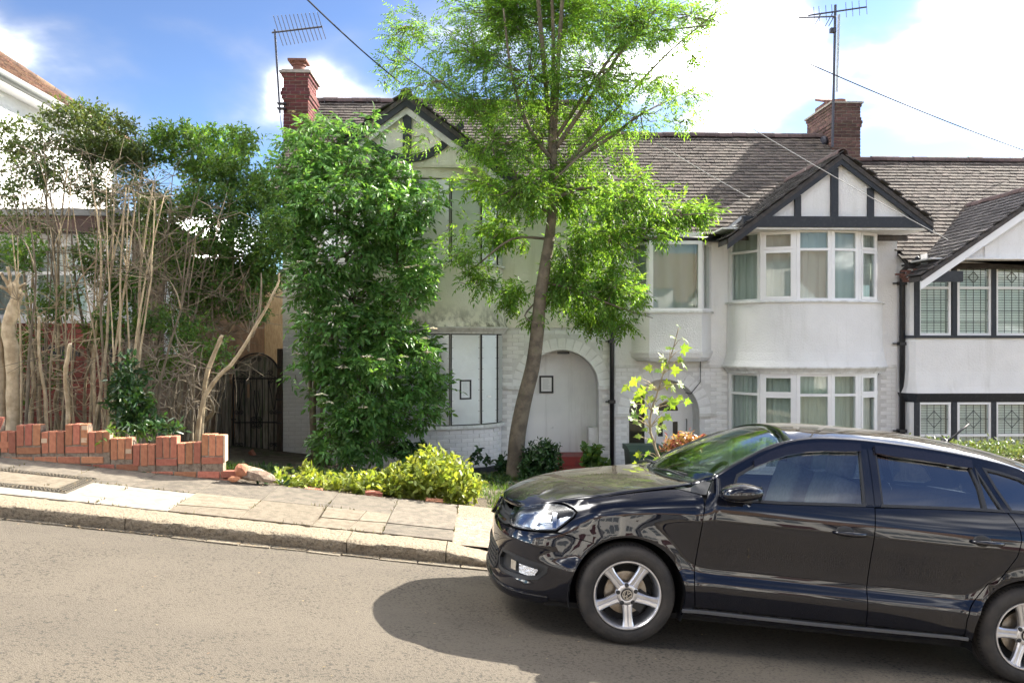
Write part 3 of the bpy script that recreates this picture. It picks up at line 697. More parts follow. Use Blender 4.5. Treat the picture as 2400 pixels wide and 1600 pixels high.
lo = MB(); lo.plate([(X0, ZB1-.6), (X1-.004, ZB1-.6), (X1-.004, ZS1), (X0, ZS1)], [arch1, [(xc1-a1+.12, .30), (xc1+a1-.12, .30), (xc1+a1-.12, 1.98), (xc1-a1+.12, 1.98)]], TW, .28)
lo.build('ground_floor_wall', PMOR, h1)
up = MB(); up.plate([(X0, ZS1+.002), (X1-.004, ZS1+.002), (X1-.004, ZE1+.15), (X0, ZE1+.15)], [[(xc1-a1+.12, 3.26), (xc1+a1-.12, 3.26), (xc1+a1-.12, 4.8), (xc1-a1+.12, 4.8)]], lambda s, z, d: Vector((s, YF-.022+d, z)), .29)
up.build('upper_wall', CREAM, h1)
sd = MB()   # flank, back and gable-end triangle
sd.prism([(X0, YF+.28, ZB1-.6), (X0, 2*YR-YF, ZB1-.6), (X0, 2*YR-YF, ZE1), (X0, YR, ZR2+lift(1)-lift(2)-.16), (X0, YF+.268, ZE1+.12)], (.25, 0, 0))
sd.prism([(X1-.26, YF+.28, ZB1-.6), (X1-.26, 2*YR-YF, ZB1-.6), (X1-.26, 2*YR-YF, ZE1), (X1-.26, YR, ZR2+lift(1)-lift(2)-.16), (X1-.26, YF+.268, ZE1+.12)], (.25, 0, 0))
sd.box((X0+.25, 2*YR-YF-.25, ZB1-.6), (X1-.26, 2*YR-YF, ZE1)); sd.build('side_wall', CREAM, h1)
it = MB(); it.box((X0+.3, YF+1.6, ZB1), (X1-.3, YF+1.65, ZE1)); it.box((X0+.3, YF+.3, ZS1+.02), (X1-.3, YF+1.6, ZS1+.1)); it.build('room_wall', ROOM, h1)
pl = MB(); pl.box((X0-.01, YF-.025, ZB1-.3), (DX1-DR1-.12, YF-.0, ZB1+.10)); pl.box((DX1+DR1+.1, YF-.025, ZB1-.3), (X1-.1, YF-.0, ZB1+.10)); pl.build('plinth', PLINTH, h1)
sk1 = lambda x, z, w: (abs(x-xc1) < a1+w-.02 and (z < 2.0)) or (abs(x-DX1) < DR1+w and z < DS1+.02) or (z >= DS1-.02 and math.hypot(abs(x-DX1)-0, z-DS1) < DR1+.24+w*.8) or z < ZB1+.13 or z > ZS1-.06
cells = flat_cells(X0+.002, X1-.02, ZB1+.1, ZS1, sk1)
ths1 = [0.02]+[math.pi*i/24 for i in range(1, 24)]+[math.pi-.02]
plan1 = plan_ellipse(xc1, a1, d1, ths1)
SL1 = az(960, 1000, 15.0); HD1 = az(1090, 782, 15.2)
bc = curve_cells(plan1, ZB1+.12, SL1-.09)
rb = [c for c in bc if c[0] > xc1-.2]; lb = [c for c in bc if c[0] <= xc1-.2]
right = [c for c in cells if c[0] > 0 or c[0] < -3.1]; left = [c for c in cells if not (c[0] > 0 or c[0] < -3.1)]
brick_field(h1, rb[:150]+right[:150]+rb[150:]+right[150:]+lb+left, 300)
for i in range(17):   # voussoirs round the arch
    t = math.pi*(i+.5)/17; c, s = math.cos(t), math.sin(t)
    put('voussoir', PB_MESH, (DX1-c*(DR1+.112), YF+.0105, DS1+s*(DR1+.112)), (0, -(math.pi-t) , 0), h1, (1, 1, 2.05))
im = MB(); 
for s in (-1, 1): im.box((DX1+s*(DR1-.015), YF-.055, DS1-.035), (DX1+s*(DR1+.34), YF-.0, DS1+.035))
im.build('impost', STONE, h1)
bw = MB(); band(bw, plan1, ZB1-.3, SL1-.05, 0, 0, .12); bw.build('bay_wall', PMOR, h1, autos=R(30))
bp = MB(); band(bp, plan1, ZB1-.3, ZB1+.11, .02, .02, .05); bp.build('bay_plinth', PLINTH, h1, autos=R(30))
bs_ = MB(); band(bs_, plan1, SL1-.055, SL1, .075, .06, .2); bs_.build('bay_sill', STONE, h1, autos=R(30))
fx = [theta_for(p, xc1, a1, d1) for p in (1055, 1125, 1163)]
ft = sorted([math.pi-t for t in fx]+fx); ft = [.03]+ft+[math.pi-.03]
fp = plan_ellipse(xc1, a1, d1, ft)
def screens(z0, z1, m, skipn=()):
    for i in range(len(fp)-1):
        a, u, nrm, L = facet_frame(fp[i], fp[i+1]); g_ = .022
        T = lambda s, z, dpt: a+u*s+nrm*(.03-dpt)+Vector((0, 0, z))
        mb = MB(); nx, nz_ = 6, 10; V = []
        for k in range(nz_+1):
            for j in range(nx+1):
                V.append(T(g_+(L-2*g_)*j/nx, z0+.02+(z1-z0-.04)*k/nz_, (0 if (j in (0, nx) or k in (0, nz_)) else random.uniform(-.0012, .0012))))
        mb.add(V, [(k*(nx+1)+j, k*(nx+1)+j+1, (k+1)*(nx+1)+j+1, (k+1)*(nx+1)+j) for k in range(nz_) for j in range(nx)])
        sct = mb.build('security_screen', m, h1, smooth=True)
        rv = MB()
        for k in range(9):
            z = z0+.06+(z1-z0-.12)*k/8
            for s in (g_+.015, L-g_-.015): rv.box(T(s-.006, z-.006, 0), T(s+.006, z+.006, -.005))
        rv.build('rivet', LEAD, sct)
    bk = MB(); band(bk, fp, z0, z1, .0, .0, .02); bk.build('window_backing', DARK, h1)
    mu = MB()
    for p in fp: mu.box((p[0]-.012, p[1]-.012, z0), (p[0]+.012, p[1]+.012, z1))
    mu.build('mullion', mat('old_frame', (.3, .29, .27), .7), h1)
screens(SL1, HD1, GALV)
cn = MB(); band(cn, plan1, HD1, HD1+.035, .06, .06, .2); band(cn, plan1, HD1+.035, HD1+.10, .075, .12, .2); band(cn, plan1, HD1+.10, HD1+.125, .14, .14, .25); cn.build('bay_cornice', STONE, h1, autos=R(30))
SU1 = az(1090, 617, 15.2); HU1 = az(1075, 418, 15.1)
ub = MB(); zc_ = HD1+.125
band(ub, plan1, zc_, zc_+.10, .13, .085, .2); band(ub, plan1, zc_+.10, zc_+.26, .085, .05, .2); band(ub, plan1, zc_+.26, zc_+.45, .05, .035, .2); band(ub, plan1, zc_+.45, SU1-.04, .035, .03, .2); ubw = ub.build('upper_bay_wall', CREAM.copy(), h1, autos=R(40)); grime(ubw.data.materials[0], (.13, .12, .085), (7, 7, 5), (.42, .60), .85, (zc_+.05, zc_+.42))
us_ = MB(); band(us_, plan1, SU1-.04, SU1, .08, .07, .2); us_.build('upper_bay_sill', STONE, h1, autos=R(30))
screens(SU1, HU1, SHEET)
uh = MB(); band(uh, plan1, HU1, HU1+.22, .03, .03, .2); uh.build('upper_bay_head', CREAM, h1, autos=R(30))
r1, ze1, zr1 = main_roof(h1, X0-.18, X1+.02, 1, TILE)
XA1 = xc1; ZA1 = az(955, 216, 14.8); G1 = .74
gable_roof(h1, XA1, ZA1, 2.0, 2.0, G1, 1, TILED)
# gable face
gw = MB(); GY = 14.96; zt = ZA1-.12; zq = HU1+.2
gw.prism([(XA1, GY, zt), (XA1-(zt-zq)/G1, GY, zq), (XA1+(zt-zq)/G1, GY, zq)], (0, .2, 0)); gw.build('gable_wall', CREAM, h1)
so = MB(); so.box((XA1-1.75, GY+.01, HU1+.17), (XA1+1.75, YF, HU1+.2)); so.build('soffit', CREAM, h1)
tm = MB()
for s in (-1, 1): tm.prism([(XA1, 14.80, ZA1-.05), (XA1+s*2.0, 14.80, ZA1-.05-G1*2.0), (XA1+s*2.0, 14.80, ZA1-.24-G1*2.0), (XA1, 14.80, ZA1-.24)], (0, .05, 0))
tm.build('bargeboard', TIMB, h1)
for s in (-1, 1):
    b_ = MB(); b_.prism([(XA1, 14.86, ZA1-.24), (XA1+s*1.85, 14.86, ZA1-.24-G1*1.85), (XA1+s*1.85, 14.86, ZA1-.36-G1*1.85), (XA1, 14.86, ZA1-.36)], (0, .06, 0)); b_.build('inner_bargeboard', STONE, h1)
zk = az(955, 388, 14.9)
t_ = MB(); t_.box((XA1-.075, 14.90, zk), (XA1+.075, 14.96, ZA1-.2)); t_.build('timber_post', TIMB, h1)
for s in (-1, 1):
    t_ = MB(); P_ = []
    for j in range(9):
        f = j/8; x = XA1+s*(.05+f*.95); z = zk+.06+.62*f-.16*math.sin(math.pi*f); P_.append((x, z))
    up_ = [(x-s*.05, z+.13) for x, z in P_]; loop = [(x, 14.905, z) for x, z in P_]+[(x, 14.905, z) for x, z in up_[::-1]]
    t_.prism(loop, (0, .05, 0)); t_.build('curved_brace', TIMB, h1)
# door recess with a boarded panel
dr = MB(); dr.plate(arch_pts(DX1, DS1, DR1+.1, DF1-.0), [], lambda s, z, d: Vector((s, YF+.42+d, z)), .03); bdoor = dr.build('boarded_door', DOORP, h1)
ln = MB(); ap = arch_pts(DX1, DS1, DR1, DF1-.3)
for p, q in zip(ap[:-1], ap[1:]): ln.add([(p[0], YF+.28, p[1]), (q[0], YF+.28, q[1]), (q[0], YF+.6, q[1]), (p[0], YF+.6, p[1])], [(0, 1, 2, 3)])
ln.build('porch_lining', PMOR, h1, smooth=False)
lmp = MB(); lmp.box((DX1-.06, YF+.1, DS1+DR1-.075), (DX1+.16, YF+.2, DS1+DR1-.03)); lmp.build('porch_lamp', BLACK, h1)
mb_ = MB(); p = at(1389, 1000, YF+.2); q = at(1389, 1062, YF+.2); mb_.box((p.x-.09, YF+.08, q.z-.1), (p.x+.09, YF+.34, p.z)); mb_.build('meter_box', STONE, h1)
for i, (za_, zb_, yo) in enumerate(((DF1, DF1-.17, -.25), (DF1-.17, DF1-.36, -.55))):
    s_ = MB(); s_.box((DX1-.62+.0*i, YF+yo, zb_-.2), (DX1+.72, YF+.4-i*.7+.05, za_)); s_.build('step', REDT, h1)
def pipe(parent, pts, r, m, name='downpipe'):
    mb = MB(); mb.tube(pts, r, 10); return mb.build(name, m, parent, smooth=True)
dpx = X1-.06
pipe(h1, [(dpx, YF-.09, ZE1-.25), (dpx, YF-.09, ZB1-.1)], .042, BLACK)
for z in (az(1440, 940, YF), az(1440, 800, YF), 3.4):
    c_ = MB(); c_.box((dpx-.06, YF-.145, z-.03), (dpx+.06, YF-.0, z+.03)); c_.box((dpx-.12, YF-.09, z-.012), (dpx+.06, YF-.06, z+.012)); c_.build('pipe_bracket', BLACK, h1)
ch = MB(); gt = MB(); gt.tube([(X0-.1, YE-.03, ze1-.1), (X1-.1, YE-.03, ze1-.1)], .055, 8); gt.build('gutter', BLACK, h1, smooth=True)
# chimney 1
cy1 = 17.6; cxa, cxb = ax(664, cy1), ax(722, cy1); czt = az(690, 172, cy1)
c1 = MB(); c1.box((cxa-.07, cy1-.07, czt), (cxb+.07, cy1+.97, czt+.045)); c1.box((cxa-.03, cy1-.03, czt+.045), (cxb+.03, cy1+.93, czt+.075)); ck = c1.build('chimney', CMORT, h1)
brick_stack(ck, cxa, cxb, cy1, cy1+.9, czt-2.1, czt, CHIM, CB1, {0: .03, 4: .03, 5: .05, 6: .03, 3: .0})
pt = MB(); pcx = (cxa+cxb)/2; pt.lathe((pcx, cy1+.3, czt+.07), (0, 0, 1), [(.15, 0), (.15, .08), (.125, .09), (.12, .16), (.15, .17), (.15, .24), (.11, .24), (.11, 0)], 20); pt.build('chimney_pot', TERRA, ck, autos=R(40))
pc = MB(); pc.lathe((pcx, cy1+.12, czt+.30), (0, 1, 0), [(.17, 0), (.17, .36), (.145, .36), (.145, 0)], 16); pcm = pc
cp_ = MB(); cp_.box((pcx-.19, cy1+.1, czt+.30), (pcx+.19, cy1+.5, czt+.345)); cp_.build('pot_cap', TERRA, ck)
pt = MB(); pt.lathe((pcx+.42, cy1+.75, czt-1.25), (0, 0, 1), [(.16, 0), (.16, .1), (.12, .12), (.12, .3), (.15, .32), (.15, .4), (.1, .4)], 20)
# ================================================================== HOUSE 2 : white house with the gable over a bay
h2 = thing('terraced_house', 'white rendered house with black timbered gable over a curved bay', 'house', ((X1+X2)/2, YF, -1.25))
ZB2 = -1.25; xc2, a2, d2 = 6.03, 1.42, .95
DX2, DR2 = ax(1557, YF), .67; DS2 = az(1557, 972, YF); arch2 = arch_pts(DX2, DS2, DR2, ZB2+.02)
HL2 = az(1880, 876, 15.1); SL2 = HL2-1.75; SU2 = az(1890, 704, 15.05); HU2 = az(1890, 538, 15.05)
lo = MB(); lo.plate([(X1, ZB2-.6), (X2-.004, ZB2-.6), (X2-.004, ZS2), (X1, ZS2)], [arch2, [(xc2-a2+.1, SL2), (xc2+a2-.1, SL2), (xc2+a2-.1, HL2), (xc2-a2+.1, HL2)]], TW, .28); lo.build('ground_floor_wall', PMOR, h2)
ox0, ox1, oy = ax(1478, YF), ax(1645, 15.55), 15.55
orx = [(ox0, YF), (ax(1522, oy), oy), (ox1, oy), (ox1+.3, YF)]
SO = az(1580, 728, oy); HO = az(1580, 566, oy)
up = MB(); up.plate([(X1, ZS2+.002), (X2-.004, ZS2+.002), (X2-.004, ZE2+.15), (X1, ZE2+.15)], [[(xc2-a2+.1, SU2), (xc2+a2-.1, SU2), (xc2+a2-.1, HU2), (xc2-a2+.1, HU2)], [(ox0+.08, SO), (ox1+.2, SO), (ox1+.2, HO), (ox0+.08, HO)]], lambda s, z, d: Vector((s, YF-.022+d, z)), .29); up.build('upper_wall', WHITE, h2)
sd = MB(); sd.prism([(X2-.26, YF+.28, ZB2-.6), (X2-.26, 2*YR-YF, ZB2-.6), (X2-.26, 2*YR-YF, ZE2), (X2-.26, YR, ZR2-.16), (X2-.26, YF+.268, ZE2+.12)], (.25, 0, 0)); sd.box((X1, 2*YR-YF-.25, ZB2-.6), (X2-.26, 2*YR-YF, ZE2)); sd.build('side_wall', WHITE, h2)
it = MB(); it.box((X1+.05, YF+2.0, ZB2), (X2-.3, YF+2.05, ZE2)); it.box((X1+.05, YF+.3, ZS2+.02), (X2-.3, YF+2.0, ZS2+.1)); it.box((X1+.05, YF+.3, ZE2), (X2-.3, YF+2.0, ZE2+.05)); it.box((X1+.05, YF+.3, ZB2), (X2-.3, YF+2, ZB2+.05)); it.build('room_wall', ROOM, h2)
sk2 = lambda x, z, w: (abs(x-xc2) < a2+w-.02 and z < ZS2) or (abs(x-DX2) < DR2+w and z < DS2+.02) or (z >= DS2-.02 and math.hypot(x-DX2, z-DS2) < DR2+.24+w*.8) or z > ZS2-.06
cells = flat_cells(X1+.02, X2-.02, ZB2, ZS2, sk2); cells.sort(key=lambda c: -c[2]); brick_field(h2, cells, 300)
for i in range(15):
    t = math.pi*(i+.5)/15; c, s = math.cos(t), math.sin(t)
    put('voussoir', PB_MESH, (DX2-c*(DR2+.112), YF+.0105, DS2+s*(DR2+.112)), (0, -(math.pi-t), 0), h2, (1, 1, 2.05))
im = MB()
for s in (-1, 1): im.box((DX2+s*(DR2-.015), YF-.055, DS2-.035), (DX2+s*(DR2+.32), YF, DS2+.035))
im.build('impost', STONE, h2)
stc = MB(); stc.box((X1, YF-.035, ZS2-.03), (xc2-a2-.05, YF-.0, ZS2+.02)); stc.box((xc2+a2, YF-.035, ZS2-.03), (X2-.02, YF, ZS2+.02)); stc.build('string_course', STONE, h2)
ths2 = [0.02]+[math.pi*i/24 for i in range(1, 24)]+[math.pi-.02]; plan2 = plan_ellipse(xc2, a2, d2, ths2)
mul = [theta_for(p, xc2, a2, d2) for p in (1783, 1866, 1948, 2012)]
ft2 = [.03]+mul+[min(math.pi-.5, mul[-1]+.42), math.pi-.03]; fp2 = plan_ellipse(xc2, a2, d2, ft2)
def fill_bay(h, fpp, z0, z1, zt, cas, name='window'):
    for i in range(len(fpp)-1):
        window(h, fpp[i], fpp[i+1], z0, z1, zt, casement=i in cas)
        if i in (0, len(fpp)-3, len(fpp)-2):
            a, u, nrm, L = facet_frame(fpp[i], fpp[i+1]); n = 40; V = []
            for k in range(n+1):
                q = a+u*(L*k/n)-nrm*(.10+.012*math.sin(k*1.1)); V += [(q.x, q.y, z0), (q.x, q.y, z1)]
            m_ = MB(); m_.add(V, [(2*k, 2*k+2, 2*k+3, 2*k+1) for k in range(n)]); m_.build('net_curtain', NET, h, smooth=True)
bw = MB(); band(bw, plan2, ZB2-.4, SL2, 0, 0, .12); bw.build('bay_wall', PMOR, h2, autos=R(30))
fill_bay(h2, fp2, SL2, HL2, az(1890, 926, 15.05), (1, 4)); curtain(h2, plan2, SL2, HL2, 'vertical_blind', CURT, .012, 60, .2)
cn = MB(); band(cn, plan2, HL2, HL2+.035, .05, .05, .2); band(cn, plan2, HL2+.035, HL2+.10, .065, .11, .2); band(cn, plan2, HL2+.10, HL2+.128, .13, .13, .25); cn.build('bay_cornice', STONE, h2, autos=R(30))
zc_ = HL2+.128; ub = MB()
band(ub, plan2, zc_, zc_+.10, .12, .08, .2); band(ub, plan2, zc_+.10, zc_+.26, .08, .045, .2); band(ub, plan2, zc_+.26, zc_+.45, .045, .03, .2); band(ub, plan2, zc_+.45, SU2-.03, .03, .025, .2); ub.build('upper_bay_wall', WHITE, h2, autos=R(40))
us_ = MB(); band(us_, plan2, SU2-.03, SU2, .075, .065, .2); us_.build('upper_bay_sill', STONE, h2, autos=R(30))
fill_bay(h2, fp2, SU2, HU2, az(1890, 584, 15.05), (1, 4)); curtain(h2, plan2, SU2, HU2, 'net_curtain', NET, .02, 24, .17)
uh = MB(); band(uh, plan2, HU2, HU2+.16, .03, .03, .2); uh.build('upper_bay_head', WHITE, h2, autos=R(30))
XA2 = ax(1973, 14.8); ZA2 = az(1973, 356, 14.8); G2 = .74; GY = 14.94; BZ0, BZ1 = az(1950, 533, 14.82), az(1950, 507, 14.82)
hwl, hwr = 2.02, (X2-XA2)+.06
r2, ze2, zr2 = main_roof(h2, X1+.02, X2+.02, 2, TILE)
gable_roof(h2, XA2, ZA2, hwl, hwr, G2, 2, TILED, npart=150)
gw = MB(); zt = ZA2-.1; gw.prism([(XA2, GY, zt), (XA2-(zt-BZ0)/G2, GY, BZ0), (XA2+(zt-BZ0)/G2, GY, BZ0)], (0, .2, 0)); gw.build('gable_wall', WHITE, h2)
so = MB(); so.box((XA2-2.1, 14.85, BZ0-.03), (X2, YF-.03, BZ0)); so.build('soffit', WHITE, h2)
tm = MB()
for s, w in ((-1, hwl), (1, hwr)): tm.prism([(XA2, 14.80, ZA2-.05), (XA2+s*w, 14.80, ZA2-.05-G2*w), (XA2+s*w, 14.80, ZA2-.22-G2*w), (XA2, 14.80, ZA2-.22)], (0, .05, 0))
tm.build('bargeboard', TIMB, h2)
bm_ = MB(); bm_.box((XA2-1.74, 14.82, BZ0), (XA2+1.62, 14.93, BZ1)); bm_.build('timber_beam', TIMB, h2)
for px, w in ((1870, .055), (1956, .065), (2041, .055)):
    x = ax(px, 14.9); t_ = MB(); t_.box((x-w, 14.885, BZ1), (x+w, GY, ZA2-.2-G2*abs(x-XA2))); t_.build('timber_post', TIMB, h2)
gt = MB(); gt.tube([(X1-.0, YE-.03, ze2-.1), (XA2-hwl+.1, YE-.03, ze2-.1)], .055, 8); gt.build('gutter', BLACK, h2, smooth=True)
# valley flashing
tp = math.tan(PITCH)
v_ = MB(); a_, b_ = Vector((XA2-hwl, YE+(ZA2-G2*hwl-ze2)/tp, ZA2-G2*hwl)), Vector((XA2-.9, YE+(ZA2-G2*.9-ze2)/tp, ZA2-G2*.9)); v_.bar(a_.lerp(b_, .12)+Vector((-.02, -.02, .035)), a_.lerp(b_, .62)+Vector((-.02, -.02, .035)), .1, .02); v_.build('valley_flashing', LEAD, h2)
# oriel over the door
ob = MB(); zo0 = az(1580, 847, oy); band(ob, orx, zo0, zo0+.07, -.09, .0, .2); band(ob, orx, zo0+.07, zo0+.15, .0, .015, .2); band(ob, orx, zo0+.15, zo0+.19, .03, .03, .2); band(ob, orx, zo0+.19, SO-.04, 0, 0, .15); ob.build('oriel_wall', WHITE, h2)
bt = MB(); bt.add([(p[0], p[1], zo0+.002) for p in orx], [(0, 1, 2, 3)]); bt.build('oriel_base', STONE, h2)
ol = MB(); band(ol, orx, SO-.04, SO, .045, .04, .2); ol.build('oriel_sill', STONE, h2)
for i in range(3): window(h2, orx[i], orx[i+1], SO, HO, None, fw=.05)
curtain(h2, orx, SO, HO, 'net_curtain', NET, .018, 24, .14)
oh = MB(); band(oh, orx, HO, ze2+.02, .0, .0, .15); oh.build('oriel_head', WHITE, h2)
vt = MB(); p = at(1672, 566, YF-.03)
for k in range(4): vt.box((p.x-.13, YF-.034, p.z-.03+k*.017), (p.x+.13, YF-.023, p.z-.022+k*.017))
vt.build('air_vent', STONE, h2)
# front door in its arch
py_ = YF+.55; dl, dr_ = DX2-DR2-.15, DX2+DR2+.15; dbz = ZB2+.1; dtop = DS2+DR2+.05
pd = MB(); sxm = ax(1517, py_); dx0, dx1 = sxm, ax(1613, py_)
Tp = lambda s, z, d: Vector((s, py_+d, z))
pd.plate([(dl, dbz), (dr_, dbz), (dr_, dtop), (dl, dtop)], [[(dl+.06, dbz+.55), (sxm-.05, dbz+.55), (sxm-.05, DS2+.35), (dl+.06, DS2+.35)]], Tp, .06); pd.build('porch_screen', UPVC, h2)
sg = MB(); sg.box((dl+.05, py_+.02, dbz+.54), (sxm-.04, py_+.03, DS2+.36)); sg.build('side_light', GLASS, h2)
fd = MB(); doorz1 = az(1560, 925, py_); xm = (dx0+dx1)/2; fan = [(xm-.2*math.cos(math.pi*i/10), az(1580, 962, py_)+.19*math.sin(math.pi*i/10)) for i in range(11)]
zl0, zl1 = az(1580, 1022, py_), az(1580, 987, py_)
fd.plate([(dx0, dbz+.05), (dx1, dbz+.05), (dx1, doorz1), (dx0, doorz1)], [fan, [(xm-.2, zl0), (xm-.1, zl0), (xm-.1, zl1), (xm-.2, zl1)], [(xm+.09, zl0), (xm+.19, zl0), (xm+.19, zl1), (xm+.09, zl1)]], lambda s, z, d: Vector((s, py_-.035+d, z)), .034)
front = fd.build('front_door', UPVC, h2)
dg = MB(); dg.box((xm-.24, py_-.012, zl0-.02), (xm+.24, py_-.006, fan[5][1]+.03)); dg.build('door_glass', mat('dark_glass', (.03, .035, .04), .08), front)
kn = MB(); kn.lathe((xm-.01, py_-.04, az(1575, 978, py_)), (0, -1, 0), [(.03, 0), (.03, .02), (.022, .025), (.022, 0)], 16); kn.build('door_knocker', LEAD, front)
hd = MB(); hd.tube([(dx1-.05, py_-.04, zl0+.12), (dx1-.05, py_-.08, zl0+.12), (dx1-.05, py_-.08, zl0+.34), (dx1-.05, py_-.04, zl0+.34)], .012, 6); hd.build('door_handle', LEAD, front)
ln = MB(); ap = arch_pts(DX2, DS2, DR2, ZB2)
for p, q in zip(ap[:-1], ap[1:]): ln.add([(p[0], YF+.28, p[1]), (q[0], YF+.28, q[1]), (q[0], py_, q[1]), (p[0], py_, p[1])], [(0, 1, 2, 3)])
ln.build('porch_lining', PMOR, h2)
cbl = MB(); bx = xc2+a2-.02
cbl.tube([(bx, YF-.04, HU2+.1), (bx, YF-.04, ZS2+.5), (bx+.1, YF-.045, ZS2+.12), (bx+.13, YF-.045, ZS2-.02), (bx-.0, YF-.045, ZS2-.22), (bx-.0, YF-.03, ZB2)], .007, 5); cbl.build('wall_cable', BLACK, h2)
cbl = MB(); cx_ = ax(1640, YF)
cbl.tube([(cx_, YF-.05, zo0), (cx_, YF-.04, DS2+.62), (cx_-.18, YF-.03, DS2+.40), (cx_-.26, YF+.05, DS2+.42)], .008, 5); cbl.build('wall_cable', BLACK, h2)
# chimney 2
cy2 = 18.7; cxa, cxb = ax(1951, cy2), ax(2017, cy2); czt = az(1985, 243, cy2)
c2 = MB(); c2.box((cxa-.05, cy2-.05, czt), (cxb+.05, cy2+1.55, czt+.04)); ck = c2.build('chimney', CMORT, h2)
brick_stack(ck, cxa, cxb, cy2, cy2+1.5, czt-1.35, czt, CHIM2, CB2, {0: .02, 4: .015, 5: .035, 6: .02})
pcx = (cxa+cxb)/2
for yo, hh in ((.45, .16), (1.05, .2)):
    pt = MB(); pt.lathe((pcx, cy2+yo, czt+.03), (0, 0, 1), [(.16, 0), (.15, hh*.6), (.175, hh*.65), (.175, hh), (.12, hh), (.12, 0)], 20); pt.build('chimney_pot', TERRA, ck, autos=R(40))
pc = MB(); pc.prism([(pcx-.2, cy2+.8, czt+.25), (pcx-.2, cy2+1.3, czt+.42), (pcx-.2, cy2+1.3, czt+.47), (pcx-.2, cy2+.8, czt+.30)], (.4, 0, 0)); pc.build('pot_cap', TERRA, ck)
pb = MB(); pb.box((pcx-.16, cy2+.7, czt+.03), (pcx+.16, cy2+1.4, czt+.26)); pb.build('pot_base', CHIM2, ck)
for px in (1792, 1830):
    pt = MB(); pt.lathe((ax(px, 20.6), 20.6, zr2-.12), (0, 0, 1), [(.15, 0), (.13, .12), (.15, .13), (.15, .2), (.1, .2)], 16); pt.build('rear_chimney_pot', TERRA, h2, autos=R(40))
# ================================================================== HOUSE 3 : right-hand white house with dark trim
h3 = thing('terraced_house', 'white house at the right edge with leaded windows and blinds', 'house', ((X2+X3)/2, YF, -1.8))
ZB3 = -1.8; ZE3 = ZE2+lift(3)-lift(2); wp = .28
wx0 = ax(2152, YF-wp); wins = [ax(p, YF-wp) for p in (2152, 2228, 2243, 2322, 2333, 2412)]
SU3, HU3 = az(2250, 786, YF-wp), az(2250, 622, YF-wp); SL3, HL3 = az(2250, 1062, YF-wp), az(2250, 942, YF-wp)-.0
SL3 = HL3-1.5
wl_ = MB(); wl_.plate([(X2, ZB3-.6), (X3, ZB3-.6), (X3, ZE3+.15), (X2, ZE3+.15)], [[(wx0+.1, SL3), (X3-.8, SL3), (X3-.8, HL3), (wx0+.1, HL3)], [(wx0+.1, SU3), (X3-.8, SU3), (X3-.8, HU3), (wx0+.1, HU3)]], TW, .28); wl_.build('front_wall', WHITE, h3)
bx1 = X3-.7
def box_plan(x0, x1, y): return [(x0-.17, YF), (x0-.13, y+.06), (x0-.06, y), (x1, y), (x1+.28, YF)]
bp3 = box_plan(wx0, bx1, YF-wp)
bw = MB(); band(bw, bp3, ZB3-.5, SL3, 0, 0, .1); zc_ = HL3+.17; band(bw, bp3, zc_, zc_+.12, .10, .06, .2); band(bw, bp3, zc_+.12, zc_+.4, .06, .02, .2); band(bw, bp3, zc_+.4, SU3-.05, .02, .01, .15); bw.build('bay_wall', WHITE, h3)
dt = MB(); band(dt, bp3, HL3, HL3+.17, .02, .1, .15); dt.build('dark_cornice', TIMB, h3)
dt = MB(); band(dt, bp3, SU3-.05, SU3, .06, .06, .15); dt.build('dark_sill', TIMB, h3)
dt = MB(); band(dt, bp3, HU3, HU3+.035, .01, .01, .1); dt.build('dark_head', TIMB, h3)
for z0, z1 in ((SL3, HL3), (SU3, HU3)):
    zt = z1-(.42 if z0 == SU3 else .62)
    y = YF-wp
    for x0_, x1_ in zip(wins[0::2], wins[1::2]): window(h3, (x0_, y), (x1_, y), z0, z1, zt, leaded=True, blind=True, casement=False, mull=.0)
    for k in range(2): window(h3, (wins[5]+.08+k*.66, y), (wins[5]+.68+k*.66, y), z0, z1, zt, leaded=True, blind=True, mull=0)
    rw_ = MB(); band(rw_, bp3[:3], z0, z1, 0, 0, .1); rw_.build('bay_return', WHITE, h3)
    mm = MB()
    for q in (wx0-.03, (wins[1]+wins[2])/2, (wins[3]+wins[4])/2, wins[5]+.04): mm.box((q-.045, y-.035, z0), (q+.045, y+.02, z1))
    mm.build('dark_mullion', TIMB, h3)
it = MB(); it.box((X2+.05, YF+1.5, ZB3), (X3, YF+1.55, ZE3)); it.box((X2+.05, YF+.3, .9), (X3, YF+1.5, .98)); it.build('room_wall', ROOM, h3)
XA3 = ax(2475, 14.8); ZA3 = az(2475, 425, 14.8); G3 = .68
r3, ze3, zr3 = main_roof(h3, X2+.03, X3+3, 3, TILE)
hl3 = XA3-X2+.15
gable_roof(h3, XA3, ZA3, hl3, 2.3, G3, 3, TILED, npart=180)
GY = 14.95; gw = MB(); zt = ZA3-.1; zq = HU3+.04; gw.prism([(XA3, GY, zt), (XA3-(zt-zq)/G3, GY, zq), (XA3+2.2, GY, zq), (XA3+2.2, GY, zt-2.2*G3)], (0, .2, 0)); gw.build('gable_wall', WHITE, h3)
tm = MB()
for s, w in ((-1, hl3), (1, 2.2)): tm.prism([(XA3, 14.80, ZA3-.08), (XA3+s*w, 14.80, ZA3-.08-G3*w), (XA3+s*w, 14.80, ZA3-.27-G3*w), (XA3, 14.80, ZA3-.27)], (0, .05, 0))
tm.build('bargeboard', UPVC, h3)
so = MB(); so.box((X2+.05, 14.85, HU3+.034), (X3, YF-.02, HU3+.06)); so.build('soffit', WHITE, h3)
x = ax(2316, 14.9); t_ = MB(); t_.box((x-.05, GY-.03, HU3+.06), (x+.05, GY, ZA3-.35-G3*abs(x-XA3))); t_.build('gable_post', WHITE, h3)
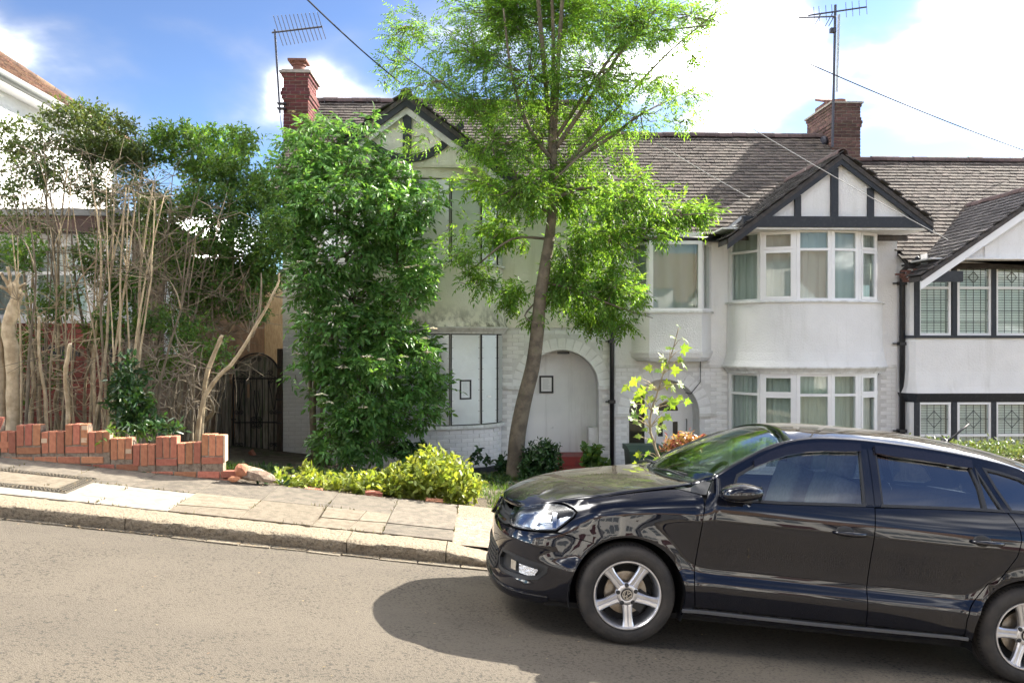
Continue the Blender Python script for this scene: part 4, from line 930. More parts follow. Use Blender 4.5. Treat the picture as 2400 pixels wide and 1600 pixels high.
v_ = MB(); a_, b_ = Vector((X2+.12, 15.2, ZA3-G3*(XA3-X2-.12)+.04)), Vector((X2+.62, 16.2, ZA3-G3*(XA3-X2-.62)+.05)); v_.bar(a_, b_, .12, .03); v_.build('valley_flashing', LEAD, h3)
gx = X2+.06; zg = az(2102, 622, YF)
pipe(h3, [(gx+.22, YF-.30, zg+.12), (gx+.1, YF-.2, zg), (gx, YF-.09, zg-.12), (gx, YF-.09, ZB3)], .05, BLACK)
for z in (az(2102, 640, YF)-.2, az(2102, 805, YF), az(2102, 1008, YF)):
    c_ = MB(); c_.box((gx-.07, YF-.15, z-.03), (gx+.07, YF, z+.03)); c_.box((gx-.17, YF-.09, z-.015), (gx+.07, YF-.06, z+.015)); c_.build('pipe_bracket', BLACK, h3)
gt = MB(); zv = ZA3-G3*hl3; gt.box((X2-.05, 14.83, zv-.13), (X2+.62, 14.93, zv+.06)); gt.build('gutter', BLACK, h3)
for j in range(14): MB().box((X2-.15+random.uniform(0, .12), 15.0+j*.06, zv-.08+.045*(j % 5)), (X2+.05, 15.05+j*.06, zv-.045+.045*(j % 5))).build('broken_tile', TERRA, h3)
# ================================================================== LEFT HOUSE
XLF = -6.75
lh = thing('detached_house', 'white house at the left edge with brown hipped roof and brick window base', 'house', (-8, 13, .2))
P0, P1 = at(0, 187, 12), at(275, 352, 12)
def on_x(px, py, X):
    d = (FPX*SN+(px-1200)*CS, FPX*CS-(px-1200)*SN, 800-py); s = X/d[0]; return Vector((X, d[1]*s, EYE+d[2]*s))
ea, eb = on_x(0, 190, XLF), on_x(275, 352, XLF); zeL = ea.z; yfar = eb.y
fl = MB(); fl.box((XLF-6, ea.y-2.5, -.3), (XLF, yfar, zeL-.05)); fl.build('upper_wall', WHITE, lh)
hip = (XLF+.25, yfar+.25); rise = .72
rf = MB(); y0_ = ea.y-2.8; x0_ = XLF-6; hw = (hip[0]-x0_)/2
rp = [Vector((hip[0], y0_, zeL)), Vector((hip[0], hip[1], zeL)), Vector((hip[0]-hw, hip[1]-hw, zeL+hw*rise)), Vector((hip[0]-hw, y0_, zeL+hw*rise)), Vector((x0_, y0_, zeL)), Vector((x0_, hip[1], zeL))]
rf.add(rp+[p-Vector((0, 0, .1)) for p in rp], [(0, 1, 2, 3), (1, 5, 2), (5, 4, 3, 2), (0, 6, 7, 1), (6, 9, 8, 7), (1, 7, 11, 5)]); rl = rf.build('roof', TILEB, lh)
V = Vector((-hw, 0, hw*rise)); Lr = V.length; W_ = hip[1]-y0_
tiles(rl, (hip[0], y0_, zeL+.01), (0, 1, 0), V, [(0, -.02), (W_, -.02), (W_-hw, Lr), (0, Lr)], .13, .2, TILEB, 300)
ridge_tiles(rl, rp[1]+Vector((0, 0, -.03)), rp[2]+Vector((0, 0, -.03)), r=.1, m=TILEB, nm='hip_tile')
gt = MB(); gt.tube([(hip[0]+.05, y0_, zeL-.06), (hip[0]+.05, hip[1], zeL-.06)], .07, 8); gt.build('gutter', mat('grey_gutter', (.2, .21, .2), .6), lh, smooth=True)
sf = MB(); sf.box((XLF, y0_, zeL-.13), (hip[0]+.02, hip[1], zeL-.10)); sf.build('soffit', UPVC, lh)
# single storey front part facing the street
YL = 11.9; ex1 = ax(292, YL); zf0, zf1 = az(100, 548, YL), az(100, 512, YL)
lw = MB(); wz0, wz1 = az(100, 745, YL), az(100, 568, YL); wxr = ax(213, YL)
TL = lambda s, z, d: Vector((s, YL+d, z))
lw.plate([(XLF-3, az(100, 757, YL)), (ex1, az(100, 757, YL)), (ex1, zf0), (XLF-3, zf0)], [[(XLF-1.5, wz0), (wxr, wz0), (wxr, wz1), (XLF-1.5, wz1)]], TL, .25); lw.build('bay_front_wall', WHITE, lh)
fa = MB(); fa.box((XLF-3, YL-.25, zf0), (ex1+.1, YL+.05, zf1)); fa.build('fascia', mat('brown_fascia', (.10, .045, .035), .6, (.06, .03, .025), 5, 1), lh)
ft_ = MB(); ft_.box((XLF-3, YL-.3, zf1), (ex1+.15, YL+5, zf1+.09)); ft_.build('flat_roof', LEAD, lh)
dwz = az(100, 757, YL)
dw = MB(); dw.box((XLF-3, YL+.02, -.4), (ex1, YL+.25, dwz)); dw.build('brick_base', MORT, lh)
LBM = brickmesh(.213, .03, .064, 'brick', mat('dark_red_brick', (.26, .07, .05), .85, (.17, .05, .04), 16, .8, bump=.3, bs=80, island=.25), .003)
z = dwz-.0375; r = 0
while z > -.1:
    x = ex1-.11-(.11 if r % 2 else 0)
    while x > XLF-1.2:
        if not (az(100, 842, YL) < z < az(100, 812, YL) and ax(105, YL) < x < ax(185, YL)): put('brick', LBM, (x, YL+.012, z), (0, 0, 0), lh)
        x -= .225
    z -= .075; r += 1
ab = MB(); ab.box((ax(100, YL), YL+.0, az(100, 842, YL)), (ax(185, YL), YL+.03, az(100, 812, YL))); ab.build('air_brick_opening', BLACK, lh)
xm_ = [XLF-1.5, XLF-.6, ax(72, YL), wxr]
for a_, b_ in zip(xm_[:-1], xm_[1:]): window(lh, (a_, YL+.05), (b_, YL+.05), wz0, wz1, az(100, 640, YL), fw=.05)
curtain(lh, [(xm_[0], YL+.05), (wxr, YL+.05)], wz0, wz1, 'net_curtain', NET, .02, 24, .2)
it = MB(); it.box((XLF-3, YL+1.5, -.3), (ex1-.2, YL+1.55, zf0)); it.build('room_wall', ROOM, lh)
pipe(lh, [(ax(268, YL), YL-.08, zf0), (ax(268, YL), YL-.08, .0)], .04, BLACK)
fb = MB(); fb.box((ex1-.25, YL+.25, -.6), (ex1-.004, YL+10, zf0-.02)); fb.build('flank_wall', mat('brown_roughcast', (.30, .20, .13), .95, (.2, .13, .085), 3, 1, bump=.8, bs=40, bd=.03), lh)
for k in range(1):
    fw_ = MB(); y0_ = YL+1.45; zq0, zq1 = 1.6, 3.0; fw_.box((ex1-.006, y0_, zq0), (ex1+.03, y0_+.55, zq1)); w_ = fw_.build('side_window', UPVC, lh)
    pn = MB(); pn.box((ex1+.01, y0_+.06, zq0+.06), (ex1+.034, y0_+.49, zq1-.06)); pn.build('pane', GLASS, w_)
# ------------------------------------------------------------------ gate, fence, notices, bin, aerials, cables
GYT = 16.06
gx0, gx1 = ax(548, GYT), ax(657, GYT); gz0, gzs, gzt = az(600, 1094, GYT), az(600, 884, GYT), az(600, 828, GYT)
gate = thing('iron_gate', 'arched black wrought iron gate over mossy wooden boards beside the boarded house', 'gate', ((gx0+gx1)/2, GYT, gz0))
gw_ = gx1-gx0; gc = (gx0+gx1)/2; rr_ = gw_/2; hh = gzt-gzs
def top_z(x): return gzs+hh*math.sqrt(max(0, 1-((x-gc)/rr_)**2))
nb = 8
for i in range(nb):
    a, b = gx0+.02+(gw_-.04)*i/nb, gx0+.02+(gw_-.04)*(i+1)/nb
    m_ = MB(); m_.prism([(a+.004, GYT, gz0+.04), (b-.004, GYT, gz0+.04), (b-.004, GYT, top_z(b)-.03), ((a+b)/2, GYT, top_z((a+b)/2)-.03), (a+.004, GYT, top_z(a)-.03)], (0, .022+.006*(i % 2), 0)); m_.build('board', WOODD, gate)
BLK = mat('wrought_iron', (.018, .018, .018), .55, (.06, .04, .03), 30, .7, (.55, .75))
YI = GYT-.035
def iron(name, pts, r=.011, n=6):
    m_ = MB(); m_.tube(pts, r, n); return m_.build(name, BLK, gate, smooth=True)
iron('gate_frame', [(gx0, YI, gz0), (gx0, YI, gzs)]+[(gc-rr_*math.cos(math.pi*i/20), YI, gzs+hh*math.sin(math.pi*i/20)) for i in range(21)]+[(gx1, YI, gz0)], .017)
zr1_, zr2_ = gzs-.02, az(600, 989, GYT)
iron('rail', [(gx0, YI, zr1_), (gx1, YI, zr1_)], .015); iron('rail', [(gx0, YI, zr2_), (gx1, YI, zr2_)], .013); iron('rail', [(gx0, YI, gz0+.08), (gx1, YI, gz0+.08)], .013)
for i in range(1, 8): iron('gate_bar', [(gx0+gw_*i/8, YI, gz0+.08), (gx0+gw_*i/8, YI, zr1_)], .008)
def scroll(cx, cz, r, s, v=1, turns=1.5):
    return [(cx+s*r*(1-t/30*.75)*math.cos(turns*2*math.pi*t/30), YI-.012, cz+v*r*(1-t/30*.75)*math.sin(turns*2*math.pi*t/30)) for t in range(31)]
for cx in (gx0+gw_*.125, gx0+gw_*.875):
    for s in (-1, 1):
        iron('scroll', [(cx+s*.10, YI-.012, zr1_-.03), (cx+s*.04, YI-.012, zr1_-.35), (cx+s*.012, YI-.012, zr1_-.58)], .007); iron('scroll', scroll(cx+s*.045, zr1_-.62, .042, -s, -1), .007); iron('scroll', scroll(cx+s*.045, gz0+.42, .04, -s, 1), .007)
        iron('scroll', scroll(cx+s*.05, zr1_-.05, .035, s, -1), .006)
for s in (-1, 1):
    for v in (-1, 1): iron('scroll', scroll(gc+s*.055, zr2_+v*.055, .052, -s, v), .008)
    iron('scroll', [(gc, YI-.012, zr2_+.05), (gc+s*.06, YI-.012, zr2_+.35), (gc+s*.03, YI-.012, zr2_+.6)], .007)
    iron('scroll', scroll(gc+s*.05, gzt-.11, .04, s, 1), .007); iron('scroll', scroll(gc+s*.045, gzs+.09, .04, -s, 1), .007); iron('scroll', scroll(gc+s*.26, gzs+.09, .05, -s, 1), .007)
    iron('scroll', [(gc+s*.36, YI-.012, gzs), (gc+s*.2, YI-.012, gzs+.07), (gc+s*.05, YI-.012, gzs)], .007)
for x in (gc-.012, gc+.012): iron('latch', [(gx0-.09, YI-.03, zr2_+.06), (gx0+.06, YI-.03, zr2_+.06)], .014)
lc = MB(); lx, lz = ax(583, GYT), az(583, 920, GYT); lc.box((lx-.018, GYT-.03, lz-.09), (lx+.018, GYT-.012, lz+.16)); lc.build('letter_plate', mat('worn_wood', (.42, .26, .16), .7), gate)
po = thing('gate_post', 'brown square timber post between the iron gate and the white wall', 'post', (X0+.0, GYT, gz0))
m_ = MB(); pxa, pxb = ax(664, 15.95), ax(675, 15.9); m_.box((X0-.09, 15.93, gz0-.1), (X0-.005, 16.03, az(668, 817, 15.95))); m_.build('post', mat('post_wood', (.085, .06, .042), .85, (.04, .03, .024), 8, 1, bump=.4, bs=20, stretch=(6, 6, 1)), po)
m_ = MB()
for z in (az(668, 860, 16), az(668, 935, 16), az(668, 965, 16), az(668, 990, 16)): m_.box((X0-.1, 15.915, z-.012), (X0-.0, 15.94, z+.012))
m_.build('hinge_strap', BLK, po)
fe = thing('board_fence', 'mossy vertical board fence left of the iron gate', 'fence', (ax(500, 15.9), 15.95, gz0))
fx0, fx1 = ax(455, 15.95), gx0-.05; n = 9
for i in range(n):
    a = fx0+(fx1-fx0)*i/n; m_ = MB(); m_.box((a+.004, 15.95+.012*(i % 2), gz0), (a+(fx1-fx0)/n-.004, 15.97+.012*(i % 2), az(500, 875, 15.95)+random.uniform(-.03, .03))); m_.build('board', WOODD, fe)
m_ = MB(); m_.box((fx1-.01, 15.93, gz0-.05), (gx0-.022, 16.0, az(540, 900, 16))); m_.build('post', WOODD, fe)
# warm boundary wall seen down the side passage
bwl = tag(MB().box((-6.2, 19.4, -.8), (X0-.02, 19.6, 3.3)).build('passage_wall', mat('buff_wall', (.90, .72, .45), .95, (.75, .54, .3), 6, 1, bump=.7, bs=14, stretch=(8, 1, 1.2))), 'warm buff wall at the end of the passage behind the gate', 'wall')
def notice(label, px0, py0, px1, py1, Y, n=(0, -1, 0), dirx=None):
    a, b = at(px0, py0, Y), at(px1, py1, Y); u = dirx or Vector((1, 0, 0)); w = (b.x-a.x)/u.x; h = a.z-b.z; nn = Vector((u.y, -u.x, 0))
    o = thing('notice', label, 'notice', a); T = lambda s, z, d: a+u*s-Vector((0, 0, z))+nn*d
    fr = MB(); k = min(w, h)*.13; fr.plate([(0, 0), (w, 0), (w, h), (0, h)], [[(k, k), (w-k, k), (w-k, h-k), (k, h-k)]], lambda s, z, d: T(s, z, .016-d), .016); fr.build('frame', BLACK, o)
    pp = MB(); pp.prism([T(k*.8, k*.8, .004), T(w-k*.8, k*.8, .004), T(w-k*.8, h-k*.8, .004), T(k*.8, h-k*.8, .004)], nn*.003); sh = pp.build('sheet', PAPER, o)
    li = MB(); rr = random.Random(3)
    for j in range(11):
        z = k+(h-2*k)*(.12+.07*j); li.add([T(k+.12*w, z, .0085), T(k+.12*w+(w-2*k-.2*w)*rr.uniform(.6, 1), z, .0085), T(k+.12*w+(w-2*k-.2*w)*.8, z+.006, .0085), T(k+.12*w, z+.006, .0085)], [(0, 1, 2, 3)])
    li.build('print_line', INK, sh)
notice('black framed paper notice fixed to the white boarded door', 1264, 880, 1297, 921, YF+.40)
pa_, pb_ = fp[ft.index(sorted(fx)[0])], fp[ft.index(sorted(fx)[0])+1]
i0 = [i for i in range(len(fp)-1) if abs(ft[i]-sorted(fx)[0]) < 1e-6][0]
a_, u_, n_, L_ = facet_frame(fp[i0], fp[i0+1]); mid = a_+u_*(L_*.35)+n_*.035
notice('black framed paper notice fixed to the grey metal window screen', 1077, 890, 1104, 936, mid.y, dirx=u_)
st = MB(); a_, u_, n_, L_ = facet_frame(fp[i0+1], fp[i0+2]); p = a_+u_*(L_*.35)+n_*.033; z = az(1145, 932, 15.3)
st.prism([p+Vector((0, 0, z)), p+u_*.1+Vector((0, 0, z)), p+u_*.1+Vector((0, 0, z+.03)), p+Vector((0, 0, z+.03))], n_*.004); tag(st.build('sticker', PAPER), 'small white sticker on the narrow right metal window screen', 'sticker')
# wheelie bin
bn = thing('wheelie_bin', 'dark green wheelie bin in front of the white front door', 'bin', (ax(1510, 14.6), 14.6, -1.0))
GRN = mat('green_plastic', (.018, .055, .038), .45, (.03, .08, .055), 5, .6)
b0, b1, bt_ = ax(1477, 14.4), ax(1556, 14.4), az(1510, 1052, 14.4)
m_ = MB(); m_.add([(b0+.07, 14.47, -1.1), (b1-.07, 14.47, -1.1), (b1-.07, 15.0, -1.1), (b0+.07, 15.0, -1.1), (b0, 14.4, bt_-.07), (b1, 14.4, bt_-.07), (b1, 15.05, bt_-.07), (b0, 15.05, bt_-.07)], [(0, 3, 2, 1), (4, 5, 6, 7), (0, 1, 5, 4), (1, 2, 6, 5), (2, 3, 7, 6), (3, 0, 4, 7)]); m_.build('body', GRN, bn)
m_ = MB(); m_.prism([(b0-.02, 14.36, bt_-.07), (b0-.02, 14.36, bt_-.03), (b0-.02, 14.7, bt_+.03), (b0-.02, 15.1, bt_+.02), (b0-.02, 15.1, bt_-.07)], (b1-b0+.04, 0, 0)); m_.build('lid', GRN, bn)
m_ = MB(); m_.tube([(b0+.05, 15.13, bt_-.03), (b1-.05, 15.13, bt_-.03)], .02, 8); m_.build('handle', GRN, bn)
for x in (b0+.06, b1-.06): m_ = MB(); m_.lathe((x-.03, 14.98, -1.02), (1, 0, 0), [(.0, 0), (.1, 0), (.1, .06), (0, .06)], 16); m_.build('wheel', BLACK, bn)
# aerials
ALU = mat('aerial_metal', (.20, .20, .22), .4, metal=.6); MAST = mat('mast_paint', (.045, .045, .06), .5)
ae = thing('television_aerial', 'television aerial on a thin mast beside the left red chimney', 'aerial', (ax(655, 17.5), 17.5, 6.0)); AY = 17.5
m_ = MB(); m_.tube([at(656, 265, AY), at(644, 70, AY)], .022, 6); m_.build('mast', MAST, ae)
m_ = MB(); m_.tube([at(637, 77, AY), at(756, 63, AY)], .018, 6); m_.build('boom', MAST, ae)
for i in range(12):
    px = 652+i*9.2; L = 20-.3*i; c = at(px, 75-(px-637)*.118, AY); e1, e2 = at(px-4, 75-(px-637)*.118-L*1.25, AY), at(px+5, 75-(px-637)*.118+L*1.25, AY)
    m_ = MB(); m_.tube([e1+Vector((0, -.25, 0)), c, e2+Vector((0, .25, 0))], .0075, 5); m_.build('element', ALU, ae)
m_ = MB()
for z in (.0, .1): p = at(655, 242, AY); m_.box((p.x-.05, AY-.03, p.z-z-.012), (p.x+.12, AY+.12, p.z-z+.012))
m_.build('bracket', MAST, ae)
m_ = MB(); m_.tube([at(656, 262, AY), at(660, 300, AY), at(664, 320, AY+.05)], .008, 5); m_.build('cable', MAST, ae)
a2_ = thing('television_aerial', 'tall twin aerial mast rising from the right brick chimney', 'aerial', (ax(1952, 18.6), 18.6, 6.5)); AY = 18.6
m_ = MB(); m_.tube([at(1951, 345, AY), at(1958, 12, AY)], .03, 8); m_.build('mast', MAST, a2_)
m_ = MB(); m_.tube([at(1961, 215, AY+.2), at(1966, 35, AY+.2)], .03, 8); m_.build('second_mast', mat('galv_mast', (.42, .43, .42), .4, metal=.5), a2_)
m_ = MB(); m_.tube([at(1894, 37, AY), at(2031, 17, AY)], .018, 6); m_.build('boom', MAST, a2_)
m_ = MB(); m_.tube([at(1871, 42, AY+.1), at(1960, 39, AY-.4)], .018, 6); m_.build('boom', MAST, a2_)
for i, px in enumerate((1908, 1920, 1936, 1950, 1983, 1998, 2014, 2031)):
    cy_ = 37-(px-1894)*.146; m_ = MB(); m_.tube([at(px-1, cy_-18, AY-.2), at(px, cy_, AY), at(px+1, cy_+17, AY+.2)], .007, 5); m_.build('element', ALU, a2_)
for i, px in enumerate((1912, 1938, 1946)):
    m_ = MB(); m_.tube([at(px-4, 62, AY), at(px+14, 30, AY)], .009, 5); m_.build('element', MAST, a2_)
m_ = MB(); p = at(1953, 72, AY); m_.box((p.x-.07, AY-.05, p.z-.05), (p.x+.05, AY+.05, p.z+.05)); m_.build('clamp_box', MAST, a2_)
ds = thing('dish_bracket', 'small dark lamp bracket on the right brick chimney', 'bracket', at(1938, 325, 18.9))
m_ = MB(); p = at(1940, 325, 18.75); m_.lathe((cxa-.02, 19.0, p.z), (-1, 0, 0), [(.0, 0), (.1, 0), (.12, .05), (.1, .1), (0, .1)], 14); m_.build('body', MAST, ds)
# overhead cables
CBL = mat('cable_grey', (.05, .052, .06), .9, spec=.0); CBW = mat('cable_white', (.40, .40, .40), .9, spec=.0)
def cable(label, a, b, r, m, sag=.06, ext=0):
    a, b = Vector(a), Vector(b); d = b-a; a = a-d*ext; pts = [a.lerp(b, t/16)-Vector((0, 0, sag*4*(t/16)*(1-t/16))) for t in range(17)]
    o = MB(); o.tube(pts, r, 5); tag(o.build('overhead_cable', m, smooth=True), label, 'cable', 'overhead cables')
cable('thin grey cable running up and left from the left gable peak', at(728, 0, 9.5), at(946, 200, 14.72), .010, CBL, .05, .25)
cable('thin dark cable crossing the cloudy sky behind the right aerial mast', at(1640, 32, 15), at(2420, 360, 19), .011, CBL, .1)
cable('white cable crossing the right gable down to the next roof', at(1560, 178, 13.6), at(2222, 562, 14.3), .0065, CBW, .05)
cable('pale cable ending at the left slope of the right gable', at(1540, 335, 13.8), at(1757, 463, 14.6), .006, CBW, .02)
# houses across the street, seen only as reflections
OW = mat('opposite_wall', (.82, .80, .76), .9, (.74, .72, .68), 2, .7)
BLG = mat('opposite_glass', (.22, .24, .25), .2)
for k in range(5):
    x0 = -15.5+k*6.3; zb = gut(x0+3)+.0; yw = -11.5
    oh_ = thing('opposite_house', ['white house across the street, farthest up the hill', 'white house across the street, second from the top of the hill', 'white house across the street behind the camera', 'white house across the street, second from the bottom of the hill', 'white house across the street, farthest down the hill'][k], 'house', (x0+3, yw, zb), 'houses across the street')
    m_ = MB(); m_.box((x0, yw-7, zb-1), (x0+6.1, yw, zb+5.2)); m_.build('wall', OW, oh_)
    m_ = MB(); m_.prism([(x0-.1, yw+.35, zb+5.15), (x0-.1, yw-3.5, zb+8), (x0-.1, yw-7.3, zb+5.15)], (6.25, 0, 0)); m_.build('roof', TILEB, oh_)
    m_ = MB(); m_.prism([(x0+.4, yw+.7, zb+5.0), (x0+1.9, yw+.7, zb+6.4), (x0+3.4, yw+.7, zb+5.0)], (0, -2, 0)); m_.build('gable', OW, oh_)
    m_ = MB(); m_.box((x0+.6, yw, zb+.1), (x0+3.2, yw+.6, zb+5.0)); m_.build('bay', OW, oh_)
    for (u0, u1, v0, v1, yo) in ((.75, 3.05, .9, 2.2, .61), (.75, 3.05, 3.3, 4.6, .61), (4.2, 5.4, 3.4, 4.6, .01)):
        for j in range(3 if u1-u0 > 2 else 2):
            nn = 3 if u1-u0 > 2 else 2; a = x0+u0+(u1-u0)*j/nn; m_ = MB(); m_.box((a+.06, yw+yo, zb+v0), (a+(u1-u0)/nn-.06, yw+yo+.02, zb+v1)); m_.build('window', BLG, oh_)
    m_ = MB(); m_.box((x0+4.3, yw+.0, zb), (x0+5.3, yw+.03, zb+2.1)); m_.build('door', mat('opposite_door', (.12, .05, .04), .5), oh_)
# ------------------------------------------------------------------ the parked car
def pch(xs, ys):
    """monotone cubic (pchip) interpolant"""
    xs = np.array(xs, float); ys = np.array(ys, float); h = np.diff(xs); d = np.diff(ys)/h; m = np.zeros_like(xs); m[0], m[-1] = d[0], d[-1]
    for i in range(1, len(xs)-1):
        if d[i-1]*d[i] > 0: w1, w2 = 2*h[i]+h[i-1], h[i]+2*h[i-1]; m[i] = (w1+w2)/(w1/d[i-1]+w2/d[i])
    def f(x):
        x = min(max(float(x), xs[0]), xs[-1]); i = min(int(np.searchsorted(xs, x, 'right'))-1, len(xs)-2); t = (x-xs[i])/h[i]
        return ys[i]*(1+2*t)*(1-t)**2+m[i]*h[i]*t*(1-t)**2+ys[i+1]*t*t*(3-2*t)+m[i+1]*h[i]*t*t*(t-1)
    return f
def spl(xs, ys):
    x = np.array(xs, float); y = np.array(ys, float); n = len(x); h = np.diff(x); A = np.zeros((n, n)); b = np.zeros(n); A[0, 0] = A[-1, -1] = 1
    for i in range(1, n-1): A[i, i-1], A[i, i], A[i, i+1] = h[i-1], 2*(h[i-1]+h[i]), h[i]; b[i] = 6*((y[i+1]-y[i])/h[i]-(y[i]-y[i-1])/h[i-1])
    M_ = np.linalg.solve(A, b)
    def f(t):
        t = min(max(t, x[0]), x[-1]); i = min(int(np.searchsorted(x, t, 'right'))-1, n-2); a, c = x[i+1]-t, t-x[i]
        return (M_[i]*a**3+M_[i+1]*c**3)/(6*h[i])+(y[i]/h[i]-M_[i]*h[i]/6)*a+(y[i+1]/h[i]-M_[i+1]*h[i]/6)*c
    return f
# plan outline at bumper height, by arc length t from the middle of the nose
_pl = [(0, 0), (.004, .18), (.018, .34), (.05, .50), (.10, .615), (.18, .705), (.30, .765), (.45, .80), (.62, .82), (.83, .832), (1.1, .836), (1.5, .838), (2.1, .84), (2.7, .84), (3.0, .84), (3.3, .838), (3.55, .82), (3.75, .765), (3.88, .66), (3.94, .5), (3.965, .3), (3.97, 0)]
_tt = [0]
for p, q in zip(_pl[:-1], _pl[1:]): _tt.append(_tt[-1]+math.dist(p, q))
def _smooth(vals):
    # natural cubic spline through the outline
    x = np.array(_tt); y = np.array(vals); n = len(x); h = np.diff(x); A = np.zeros((n, n)); b = np.zeros(n); A[0, 0] = A[-1, -1] = 1
    for i in range(1, n-1): A[i, i-1], A[i, i], A[i, i+1] = h[i-1], 2*(h[i-1]+h[i]), h[i]; b[i] = 6*((y[i+1]-y[i])/h[i]-(y[i]-y[i-1])/h[i-1])
    M_ = np.linalg.solve(A, b)
    def f(t):
        t = min(max(t, 0), x[-1]); i = min(int(np.searchsorted(x, t, 'right'))-1, n-2); a, c = x[i+1]-t, t-x[i]
        return (M_[i]*a**3+M_[i+1]*c**3)/(6*h[i])+(y[i]/h[i]-M_[i]*h[i]/6)*a+(y[i+1]/h[i]-M_[i+1]*h[i]/6)*c
    return f
PXf, PYf = _smooth([p[0] for p in _pl]), _smooth([p[1] for p in _pl]); TMAX = _tt[-1]
belt = pch([.9, 1.2, 1.6, 2.23, 3.12, 3.6, 3.97], [.93, .915, .925, .968, 1.02, 1.03, 1.03])
rail = pch([1.0, 1.21, 1.45, 1.76, 2.0, 2.3, 2.7, 3.1, 3.4, 3.65, 3.85], [.90, .985, 1.135, 1.292, 1.342, 1.358, 1.350, 1.315, 1.25, 1.15, 1.03])
ftop = pch([0, .08, .13, .33, .48, .8, 1.21], [.66, .675, .69, .765, .805, .895, .985])       # bonnet edge along the wing
insD = spl([.14, .20, .27, .33, .375, .40, .425, .46, .50, .56, .66, .75, .80, .84, .90, .97, 1.06], [.10, .058, .026, .010, .002, .001, .006, .022, .029, .027, .016, .005, .002, .006, .020, .045, .085])
insN = spl([.12, .18, .23, .30, .40, .50, .58, .66, .74, .82, .9, 1.0], [.15, .035, .004, .010, .012, .008, .022, .075, .155, .24, .32, .42])
insR = spl([.14, .22, .30, .42, .52, .58, .66, .8, .95, 1.05], [.10, .03, .0, .0, .012, .03, .032, .02, .05, .09])
def sstep(a, b, x): t = min(1, max(0, (x-a)/(b-a))); return t*t*(3-2*t)
ARCHES = ((.83, .29), (3.30, .29)); AR = .345
def side(t, z):
    x0, y0 = PXf(t), PYf(t); e = 1e-3; tx, ty = PXf(t+e)-PXf(t-e), PYf(t+e)-PYf(t-e); L = math.hypot(tx, ty); nx, ny = ty/L, -tx/L   # inward
    wN = 1-sstep(.12, .62, x0); wR = sstep(3.3, 3.75, x0); bl = belt(x0); zz = min(z, bl)
    if x0 < 1.3: zz = z
    ins = insD(zz)*(1-wN)*(1-wR)+insN(zz)*wN+insR(zz)*wR
    if x0 < 1.32:
        s = max(0, ftop(min(x0, 1.21))-z); k = sstep(.2, .55, x0)*(1-sstep(1.2, 1.32, x0)); ins += k*.085*math.exp(-s/.055)+k*.03*math.exp(-s/.16)
    if z > bl and x0 > 1.0:
        d = z-bl; w = sstep(1.0, 1.2, x0); ins += w*(.43*d+.22*d*d)
    for cx, cz in ARCHES:      # flared lips round the wheels
        r = math.hypot(x0-cx, z-cz); ins += -.014*math.exp(-((r-.345)/.06)**2)+.003*math.exp(-((r-.50)/.09)**2)
    return (x0+nx*ins, y0+ny*ins, z)
def t_of(x, z):
    lo, hi = 0., TMAX*.75 if x < 3.3 else TMAX
    for _ in range(34):
        mid = (lo+hi)/2
        if side(mid, z)[0] < x: lo = mid
        else: hi = mid
    return (lo+hi)/2
CAR = bpy.data.objects.new('parked_car', None); COL.objects.link(CAR)
tag(CAR, 'glossy black five door hatchback car parked at the kerb', 'car')
contact = Vector((.825, 5.1, -.014)); slx, sly = -.1115, -.04
ex = Vector((1, 0, slx)).normalized(); ey = Vector((0, 1, sly)); ey = (ey-ex*ey.dot(ex)).normalized(); ez = ex.cross(ey)
RM = Matrix((ex, ey, ez)).transposed()
CAR.matrix_world = Matrix.Translation(contact-RM @ Vector((.83, -.80, 0))) @ RM.to_4x4()
PAINT = mat('black_car_paint', (.004, .0052, .0105), .3, coat=1.0, spec=.0)
PAINT.node_tree.nodes['Principled BSDF'].inputs['Coat IOR'].default_value = 1.62
def dust_sheen(m):  # tan on up-facing paint: settled dust plus bright bonnet reflections put into the colour
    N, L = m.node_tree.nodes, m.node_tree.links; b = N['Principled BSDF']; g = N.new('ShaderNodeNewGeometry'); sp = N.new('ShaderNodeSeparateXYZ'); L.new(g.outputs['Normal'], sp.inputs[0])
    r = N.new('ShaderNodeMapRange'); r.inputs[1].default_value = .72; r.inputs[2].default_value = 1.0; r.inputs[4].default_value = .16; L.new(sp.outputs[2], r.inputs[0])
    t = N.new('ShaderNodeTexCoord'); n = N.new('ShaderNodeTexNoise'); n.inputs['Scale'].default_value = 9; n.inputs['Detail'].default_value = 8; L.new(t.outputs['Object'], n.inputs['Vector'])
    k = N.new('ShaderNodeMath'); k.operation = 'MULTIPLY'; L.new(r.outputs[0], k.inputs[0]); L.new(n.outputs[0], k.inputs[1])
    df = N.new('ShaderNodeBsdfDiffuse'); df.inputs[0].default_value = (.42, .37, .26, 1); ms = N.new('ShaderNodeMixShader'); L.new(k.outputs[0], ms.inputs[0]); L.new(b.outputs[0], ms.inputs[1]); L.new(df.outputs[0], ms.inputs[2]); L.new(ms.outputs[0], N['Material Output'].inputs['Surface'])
dust_sheen(PAINT)
PLAST = mat('black_plastic', (.018, .019, .021), .5, bump=.05, bs=200)
RUB = mat('rubber', (.022, .020, .018), .75, (.045, .038, .032), 8, .8, bump=.25, bs=60)
CHROME = mat('chrome', (.75, .76, .78), .08, metal=1.0)
ALLOY = mat('alloy', (.62, .62, .64), .32, (.5, .5, .52), 10, .6, metal=.85)
CGL = glassmat('car_glass', (.62, .70, .72), 2.6); CGD = glassmat('tinted_car_glass', (.16, .20, .23), 2.8); WGL = glassmat('windscreen_glass', (.78, .86, .80), 1.7)
LENS = glassmat('lamp_lens', (.9, .93, .96), 1.5)
SEAT = mat('seat_fabric', (.12, .125, .14), .9, (.18, .18, .2), 40, .6)
SHELL = mat('inner_shell', (.004, .004, .005), .8)
